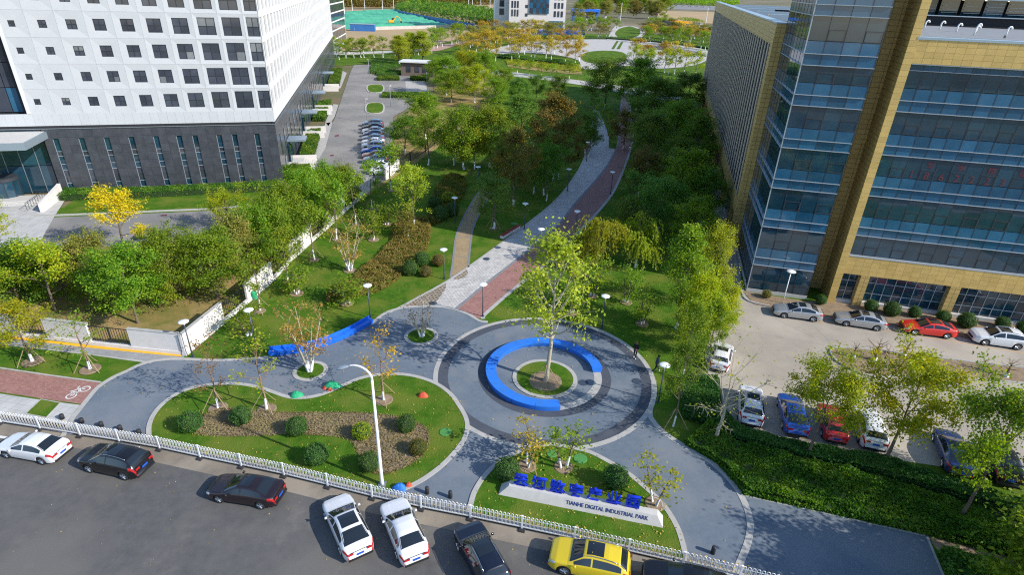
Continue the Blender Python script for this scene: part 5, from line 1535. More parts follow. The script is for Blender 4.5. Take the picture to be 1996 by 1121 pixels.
def thicket(name, pts, h, n, ls, leaf, label, seed, cat='hedge', rough=.25, kind=None, core=True, lumps=1.2, box=False, group=None):
    rng = np.random.default_rng(seed)
    c = np.mean(np.array(pts), axis=0)
    P = np.array(pts) - c
    q = inside([tuple(p) for p in P], n, rng)
    hz = h * (1 - rough + rough * (np.sin(q[:, 0] * 1.9 * lumps + seed) * np.sin(q[:, 1] * 2.3 * lumps + 1.7 * seed) * .5 + .5) + rough * .35 * np.sin(q[:, 0] * .7 + q[:, 1] * .9))
    d = np.abs(rng.normal(size=n)) * (.12 if not box else .05) * h
    z = hz - d
    ns = n // 4          # leaves down the sides
    e = rng.integers(0, len(P), ns); f = rng.uniform(size=ns)[:, None]
    eq = P[e] * (1 - f) + np.roll(P, -1, axis=0)[e] * f + rng.normal(size=(ns, 2)) * .06
    ez = h * (1 - rough) * rng.uniform(.05, 1, ns)
    pos = np.concatenate([np.column_stack([q, z]), np.column_stack([eq, ez])])
    pos[:, 2] = np.maximum(pos[:, 2], .04)
    V, F = leaf_quads(pos, ls, rng, up=1.0)
    tint = np.clip(rng.uniform(0, .75, len(pos)) + .25 * np.sin(pos[:, 0] * 1.3 + pos[:, 1]), 0, 1)
    me = np_mesh('foliage', V, F, leaf, tint=tint)
    if kind == 'stuff' or cat is None:
        o = link(name, me, loc=(c[0], c[1], .05)); o['kind'] = 'stuff'
        tag(o, label, cat)
        return o
    t = empty(name, (c[0], c[1], .03), 0, label, cat, group)
    link('foliage', me, t)
    if core:
        hc = h * (1 - rough) * .86
        Pc = [tuple(p * .97) for p in P]
        mb = MB()
        k = len(Pc)
        tr_ = geometry.tessellate_polygon([[Vector((p[0], p[1], 0)) for p in Pc]])
        vs = [(p[0], p[1], 0) for p in Pc] + [(p[0], p[1], hc) for p in Pc]
        fs = [tuple(i + k for i in f_) for f_ in tr_] + [(i, (i + 1) % k, (i + 1) % k + k, i + k) for i in range(k)]
        mb.add(vs, fs).build('solid_core', 'm_hedge_core', t)  # solid dark block under the leaves, not modelled branching
    return t


thicket('shrub_bank', [(13.21,33.41),(15.10,31.57),(15.87,29.45),(16.06,28.78),(20.60,27.56),(26.50,25.96),(31.23,24.37),(33.67,27.61),(29.91,28.51),(25.54,30.59),(21.06,31.85),(16.84,33.59),(15.52,35.69)], .75, 30000, .20, 'm_leaf_green', 'wide bank of low green shrubs between the car park and the pavement', 3, rough=.45)
thicket('clipped_hedge', [(13.73,36.50),(15.64,35.40),(16.94,33.93),(21.21,32.21),(25.72,30.93),(30.11,28.82),(35.08,26.86),(35.75,27.70),(31.17,29.90),(27.09,32.13),(22.05,33.30),(17.65,34.92),(16.88,37.60),(17.79,41.41),(14.88,41.24)], .9, 26000, .17, 'm_leaf_box', 'clipped dark green hedge behind the parked cars', 4, rough=.26, box=True)
thicket('corner_shrubs', [(26.38,24.54),(29.60,23.41),(32.11,22.77),(28.82,20.79),(25.47,21.27)], .9, 7000, .2, 'm_leaf_dark', 'dark shrubs in the bottom right corner', 5, rough=.4)
thicket('low_hedge', [(-65.95,79.97),(-66.93,83.11),(-58.43,84.50),(-48.16,87.36),(-37.78,90.59),(-36.54,87.85),(-46.91,84.76),(-56.83,81.82)], 1.0, 9000, .17, 'm_leaf_green', 'long clipped hedge at the foot of the dark stone wall', 6, rough=.1, box=True)
for i, (q, lb) in enumerate((([(-39.33,104.73),(-44.43,125.08),(-42.94,130.23),(-37.03,105.71)], 'nearest of the clipped hedge blocks beside the white building'), ([(-47.47,138.12),(-52.11,157.91),(-49.86,161.29),(-44.74,138.56)], 'middle clipped hedge block beside the white building'), ([(-58.35,187.43),(-66.62,220.67),(-63.91,224.15),(-55.34,189.09)], 'farthest clipped hedge block beside the white building'), ([(-38.12,95.03),(-37.96,99.61),(-35.73,99.88),(-34.37,94.02)], 'hedge block at the corner of the dark stone base'))):
    thicket('hedge_block', q, 1.1, 3500, .26, 'm_leaf_green', lb, 10 + i, rough=.12, box=True, group='hedge blocks')
for i, (q, lb) in enumerate((([(-48.80,212.00),(-41.13,216.39),(-30.54,213.88),(-31.75,222.64),(-51.54,224.51)], 'low hedge in front of the gatehouse'), ([(-46.56,201.81),(-39.61,203.40),(-40.66,209.03),(-47.78,207.36)], 'short hedge strip between the parking bays'), ([(-38.13,170.64),(-25.09,172.35),(-26.03,179.05),(-39.34,176.37)], 'long low hedge beside the dark parked car'), ([(-36.02,204.23),(-29.92,204.48),(-30.89,211.33),(-36.98,209.90)], 'short hedge strip at the end bay'), ([(-52.07,216.30),(-43.74,238.29),(-45.93,250.67),(-56.65,237.93)], 'hedge behind the gatehouse parking'))):
    thicket('low_hedge', q, .9, 2500, .3, 'm_leaf_green', lb, 20 + i, rough=.12, box=True, group='low hedges of the car park')
thicket('ground_cover', smooth_line([(-18.94,52.97),(-16.61,54.25),(-14.46,55.57),(-12.86,58.76),(-12.12,62.88),(-10.85,66.72),(-11.16,72.58),(-12.17,77.23),(-14.51,77.01),(-16.25,74.90),(-15.56,69.58),(-16.17,64.75),(-17.29,60.39),(-17.90,57.12),(-19.32,55.21)], 2, closed=True), .7, 14000, .19, 'm_leaf_tan', 'spread of reddish-tan bushes on the lawn', 30, cat='ground cover', rough=.55, kind='stuff')
thicket('bed_plants', BARE, .16, 9000, .11, 'm_leaf_ground', 'low brown planting between the round bushes', 31, cat='ground cover', rough=.5, kind='stuff')
thicket('shade_cover', smooth_line([(-11.06,75.38),(-9.77,79.51),(-8.01,88.88),(-8.72,96.95),(-11.19,99.67),(-12.74,90.95),(-12.61,81.37)], 2, closed=True), .7, 5000, .24, 'm_leaf_olive', 'dark olive bushes in the shade below the grove', 32, cat='ground cover', rough=.5, kind='stuff')
thicket('yellow_cover', [(-6.23,270.99),(10.34,268.29),(25.17,261.76),(23.95,240.77),(9.62,246.17),(-4.77,255.29)], .6, 3000, .5, 'm_leaf_yg', 'yellow planting strip in the far park', 33, cat='ground cover', rough=.5, kind='stuff')
thicket('far_hedge', [(-25.07,283.30),(-12.14,279.01),(1.54,271.34),(23.64,256.29),(24.22,263.23),(1.56,281.09),(-12.61,289.29),(-25.81,291.71)], 1.2, 3000, .45, 'm_leaf_green', 'dark hedge line below the curved terrace', 34, rough=.2)
thicket('far_hedge', [(-1.32,372.44),(53.40,401.25),(88.88,386.22),(106.51,355.15),(110.21,368.18),(92.23,401.57),(54.94,413.53),(-1.39,383.06)], 1.2, 2500, .6, 'm_leaf_dark', 'dark hedge line behind the terrace', 35, rough=.2)
# distant belts of trees that read as one mass
thicket('far_tree_belt', [(-124.75,638.99),(-136.37,797.68),(-65.20,708.68),(-7.09,567.52),(-5.95,487.00),(-33.86,496.55),(-73.76,559.07)], 9, 9000, 2.0, 'm_leaf_dark', 'dark belt of trees beyond the building site', 36, cat='trees', rough=.4, lumps=.12, kind='stuff')
thicket('far_tree_belt', [(-199.35,706.75),(-151.99,749.79),(-20.94,994.40),(-23.19,1097.35),(-173.40,856.80),(-217.42,771.86)], 8, 7000, 3, 'm_leaf_olive', 'tree belt along the top edge behind the building site', 38, cat='trees', rough=.5, lumps=.08, kind='stuff')
thicket('far_tree_belt', [(279.50,1306.22),(448.02,1351.78),(551.37,1668.02),(329.13,1541.90)], 8, 5000, 3, 'm_leaf_mid', 'tree belt behind the distant car park', 39, cat='trees', rough=.5, lumps=.08, kind='stuff')
thicket('field_scrub', [(171.30,712.09),(185.21,700.40),(183.67,644.66),(165.78,634.64)], 2.5, 800, 1.0, 'm_leaf_mid', 'low scrub on the sandy field', 40, cat='scrub', rough=.6, kind='stuff')
# fallen leaves
rngl = np.random.default_rng(77)


def litter(name, poly, n, z, ls, label, seed):
    rng = np.random.default_rng(seed)
    q = inside(poly, n, rng)
    V, F = leaf_quads(np.column_stack([q, np.full(n, z) + rng.uniform(0, .02, n)]), ls, rng, up=6)
    o = link(name, np_mesh(name, V, F, 'm_leaf_litter', tint=rng.uniform(0, 1, n)))
    o['kind'] = 'stuff'
    tag(o, label, 'leaves')


litter('fallen_leaves', plaza_poly, 260, .06, .13, 'fallen leaves scattered over the blue-grey plaza', 1)
litter('fallen_leaves', BEAN, 420, .085, .12, 'fallen leaves on the bean-shaped bed', 2)
litter('fallen_leaves', SIGNBED, 330, .085, .13, 'fallen leaves on the sign bed lawn', 3)
litter('fallen_leaves', [(-35.95,31.44),(-16.71,28.90),(0.57,25.44),(6.46,22.13),(-7.17,18.15),(-24.98,17.54)], 130, .012, .085, 'fallen leaves on the road', 4)
litter('fallen_leaves', offset_line(FENCE, .3)[1:] + list(reversed(offset_line(FENCE, 1.0)[1:])), 1100, .115, .11, 'fallen leaves caught along the kerb behind the barrier', 5)
litter('fallen_leaves', [(-28.07,42.16),(-21.45,42.95),(-13.93,49.67),(-6.93,59.86),(-7.58,79.72),(-21.56,82.70),(-27.05,47.36)], 500, .03, .12, 'fallen leaves on the sunny lawn', 6)
litter('fallen_leaves', [(-2.37,50.94),(6.79,49.56),(12.12,42.96),(16.41,54.34),(19.36,70.90),(6.56,69.81)], 350, .03, .13, 'fallen leaves on the lawn right of the ring', 7)
litter('fallen_leaves', [(-5.38,79.93),(-1.10,71.70),(8.04,93.20),(15.09,120.99),(8.70,120.13)], 300, .03, .14, 'fallen leaves on the shaded grass by the path', 8)

# ================================================================ CARS
mat('m_tyre', (0.02, 0.02, 0.021), rough=0.85)
mat('m_rim', (0.42, 0.43, 0.45), rough=0.3, metal=0.9)
mat('m_car_glass', (0.012, 0.016, 0.020), rough=0.04, spec=0.9)
mat('m_under', (0.012, 0.012, 0.013), rough=0.9)
mat('m_tail', (0.40, 0.012, 0.015), rough=0.15, spec=0.7)
mat('m_head', (0.55, 0.57, 0.60), rough=0.08, spec=0.9)
mat('m_plate_blue', (0.02, 0.08, 0.42), rough=0.5)
mat('m_chrome', (0.60, 0.61, 0.63), rough=0.2, metal=1.0)
mat('m_trim', (0.018, 0.018, 0.02), rough=0.5)


def paint(name, c, metal=0.0):
    m = mat(name, c, rough=0.28, spec=0.5, metal=metal)
    b = m.node_tree.nodes['Principled BSDF']
    b.inputs['Coat Weight'].default_value = 0.8 if sum(c) > .1 else 0.35
    b.inputs['Coat Roughness'].default_value = 0.04
    geo = m.node_tree.nodes.new('ShaderNodeNewGeometry')
    n = m.node_tree.nodes.new('ShaderNodeTexNoise'); n.inputs['Scale'].default_value = 3.0; n.inputs['Detail'].default_value = 6
    mr = m.node_tree.nodes.new('ShaderNodeMapRange'); mr.inputs[3].default_value = .2; mr.inputs[4].default_value = .42
    m.node_tree.links.new(geo.outputs['Position'], n.inputs['Vector'])
    m.node_tree.links.new(n.outputs[0], mr.inputs[0]); m.node_tree.links.new(mr.outputs[0], b.inputs['Roughness'])
    return m


for nm, c, me_ in (('white', (.66, .66, .67), 0), ('black', (.006, .006, .008), 0), ('maroon', (.014, .008, .011), 0), ('navy', (.006, .009, .020), 0), ('yellow', (.62, .46, .012), 0),
                   ('silver', (.42, .43, .44), .5), ('red', (.58, .022, .014), 0), ('blue', (.012, .075, .36), .2), ('deepblue', (.014, .035, .13), .2), ('grey', (.20, .22, .25), .4), ('brown', (.16, .075, .055), .3), ('crimson', (.36, .012, .02), .1), ('steel', (.10, .15, .22), .3)):
    paint('m_paint_' + nm, c, me_)

CARS = {
    # length, half width, height, top profile (x front positive), belt height, wheel base half, rear window foot, etc.
    'sedan': dict(L=4.75, w=.91, wb=1.40, R=.325, top=[(2.37, .42), (2.36, .60), (2.28, .72), (1.95, .82), (1.15, .95), (.95, 1.02), (.15, 1.40), (-.25, 1.455), (-.85, 1.44), (-1.25, 1.36), (-1.88, 1.11), (-2.1, 1.06), (-2.24, 1.00), (-2.33, .82), (-2.36, .62), (-2.38, .40)],
                  belt=[(2.4, .78), (1.0, .92), (-1.0, .97), (-2.4, .98)], ws=(1.0, .22), rw=(-1.15, -1.80), sidew=(.78, -1.5), pillar=-.12, sun=(.02, -.62)),
    'fastback': dict(L=4.85, w=.93, wb=1.45, R=.335, top=[(2.42, .40), (2.41, .58), (2.3, .70), (1.95, .80), (1.2, .93), (1.0, 1.0), (.2, 1.36), (-.25, 1.42), (-.8, 1.40), (-1.3, 1.30), (-2.05, 1.06), (-2.30, 1.02), (-2.38, .86), (-2.42, .45)],
                     belt=[(2.4, .76), (1.0, .91), (-1.0, .97), (-2.4, .99)], ws=(1.05, .28), rw=(-1.1, -1.95), sidew=(.82, -1.5), pillar=-.1, sun=(.1, -.9)),
    'suv': dict(L=4.65, w=.94, wb=1.36, R=.36, top=[(2.31, .48), (2.30, .72), (2.22, .90), (1.9, 1.0), (1.2, 1.08), (1.02, 1.15), (.32, 1.58), (-.1, 1.66), (-1.0, 1.65), (-1.65, 1.56), (-2.02, 1.30), (-2.16, 1.10), (-2.25, .95), (-2.30, .75), (-2.32, .5)],
                belt=[(2.4, .92), (1.0, 1.04), (-1.0, 1.10), (-2.4, 1.12)], ws=(1.08, .38), rw=(-1.70, -2.08), sidew=(.85, -1.78), pillar=-.15, sun=(.2, -.75)),
    'hatch': dict(L=4.2, w=.89, wb=1.28, R=.315, top=[(2.09, .45), (2.08, .62), (1.99, .78), (1.65, .88), (1.1, .97), (.92, 1.04), (.2, 1.42), (-.2, 1.48), (-.9, 1.45), (-1.45, 1.36), (-1.82, 1.10), (-1.98, .98), (-2.06, .8), (-2.09, .5)],
                  belt=[(2.2, .80), (1.0, .93), (-1.0, 1.0), (-2.2, 1.02)], ws=(.98, .28), rw=(-1.48, -1.80), sidew=(.72, -1.5), pillar=-.12, sun=(.1, -.6)),
}


def car_meshes(spec):
    S = spec
    tx = [p[0] for p in reversed(S['top'])]; tz = [p[1] for p in reversed(S['top'])]
    bx = [p[0] for p in reversed(S['belt'])]; bz = [p[1] for p in reversed(S['belt'])]
    hl = S['L'] / 2

    def topz(x): return float(np.interp(x, tx, tz))

    def wid(x):
        u = max(0, abs(x) - hl * .60) / (hl * .40)
        u2 = max(0, abs(x) - hl * .80) / (hl * .20)
        return S['w'] * (1 - (.10 if x > 0 else .07) * min(1, u) ** 2.2 - .17 * min(1, u2) ** 2.4)

    def bot(x):
        z = .24 + .08 * max(0, abs(x) - hl * .8) / (hl * .2)
        for s in (-1, 1):
            d = abs(x - s * S['wb'])
            ra = S['R'] + .07
            if d < ra: z = max(z, S['R'] + math.sqrt(ra * ra - d * d) - .02)
        return z

    def sect(x):
        zt = topz(x); w = wid(x); zb0 = bot(x)
        zb = min(float(np.interp(x, bx, bz)), zt - .075)
        wr = max(.35 * w, w * .945 - max(0, zt - zb) * .46 - .03)
        zmid = max(zb0 + .02, min(.56, zb - .06))
        zsh = max(zmid + .01, zb - .10)
        return [(w * .955, zb0), (w * .99, zb0 + (zmid - zb0) * .5), (w, zmid), (w * .995, zsh), (w * .96, zb),
                (wr, zt - min(.07, (zt - zb) * .3)), (wr * .9, zt - .018), (wr * .5, zt + .004), (0, zt + .012)]

    def surf(x, s, off=0.0):
        """point on the shell; s runs 0 (sill) to 8 (centre line)"""
        q = sect(x); i = min(int(s), 7); f = s - i
        y = q[i][0] * (1 - f) + q[i + 1][0] * f; z = q[i][1] * (1 - f) + q[i + 1][1] * f
        if off:
            dy, dz = q[i + 1][0] - q[i][0], q[i + 1][1] - q[i][1]
            l = math.hypot(dy, dz) + 1e-6
            slope = (topz(x + .05) - topz(x - .05)) / .1 if s > 4 else 0
            n = Vector((-slope * abs(dy) / l, dz / l, -dy / l)); n.normalize()
            return (x + n.x * off, y + n.y * off, z + n.z * off)
        return (x, y, z)

    xs = sorted(set([round(v, 3) for v in list(np.linspace(-hl, hl, 34)) + [p[0] for p in S['top'] if abs(p[0]) <= hl] +
                     [s * S['wb'] + d for s in (-1, 1) for d in np.linspace(-S['R'] - .08, S['R'] + .08, 13)]]))
    xs = [x for x in xs if -hl <= x <= hl]
    V = []; F = []
    for x in xs:
        half = sect(x)
        V += [(x, y, z) for y, z in half] + [(x, -y, z) for y, z in reversed(half[:-1])]
    n = 17
    for i in range(len(xs) - 1):
        for k in range(n - 1):
            F.append((i * n + k, i * n + k + 1, (i + 1) * n + k + 1, (i + 1) * n + k))
    F.append(tuple(range(n))); F.append(tuple((len(xs) - 1) * n + k for k in reversed(range(n))))
    body = MB().add(V, F)
    bm = body.mesh('body', 'm_paint_white', True); fix_normals(bm)

    def patch(name, x0, x1, s0, s1, m, nx=8, ns=4, off=.008, mirror=0, both=False):
        mb = MB()
        for sg in ((1, -1) if both else ((1,) if mirror >= 0 else (-1,))):
            vs = []; fs = []
            for i in range(nx + 1):
                for j in range(ns + 1):
                    p = surf(x0 + (x1 - x0) * i / nx, s0 + (s1 - s0) * j / ns, off)
                    vs.append((p[0], p[1] * sg, p[2]))
            for i in range(nx):
                for j in range(ns): fs.append((i * (ns + 1) + j, i * (ns + 1) + j + 1, (i + 1) * (ns + 1) + j + 1, (i + 1) * (ns + 1) + j))
            mb.add(vs, fs)
        me = mb.mesh(name, m, True)
        return me

    out = [('body', bm, None)]
    out.append(('windscreen', patch('windscreen', S['ws'][0], S['ws'][1], 5.35, 8, 'm_car_glass', both=True), None))
    out.append(('rear_window', patch('rear_window', S['rw'][0], S['rw'][1], 5.5, 8, 'm_car_glass', both=True), None))
    for sg in (1, -1):
        out.append(('side_window', patch('side_window', S['sidew'][0], S['pillar'] + .05, 4.1, 4.86, 'm_car_glass', mirror=sg), None))
        out.append(('side_window', patch('side_window', S['pillar'] - .05, S['sidew'][1], 4.1, 4.86, 'm_car_glass', mirror=sg), None))
        out.append(('tail_light', patch('tail_light', -hl + .003, -hl + .42, 2.9, 4.25, 'm_tail', mirror=sg, off=.012), None))
        out.append(('headlight', patch('headlight', hl - .004, hl - .42, 3.2, 4.3, 'm_head', mirror=sg, off=.012), None))
        mm = MB().box((S['ws'][0] - .32, sg * (S['w'] + .10), float(np.interp(.6, bx, bz)) + .05), (.12, .17, .11), taper=.7).mesh('mirror', 'm_paint_white', True)
        out.append(('mirror', mm, None))
    # light clusters across the tail and number plate, front grille
    zt = topz(-hl + .1)
    zl = .80 if S['R'] < .35 else .95
    out.append(('number_plate', MB().box((-hl - .012, 0, zl - .16), (.02, .44, .14)).mesh('number_plate', 'm_plate_blue'), None))
    out.append(('grille', MB().box((hl + .004, 0, .52), (.03, .95, .22)).mesh('grille', 'm_trim'), None))
    zl = .80 if S['R'] < .35 else .95
    for sg in (1, -1):
        out.append(('rear_lamp', MB().box((-hl - .004, sg * S['w'] * .60, zl), (.03, S['w'] * .34, .13)).mesh('rear_lamp', 'm_tail'), None))
    out.append(('boot_seam', MB().box((-hl - .003, 0, zl + .11), (.02, S['w'] * 1.3, .02)).mesh('boot_seam', 'm_trim'), None))
    out.append(('bumper_shade_line', MB().box((-hl + .02, 0, .36), (.10, S['w'] * 1.55, .16)).mesh('bumper_shade_line', 'm_trim'), None))  # shading line of the bumper, put in as a dark trim strip
    out.append(('underbody_block', MB().box((0, 0, .42), (hl * 1.8, S['w'] * 1.72, .42)).mesh('underbody_block', 'm_under'), None))  # dark box inside the shell, added to block light
    ty = MB().lathe([(S['R'] * .62, -.11), (S['R'] * .93, -.115), (S['R'], -.085), (S['R'], .085), (S['R'] * .93, .115), (S['R'] * .62, .11)], 20, axis='y').mesh('tyre', 'm_tyre', True)
    rm = MB()
    for k in range(5):
        t = 2 * math.pi * k / 5
        rm.tube([(0, .105, 0), (S['R'] * .6 * math.sin(t), .112, S['R'] * .6 * math.cos(t))], [.055, .04], 4)
    rm.lathe([(S['R'] * .66, .06), (S['R'] * .66, .118), (S['R'] * .56, .118), (S['R'] * .56, .06)], 20, axis='y')
    rm.lathe([(S['R'] * .58, .055), (S['R'] * .2, .06)], 14, axis='y')
    rim = rm.mesh('rim', 'm_rim')
    sun = patch('sunroof', S['sun'][0], S['sun'][1], 6.25, 8, 'm_car_glass', both=True, off=.006)
    rails = MB()
    for sg in (1, -1):
        pts = [surf(x, 5.75, .04) for x in np.linspace(S['ws'][1] - .15, S['rw'][0] + .1, 6)]
        rails.tube([(p[0], p[1] * sg, p[2]) for p in pts], .02, 5)
    rail = rails.mesh('roof_rails', 'm_chrome', True)
    return out, ty, rim, sun, rail


CM = {k: car_meshes(v) for k, v in CARS.items()}


def car(kind, x, y, heading, colour, label, group, sunroof=False, rails=False, wheels=True, roof=None):
    parts, ty, rim, sun, rail = CM[kind]
    c = empty('parked_car', (x, y, .02), heading, label, 'car', group)
    for nm, me, _ in parts:
        link(nm, me, c, m=('m_paint_' + colour) if nm in ('body', 'mirror') else None)
    S = CARS[kind]
    for sx in (-1, 1):
        for sy in (-1, 1):
            w = link('wheel', ty, c, (sx * S['wb'], sy * (S['w'] - .125), S['R']), (0, 0, 0 if sy > 0 else math.pi))
            if wheels: link('rim', rim, w)
    if sunroof: link('sunroof', sun, c)
    if rails: link('roof_rails', rail, c)
    return c


def by_wheels(F, B, side, w=.80):
    """centre and heading from the ground points of the two wheels on one side (side +1: those wheels are on the car's left)"""
    F = Vector(F); B = Vector(B); d = (F - B).normalized(); left = Vector((-d.y, d.x))
    c = (F + B) / 2 - left * w * side
    return c.x, c.y, math.atan2(d.y, d.x)


def by_tail(T, F, half):
    T = Vector(T); F = Vector(F); d = (F - T).normalized(); c = T + d * half
    return c.x, c.y, math.atan2(d.y, d.x)


GST = 'cars parked along the road barrier'
car('sedan', *by_wheels((-34.13,29.85), (-31.31,29.36), 1), 'white', 'white saloon at the left edge beside the barrier', GST)
car('suv', *by_wheels((-27.88,28.85), (-24.98,28.25), 1), 'black', 'black estate car with roof rails left of the maroon saloon', GST, True, True)
car('sedan', *by_wheels((-18.19,26.65), (-15.25,26.24), 1), 'maroon', 'dark maroon saloon parked along the barrier', GST, True)
hd = Vector((-11.07,25.89)) - Vector((-8.95,22.64)); hd.normalize()
t0 = Vector((-8.20,22.84))
car('fastback', *by_tail(t0, t0 + hd, 2.36), 'white', 'white car with a dark sunroof parked nose-in to the barrier', GST, True)
hd = Vector((-7.32,25.34)) - Vector((-5.66,22.26)); hd.normalize()
t0 = Vector((-4.92,22.56))
car('sedan', *by_tail(t0, t0 + hd, 2.33), 'white', 'white saloon with a plain roof parked nose-in to the barrier', GST)
hd = Vector((-3.24,24.52)) - Vector((-1.85,21.89)); hd.normalize()
t0 = Vector((-2.27,24.86))
car('suv', t0.x - hd.x * 2.25, t0.y - hd.y * 2.25, math.atan2(hd.y, hd.x), 'navy', 'dark navy car with a glass roof left of the yellow one', GST, True, True)
yd = (Vector(FENCE[14]) - Vector(FENCE[16])).normalized()
yf = Vector((3.50,22.38)); yc = yf - yd * 1.36 + Vector((yd.y, -yd.x)) * .8
car('suv', yc.x, yc.y, math.atan2(yd.y, yd.x), 'yellow', 'bright yellow car with a black sunroof', GST, True, True)
bc = yc - yd * 5.35 - Vector((yd.y, -yd.x)) * .0
car('sedan', bc.x, bc.y, math.atan2(yd.y, yd.x), 'black', 'black car behind the yellow one, cut by the lower edge', GST)
GR = 'cars parked in front of the gold building'
car('sedan', *by_wheels((28.07,52.98), (30.93,52.34), 1), 'silver', 'silver-grey saloon nearest the glass tower', GR, True)
car('sedan', *by_wheels((33.78,51.72), (36.74,50.92), 1), 'silver', 'pale silver saloon between the grey saloon and the red car', GR, True)
car('fastback', *by_wheels((40.02,50.45), (43.04,49.88), 1), 'red', 'red car with a black roof in front of the shopfronts', GR, True)
car('suv', *by_wheels((45.89,48.95), (48.80,48.23), 1), 'white', 'white car with a sunroof right of the red car', GR, True, True)
GH_ = 'cars parked against the hedge'
car('hatch', *by_tail((18.30,42.71), (20.06,46.73), 2.1), 'white', 'white hatchback under the bright green trees', GH_, True)
car('suv', *by_tail((18.67,35.49), (20.05,39.76), 2.3), 'white', 'white car with a sunroof beside the bare tree', GH_, True, True)
car('fastback', *by_tail((21.82,34.50), (22.83,38.56), 2.4), 'blue', 'bright blue car under the yellow-green tree', GH_)
car('hatch', *by_tail((24.47,33.85), (25.45,37.42), 2.1), 'crimson', 'crimson car half hidden by the yellow-green tree', GH_)
car('suv', *by_tail((26.97,33.22), (28.24,37.25), 2.3), 'white', 'white car behind the middle tree of the hedge', GH_)
car('fastback', *by_tail((31.73,30.87), (33.15,34.55), 2.4), 'deepblue', 'dark blue car in the shade near the right edge', GH_, True)
car('suv', *by_tail((34.52,30.05), (36.08,33.87), 2.3), 'black', 'black car in deep shade at the right edge', GH_)
GL = 'row of cars in the left car park'
fr = [Vector((-35.17,134.56)), Vector((-29.68,111.03)), Vector((-24.77,95.12))]
cl = ['steel', 'black', 'white', 'deepblue', 'steel', 'white', 'white', 'blue', 'brown', 'steel', 'white', 'white', 'white']
kd = ['suv', 'sedan', 'sedan', 'hatch', 'sedan', 'sedan', 'suv', 'sedan', 'sedan', 'suv', 'sedan', 'hatch', 'sedan']
cn = {'steel': 'blue-grey', 'black': 'black', 'white': 'white', 'deepblue': 'dark blue', 'blue': 'blue', 'brown': 'brown'}
lnf = smooth_line(fr, 12)
for i in range(12):
    sl2 = np.concatenate([[0], np.cumsum([math.dist(lnf[k], lnf[k + 1]) for k in range(len(lnf) - 1)])])
    q = (float(np.interp(i / 12 * sl2[-1], sl2, [p[0] for p in lnf])), float(np.interp(i / 12 * sl2[-1], sl2, [p[1] for p in lnf])))
    a = R(186)
    car(kd[i], q[0] + 2.4, q[1] + .3, a, cl[i], f'{cn[cl[i]]} car, {ORD[i]} from the far end of the row in the left car park', GL)
car('sedan', *(-27.47,167.05), R(182), 'black', 'black car alone in the far parking bays by the hedge', None)
car('suv', *(-44.14,65.80), R(20), 'grey', 'grey car mostly hidden by the trees beside the drive', None)
# distant cars: body and glass only
tiny = MB().box((0, 0, .62), (4.5, 1.8, .7))
tiny.cur = 1
tiny.box((-.2, 0, 1.2), (2.6, 1.6, .5), taper=.8)
tinym = tiny.mesh('distant_car', ['m_paint_white', 'm_car_glass'])
for i, (p, c_) in enumerate((((152.99,561.16), 'white'), ((158.16,550.78), 'white'), ((168.19,604.31), 'silver'), ((149.63,579.94), 'silver'))):
    o = link('distant_car', tinym, loc=(p[0], p[1], .25), rot=(0, 0, R(15 * i)), m='m_paint_' + c_)
    tag(o, ['white vehicle on the far road beyond the orange trees', 'white vehicle at the right on the far road', 'silver vehicle behind the white ones on the far road', 'pale vehicle at the left on the far road'][i], 'car', 'vehicles on the far road')
for i in range(26):
    q = Vector((266.06,1233.21)).lerp(Vector((347.52,1155.30)), i / 25)
    o = link('distant_car', tinym, loc=(q.x, q.y + (i % 3) * 9, .3), rot=(0, 0, R(80)), m='m_paint_' + ['white', 'silver', 'grey', 'white', 'black'][i % 5])
    tag(o, f'{ORD[i]} tiny car from the left in the far car park at the top right', 'car', 'cars in the far car park')

# ================================================================ ROAD BARRIER
fence = empty('road_barrier', (*FENCE[2], 0), 0, 'white hooped metal barrier along the road edge', 'fence')
fo = Vector(FENCE[2])
hoop = MB().tube([(-.085, 0, 0), (-.085, 0, .82)] + [(-.085 * math.cos(math.pi * k / 6), 0, .82 + .085 * math.sin(math.pi * k / 6)) for k in range(1, 6)] + [(.085, 0, .82), (.085, 0, 0)], .021, 5).mesh('hoop', 'm_white_paint', True)
postm = MB().box((0, 0, .56), (.11, .09, 1.12)).box((0, 0, 1.14), (.13, .11, .05)).mesh('post', 'm_white_paint')
footm = MB().box((0, 0, .05), (.42, .34, .1), taper=.8).mesh('foot', 'm_bollard')
for i in range(1, len(FENCE) - 1):
    a = Vector(FENCE[i]) - fo; b = Vector(FENCE[i + 1]) - fo
    d = b - a; L = d.length; ang = math.atan2(d.y, d.x); c = (a + b) / 2
    link('post', postm, fence, (a.x, a.y, 0), (0, 0, ang))
    link('foot', footm, fence, (a.x, a.y - .12, 0), (0, 0, ang))
    blk('lower_rail', fence, (c.x, c.y, .22), (L - .12, .05, .08), 'm_white_paint', rz=ang)
    blk('upper_rail', fence, (c.x, c.y, .93), (L - .12, .03, .035), 'm_white_paint', rz=ang)
    n = int(round(L / .245))
    for k in range(n):
        p = a + d * (k + .5) / n
        link('hoop', hoop, fence, (p.x, p.y, .24), (0, 0, ang))

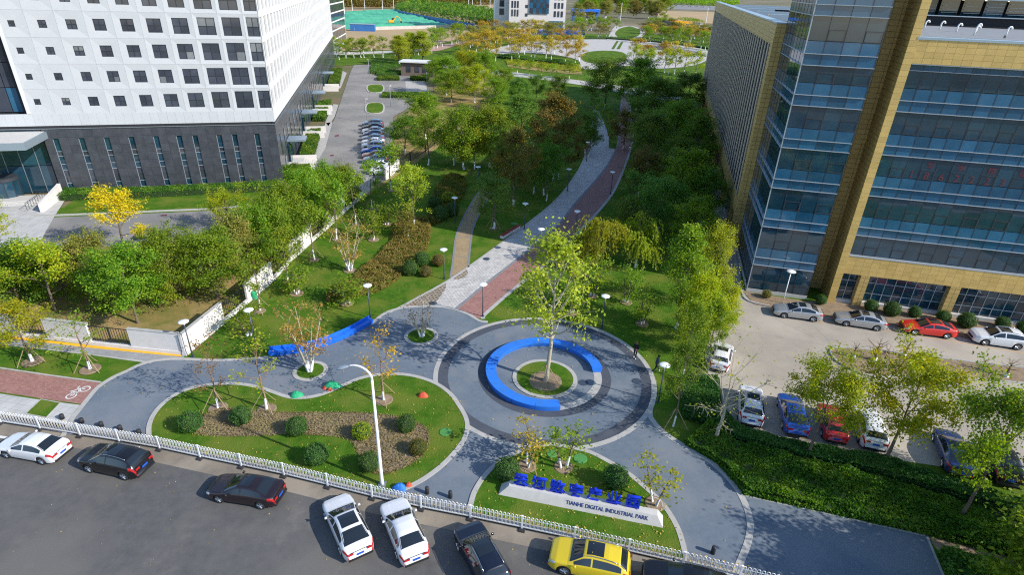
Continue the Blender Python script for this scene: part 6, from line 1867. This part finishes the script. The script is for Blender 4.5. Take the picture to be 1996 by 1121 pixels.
# ================================================================ BENCHES
def sweep(pts, prof, m, name, parent=None, smooth=False):
    """profile (offset, z) swept along a ground line, closed at both ends"""
    vs = []; fs = []
    n = len(prof)
    for off_i in range(len(pts)): pass
    rows_ = [offset_line(pts, o) for o, z in prof]
    for i in range(len(pts)):
        for k in range(n): vs.append((rows_[k][i][0], rows_[k][i][1], prof[k][1]))
    for i in range(len(pts) - 1):
        for k in range(n): fs.append((i * n + k, i * n + (k + 1) % n, (i + 1) * n + (k + 1) % n, (i + 1) * n + k))
    fs.append(tuple(range(n))); fs.append(tuple((len(pts) - 1) * n + k for k in reversed(range(n))))
    me = MB().add(vs, fs).mesh(name, m, smooth); fix_normals(me)
    return link(name, me, parent)


e0 = Vector((7.04,42.13)) - Vector(CC); e1 = Vector((4.21,36.56)) - Vector(CC)
a0 = math.degrees(math.atan2(e0.y, e0.x)); a1 = math.degrees(math.atan2(e1.y, e1.x))
rb = empty('ring_bench', (CC[0], CC[1], 0), 0, 'blue curved bench ringing the planter with the tall tree', 'bench')
ln = arc((0, 0), 4.62, a0, a1 + 360, 80)
NSEG = 12
for k in range(NSEG):
    w0 = a0 + (a1 + 360 - a0) * k / NSEG; w1 = a0 + (a1 + 360 - a0) * (k + 1) / NSEG
    sweep(arc((0, 0), 4.62, w0 + .06, w1 - .06, 10), [(-.40, .04), (-.45, .42), (-.45, .50), (.45, .50), (.45, .42), (.34, .04)], 'm_blue_paint', 'seat', rb)
wb_ = empty('wave_bench', (*PLAZA_B[0], 0), 0, 'long blue wavy bench along the edge of the lawn', 'bench')
wl = [(p[0] - PLAZA_B[0][0], p[1] - PLAZA_B[0][1]) for p in smooth_line([(-21.25,43.04),(-18.97,43.67),(-17.01,44.79),(-15.16,46.66),(-13.52,49.20)], 8)]
sweep(wl, [(-.10, .03), (-.16, .40), (-.16, .47), (.58, .47), (.58, .40), (.50, .03)], 'm_blue_gloss', 'seat', wb_)
sweep(wl, [(.42, .472), (.40, .66), (.50, .70), (.58, .472)], 'm_blue_gloss', 'back_ridge', wb_)


def path_bench(A, B, label):
    A = Vector(A); B = Vector(B); d = B - A; ang = math.atan2(d.y, d.x); c = (A + B) / 2
    b = empty('park_bench', (c.x, c.y, 0), ang, label, 'bench', 'red-topped benches beside the path')
    L = d.length
    for s in (-1, 1):
        blk('base', b, (s * L * .25, 0, .22), (L * .46, .5, .40), 'm_white_wall')
        for k in range(4):
            blk('slat', b, (s * L * .25, -.21 + .14 * k, .45), (L * .47, .12, .05), 'm_red_wood')
    return b


path_bench((-1.63,71.48), (0.71,75.70), 'pale bench with red seat slats beside the setts')
path_bench((13.84,116.74), (15.30,124.04), 'distant red-topped bench at the bend of the path')

# ================================================================ LAMPS
poleM = MB().tube([(0, 0, 0), (0, 0, .5), (0, 0, 3.3)], [.075, .06, .05], 8).mesh('pole', 'm_pole_dark', True)
discM = MB().lathe([(.05, 0), (.40, .03), (.43, .07), (.40, .10), (.1, .13)], 24).mesh('lamp_head', 'm_lamp_white', True)
neckM = MB().lathe([(.055, 0), (.10, .05), (.12, .16), (.07, .26)], 12).mesh('neck', 'm_lamp_white', True)
bfM = MB().lathe([(.16, 0), (.16, .04), (.09, .08)], 12).mesh('foot', 'm_pole_dark')
LAMPS = [((-7.68,59.28), 'park lamp right of the round brown bushes'), ((-13.94,50.16), 'park lamp at the end of the wavy blue bench'), ((-23.17,44.75), 'park lamp behind the wavy blue bench on the left'), ((-27.71,42.41), 'park lamp at the corner of the boundary wall'),
         ((-2.85,51.21), 'park lamp at the start of the brick path'), ((8.97,49.61), 'park lamp on the lawn edge above the ring'), ((-8.24,76.81), 'park lamp in the shade beside the tan path'), ((1.42,75.38), 'park lamp behind the red-topped bench'),
         ((8.21,73.05), 'park lamp on the brick path by the ring tree'), ((15.45,91.88), 'park lamp on the brick path in deep shade'), ((12.22,38.39), 'park lamp beside the two people'), ((-6.05,92.21), 'park lamp under the grove left of the path'),
         ((8.52,92.72), 'park lamp under the brown-olive tree'), ((13.42,111.37), 'park lamp near the distant bench'), ((16.18,127.31), 'park lamp at the far bend of the path'), ((21.11,108.43), 'park lamp right of the brick path far off'), ((3.29,66.35), 'park lamp hidden behind the ring tree')]
for i in range(0, len(LAMPS)):
    (p, lb) = LAMPS[i]
    l = empty('park_lamp', (p[0], p[1], .03), i, lb, 'lamp', 'park lamps')
    link('pole', poleM, l); link('lamp_head', discM, l, (0, 0, 3.55)); link('neck', neckM, l, (0, 0, 3.3)); link('foot', bfM, l)
l = empty('car_park_lamp', (*(29.31,56.13), .05), 0, 'white mushroom lamp at the foot of the glass tower', 'lamp')
link('pole', MB().tube([(0, 0, 0), (0, 0, 3.6)], [.06, .045], 8).mesh('pole', 'm_lamp_white', True), l); link('lamp_head', discM, l, (0, 0, 3.75), scale=(1.1, 1.1, 1.2)); link('neck', neckM, l, (0, 0, 3.5))
sl_ = empty('street_lamp', (*(-8.19,28.56), .05), 0, 'tall white street lamp with a curved arm', 'lamp')
pd = Vector((-1, .18, 0)).normalized()
arm = [Vector((0, 0, 8.6)) + pd * (1.0 - math.cos(t)) * .95 + Vector((0, 0, math.sin(t) * .85)) for t in np.linspace(0, R(125), 9)]
link('pole', MB().tube([(0, 0, 0), (0, 0, .3), (0, 0, 4), (0, 0, 8.6)], [.15, .12, .10, .075], 12).mesh('pole', 'm_white_paint', True), sl_)
link('arm', MB().tube(arm, [.075 - .003 * k for k in range(9)], 10).mesh('arm', 'm_white_paint', True), sl_)
e = arm[-1]
hdm = MB().lathe([(.05, -.1), (.10, 0), (.19, .25), (.20, .5), (.13, .72), (.03, .78)], 14).mesh('lamp_head', 'm_frame_light', True)
dirv = (pd * .92 + Vector((0, 0, -.38)))
link('lamp_head', hdm, sl_, e, dirv.to_track_quat('Z', 'Y').to_euler(), (1, .62, 1))
link('base_plate', MB().box((0, 0, .03), (.5, .5, .06)).mesh('base_plate', 'm_frame_grey'), sl_)
for i, p in enumerate(((-35.05,138.99), (-33.40,158.43), (-27.53,184.24), (-51.30,211.40))):
    q = empty('slim_lamp', (p[0], p[1], .05), i, ['slim grey lamp post at the far end of the parked cars', 'slim lamp post beside the long low hedge', 'slim lamp post near the gatehouse', 'slim lamp post at the far end of the car park'][i], 'lamp', 'slim car park lamps')
    link('pole', MB().tube([(0, 0, 0), (0, 0, 5.2)], [.08, .05], 6).mesh('pole', 'm_pole_grey', True), q)
    link('lamp_head', MB().box((.2, 0, 5.25), (.6, .22, .1)).mesh('lamp_head', 'm_lamp_white'), q)

# ================================================================ SIGN
A = Vector((-0.45,28.02)); B = Vector((9.92,25.78)); d = B - A; ang = math.atan2(d.y, d.x); L = d.length
sg = empty('park_sign', (A.x, A.y, .05), ang, 'low pale stone sign with standing blue Chinese letters', 'sign')
vs = [(0, 0, 0), (L, 0, 0), (L, 1.0, 0), (0, 1.0, 0), (.62, .32, .62), (L - .42, .32, .62), (L - .42, .82, .62), (.62, .82, .62)]
MB().add(vs, [(0, 1, 5, 4), (1, 2, 6, 5), (2, 3, 7, 6), (3, 0, 4, 7), (4, 5, 6, 7)]).build('plinth', 'm_stone_base', sg)
for k, ch in enumerate('天河数字产业园'):
    me = text_mesh('letter', ch, 'm_blue_letter', .09, .018)
    link('letter', me, sg, (1.38 + 1.205 * k, .58, 1.08), (R(90), 0, 0), (.98, 1.0, 1.0))
    blk('letter_foot', sg, (1.38 + 1.205 * k, .58, .64), (.55, .12, .06), 'm_blue_letter')
me = text_mesh('inscription', 'TIANHE DIGITAL INDUSTRIAL PARK', 'm_blue_print', .004, .012)
xs_ = [v.co.x for v in me.vertices]; wt = max(xs_) - min(xs_)
link('inscription', me, sg, (L - .95 - 2.6, .165, .36), (math.atan2(.62, .32), 0, 0), (5.2 / wt, .36, .36))

# ================================================================ SMALL THINGS
bolM = MB().lathe([(.15, 0), (.15, .5), (.13, .56), (.06, .58)], 14).mesh('post', 'm_bollard', True)
for i, p in enumerate(((-33.25,33.95), (-31.54,33.58), (-29.89,33.27), (-28.31,32.95), (-26.71,32.59), (-5.10,27.94), (-3.55,27.66), (12.54,24.07))):
    o = link('bollard', bolM, loc=(p[0], p[1], .03), scale=(1.1, 1.1, .7) if i < 5 else (.9, .9, 1))
    tag(o, f'{ORD[i]} dark bollard from the left in the line of five by the barrier' if i < 5 else ['dark bollard left of its twin at the middle entrance', 'dark bollard nearest the sign bed at the middle entrance', 'lone dark bollard near the lower right barrier'][i - 5], 'bollard', 'bollards')


def mound(name, p, rx, ry, h, m, label, cat, seed, z=.03, rz=0):
    rng = np.random.default_rng(seed)
    vs = [(0, 0, h)]; fs = []
    for j in range(1, 6):
        for k in range(16):
            t = 2 * math.pi * k / 16; f = j / 5
            rr = f * (1 + .12 * math.sin(3 * t + seed))
            vs.append((rx * rr * math.cos(t), ry * rr * math.sin(t), 0 if j == 5 else h * (1 - f ** 2) * (1 + rng.uniform(-.18, .18))))
    for k in range(16): fs.append((0, 1 + k, 1 + (k + 1) % 16))
    for j in range(4):
        for k in range(16): fs.append((1 + j * 16 + k, 1 + (j + 1) * 16 + k, 1 + (j + 1) * 16 + (k + 1) % 16, 1 + j * 16 + (k + 1) % 16))
    o = MB().add(vs, fs).build(name, m, smooth=True)
    o.location = (p[0], p[1], z); o.rotation_euler = (0, 0, rz)
    tag(o, label, cat)
    return o


mound('netting_heap', (-16.99,37.60), .55, .45, .4, 'm_net_green', 'small green netting heap on the plaza beside the bean-shaped bed', 'netting', 1)
mound('netting_heap', (-14.50,38.96), .75, .5, .5, 'm_net_green', 'larger green netting heap with orange bags beside it', 'netting', 2)
for i, p in enumerate(((-15.00,38.65), (-14.55,38.41))): mound('orange_bag', p, .25, .2, .25, 'm_red_bag', ['orange bag at the left of the green netting', 'orange bag in front of the green netting'][i], 'bag', 5 + i)
mound('red_bag', (-6.89,38.09), .42, .34, .35, 'm_red_bag', 'red bag lying on the grass near the curved kerb', 'bag', 3, z=.06)
mound('blue_bag', (-6.98,28.30), .5, .35, .4, 'm_blue_bag', 'crumpled blue sheet behind the barrier by the street lamp', 'bag', 4)
mound('orange_bag', (-6.41,28.55), .25, .22, .28, 'm_red_bag', 'orange bag beside the crumpled blue sheet', 'bag', 9)
for i, (p, r_) in enumerate((((-4.61,33.86), .45), ((5.27,31.57), .5), ((3.28,31.98), .4), ((-0.01,76.99), .5))):
    o = MB().lathe([(r_, 0), (r_, .03), (r_ * .92, .05), (.02, .055)], 20).build('cover_lid', 'm_lid_green')
    o.location = (p[0], p[1], .06)
    tag(o, ['round green cover in the bean-shaped bed', 'larger round green cover behind the sign', 'smaller green cover between the small trees behind the sign', 'green cover behind the red-topped bench'][i], 'cover', 'green covers')
# litter bin by the wall and a cycle symbol on the brick path
o = MB().lathe([(.25, 0), (.28, .5), (.3, .8), (.2, .88)], 12).build('green_bin', 'm_net_green'); o.location = (*(-26.63,53.20), .03)
tag(o, 'small green bin against the white wall', 'bin')
cyc = MB()
def ring(c, r, n=16, w=.05):
    for k in range(n):
        t0_, t1_ = 2 * math.pi * k / n, 2 * math.pi * (k + 1) / n
        cyc.add([(c[0] + (r + s) * math.cos(t), c[1] + (r + s) * math.sin(t), 0) for t, s in ((t0_, -w), (t1_, -w), (t1_, w), (t0_, w))], [(3, 2, 1, 0)])
def stroke(a, b, w=.05):
    a = Vector(a); b = Vector(b); n_ = Vector((-(b - a).y, (b - a).x)).normalized() * w
    cyc.add([(*(a + n_), 0), (*(a - n_), 0), (*(b - n_), 0), (*(b + n_), 0)], [(0, 1, 2, 3)])
ring((-.5, 0), .34); ring((.55, 0), .34)
for a, b in (((-.5, 0), (-.2, .5)), ((-.2, .5), (.4, .5)), ((.4, .5), (.55, 0)), ((-.2, .5), (.05, 0)), ((.05, 0), (.4, .5)), ((-.5, 0), (.05, 0)), ((-.25, .62), (-.05, .62)), ((.4, .5), (.36, .72)), ((.36, .72), (.55, .74))): stroke(a, b)
co = cyc.build('cycle_marking', 'm_white_line'); co.location = (*(-34.18,37.06), .023); co.rotation_euler = (0, 0, R(62)); co['kind'] = 'structure'
fix_normals(co.data)

# ================================================================ BUILDING SITE AND FAR THINGS
hb = empty('blue_hoarding', (*(-125.63,638.32), 0), 0, 'long blue hoarding along the far side of the building site', 'hoarding')
o_ = Vector((-125.63,638.32)); hp = [Vector(p) - o_ for p in smooth_line([(-125.63,638.32),(-99.05,577.00),(-68.28,517.03),(-41.36,468.99),(-32.98,456.83)], 8)]
for i in range(len(hp) - 1):
    d = hp[i + 1] - hp[i]; c = (hp[i] + hp[i + 1]) / 2
    blk('panel', hb, (c.x, c.y, 1.6), (d.length - .2, .3, 3.2), 'm_steel_blue', rz=math.atan2(d.y, d.x))
tb = empty('blue_site_shed', (*(-99.00,401.05), 0), R(4), 'dark blue site container at the edge of the green sheeting', 'container')
blk('body', tb, (0, 0, 2.0), (15, 5, 4.0), 'm_steel_blue'); blk('roof', tb, (0, 0, 4.1), (15.4, 5.4, .2), 'm_roof_metal')
aw = empty('blue_awning_row', (*(8.27,406.24), 0), 0, 'row of blue awnings in front of the distant office block', 'awning')
for i in range(9):
    q = Vector((8.27,406.24)).lerp(Vector((40.20,419.67)), i / 8) - Vector((8.27,406.24))
    blk('awning', aw, (q.x, q.y, 2.2), (3.6, 3.0, 2.2), 'm_blue_gloss' if i % 2 else 'm_steel_blue', rx=R(14))
ex = empty('excavator', (*(-91.43,454.42), 1.2), R(20), 'small yellow excavator on the green sheeting', 'excavator')
for s in (-1, 1): blk('track', ex, (0, s * 1.3, .5), (4.2, .7, 1.0), 'm_tyre')
blk('body', ex, (-.4, 0, 1.9), (3.6, 2.6, 1.5), 'm_yellow_line'); blk('cab', ex, (1.0, .7, 3.2), (1.5, 1.2, 1.7), 'm_car_glass')
link('boom', MB().tube([(1.2, -.4, 2.4), (3.4, -.4, 5.2), (5.4, -.4, 4.4), (6.4, -.4, 2.0)], [.4, .35, .28, .22], 6).mesh('boom', 'm_yellow_line'), ex)
blk('bucket', ex, (6.6, -.4, 1.5), (1.0, 1.2, 1.0), 'm_tyre')
dm = MB().lathe([(7.0, -8), (7.0, 8)], 24, axis='y').build('arched_shed', 'm_iron'); dm.location = (*(113.29,499.86), 0); dm.rotation_euler = (0, 0, R(20))
tag(dm, 'dark arched shed beside the far road', 'shed')
cg = empty('blue_gateway', (*(59.90,607.09), 0), R(3), 'blue gateway canopy beside the distant office block', 'gateway')
blk('roof', cg, (0, 0, 9), (26, 8, 2.4), 'm_blue_gloss')
for s in (-1, 1): blk('leg', cg, (s * 11, 0, 4), (2, 5, 8), 'm_steel_blue')
for i, p in enumerate(((-152.91,558.67), (-169.86,650.75), (-170.05,703.59), (-143.84,671.78), (-133.71,679.97), (-54.61,668.33), (-52.27,693.56), (-43.88,699.88), (-33.12,683.97), (96.38,628.64), (151.65,720.77), (159.19,557.71))):
    o = MB().tube([(0, 0, 0), (0, 0, 16)], [.3, .2], 6).build('tall_mast', 'm_white_paint', loc=(p[0], p[1], 0))
    tag(o, f'{ORD[i]} slender pale mast from the left among the distant sites', 'mast', 'distant masts')
for i, (p, c_) in enumerate((((146.73,623.95), 'm_red_wood'), ((146.04,599.98), 'm_yellow_line'), ((147.39,585.91), 'm_yellow_line'), ((153.79,596.63), 'm_orange_line'))):
    o = MB().box((0, 0, 1.4), (8, 3, 2.8)).box((0, 0, 2.9), (7.6, 2.8, .2)).build('site_container', c_, loc=(p[0], p[1], .2))
    tag(o, ['dark red container on the sandy field', 'yellow container next to the red one', 'yellow container in the middle of the sandy field edge', 'orange container right of the yellow ones'][i], 'container', 'containers on the field')
lowwall = [(-104.19,398.63),(-86.18,420.90),(-49.16,454.14)]
ribbon('site_edge', smooth_line(lowwall, 4), -.8, .8, 0, 2.0, 'm_pale_path')

# ================================================================ PEOPLE
for nm, c in (('jacket_black', (.012, .012, .014)), ('jacket_navy', (.035, .045, .075)), ('trousers', (.014, .016, .028)), ('shoes', (.70, .70, .70)), ('hair_brown', (.16, .06, .03)), ('hair_black', (.012, .010, .009)), ('skin', (.52, .31, .21)), ('pink', (.62, .16, .26))):
    mat('m_' + nm, c, rough=.8 if nm != 'skin' else .5)


def person(x, y, heading, label, jacket, hair, pose, held):
    """one skinned figure; pose gives joint positions in metres, facing +x"""
    J = pose
    names = list(J)
    bones = [('pelvis', 'waist'), ('waist', 'chest'), ('chest', 'neck'), ('neck', 'chin'), ('chin', 'crown'),
             ('chest', 'lsh'), ('lsh', 'lel'), ('lel', 'lwr'), ('lwr', 'lpalm'), ('chest', 'rsh'), ('rsh', 'rel'), ('rel', 'rwr'), ('rwr', 'rpalm'),
             ('pelvis', 'lhip'), ('lhip', 'lkn'), ('lkn', 'lan'), ('lan', 'lto'), ('pelvis', 'rhip'), ('rhip', 'rkn'), ('rkn', 'ran'), ('ran', 'rto')]
    rad = dict(pelvis=(.16, .13), waist=(.145, .115), chest=(.17, .125), neck=(.055, .055), chin=(.085, .08), crown=(.09, .085), lsh=(.075, .075), rsh=(.075, .075), lel=(.05, .05), rel=(.05, .05),
               lwr=(.036, .036), rwr=(.036, .036), lpalm=(.036, .022), rpalm=(.036, .022), lhip=(.105, .11), rhip=(.105, .11), lkn=(.065, .068), rkn=(.065, .068), lan=(.045, .045), ran=(.045, .045), lto=(.04, .035), rto=(.04, .035))
    # five fingers from each palm
    J = dict(J)
    for s in 'lr':
        p = Vector(J[s + 'palm']); w = Vector(J[s + 'wr']); d = (p - w).normalized()
        u = d.cross(Vector((0, 1, 0))).normalized(); v = d.cross(u).normalized()
        for k in range(5):
            o = (k - 2) * .018
            ln_ = [.045, .075, .082, .075, .055][k]
            if k == 0: b1 = p - d * .03 + u * -.045; b2 = b1 + d * .035 - u * .015
            else: b1 = p + d * ln_ * .6 + u * o; b2 = b1 + d * ln_ * .4 + v * .03
            J[f'{s}f{k}a'] = tuple(b1); J[f'{s}f{k}b'] = tuple(b2)
            rad[f'{s}f{k}a'] = (.009, .009); rad[f'{s}f{k}b'] = (.008, .008)
            bones += [(s + 'palm', f'{s}f{k}a'), (f'{s}f{k}a', f'{s}f{k}b')]
    names = list(J)
    idx = {n: i for i, n in enumerate(names)}
    me = bpy.data.meshes.new('person')
    me.from_pydata([J[n] for n in names], [(idx[a], idx[b]) for a, b in bones], [])
    o = bpy.data.objects.new('person', me); COL.objects.link(o)
    sk = o.modifiers.new('skin', 'SKIN'); sk.use_smooth_shade = True
    for n in names:
        v = me.skin_vertices[0].data[idx[n]]
        v.radius = rad[n]; v.use_root = (n == 'pelvis')
    sb = o.modifiers.new('sub', 'SUBSURF'); sb.levels = 1; sb.render_levels = 1
    bpy.context.view_layer.update()
    m2 = bpy.data.meshes.new_from_object(o.evaluated_get(bpy.context.evaluated_depsgraph_get()))
    bpy.data.objects.remove(o)
    m2.materials.clear()
    for m_ in (jacket, 'm_trousers', 'm_shoes', 'm_skin'): m2.materials.append(M[m_])
    zp = J['pelvis'][2]; zn = J['neck'][2]
    for p in m2.polygons:
        c = p.center
        k = 0
        if c.z > zn + .03 and abs(c.x - J['chin'][0]) < .16 and abs(c.y) < .14: k = 3
        elif c.z < .115: k = 2
        elif c.z < zp - .02:
            k = 1
        for s in 'lr':
            if (c - Vector(J[s + 'palm'])).length < .12: k = 3
        p.material_index = k; p.use_smooth = True
    b = link('person', m2, loc=(x, y, .03), rot=(0, 0, heading))
    tag(b, label, 'person', 'people at the plaza edge')
    h = Vector(J['crown'])
    hm = MB().lathe([(.02, .115), (.07, .10), (.105, .05), (.112, -.01), (.10, -.07), (.07, -.10)], 14).mesh('hair', hair, True)
    link('hair', hm, b, (h.x - .018, h.y, h.z + .02), (0, R(-18), 0))
    f = Vector(J['chin'])
    fb = MB().box((f.x + .088, 0, f.z + .035), (.03, .022, .04), taper=.6)
    fb.build('nose', 'm_skin', b)
    for s in (-1, 1):
        MB().lathe([(.002, -.008), (.011, 0), (.002, .008)], 8, c=(f.x + .082, s * .032, f.z + .055)).build('eye', 'm_hair_black', b)
        MB().box((f.x - .005, s * .092, f.z + .03), (.04, .018, .055)).build('ear', 'm_skin', b)
    MB().box((f.x + .083, 0, f.z - .025), (.012, .045, .01)).build('mouth', 'm_pink', b)
    if held:
        link('held_item', MB().box((0, 0, 0), (.05, .16, .22)).box((.03, 0, .05), (.02, .1, .08)).mesh('held_item', 'm_pink'), b, held)
    return b


STAND = dict(pelvis=(0, 0, .93), waist=(.01, 0, 1.10), chest=(.0, 0, 1.33), neck=(.01, 0, 1.49), chin=(.03, 0, 1.57), crown=(.02, 0, 1.66), lsh=(0, .19, 1.40), lel=(.03, .25, 1.13), lwr=(.24, .17, 1.08), lpalm=(.31, .14, 1.10),
             rsh=(0, -.19, 1.40), rel=(-.05, -.25, 1.13), rwr=(.14, -.22, 1.00), rpalm=(.21, -.20, .98), lhip=(0, .10, .87), lkn=(.12, .11, .48), lan=(.06, .11, .09), lto=(.22, .12, .045), rhip=(0, -.10, .87), rkn=(-.02, -.11, .48), ran=(-.16, -.11, .09), rto=(.0, -.12, .045))
WALK = dict(pelvis=(0, 0, .91), waist=(.02, 0, 1.09), chest=(.07, 0, 1.32), neck=(.11, 0, 1.48), chin=(.14, 0, 1.56), crown=(.13, 0, 1.65), lsh=(.06, .19, 1.39), lel=(.14, .27, 1.14), lwr=(.26, .12, 1.34), lpalm=(.27, .07, 1.41),
            rsh=(.06, -.19, 1.39), rel=(-.10, -.25, 1.14), rwr=(.02, -.26, .92), rpalm=(.05, -.26, .85), lhip=(0, .10, .86), lkn=(.22, .10, .50), lan=(.34, .10, .09), lto=(.49, .10, .05), rhip=(0, -.10, .86), rkn=(-.08, -.10, .47), ran=(-.38, -.10, .13), rto=(-.26, -.11, .05))
person(*(11.35,44.59), R(-120), 'person in black clothes with reddish hair walking on the dark ring band', 'm_jacket_black', 'm_hair_brown', STAND, (.34, .15, 1.12))
person(*(12.80,42.54), R(10), 'person in navy jacket and white shoes striding across the lawn, hand at mouth', 'm_jacket_navy', 'm_hair_black', WALK, None)
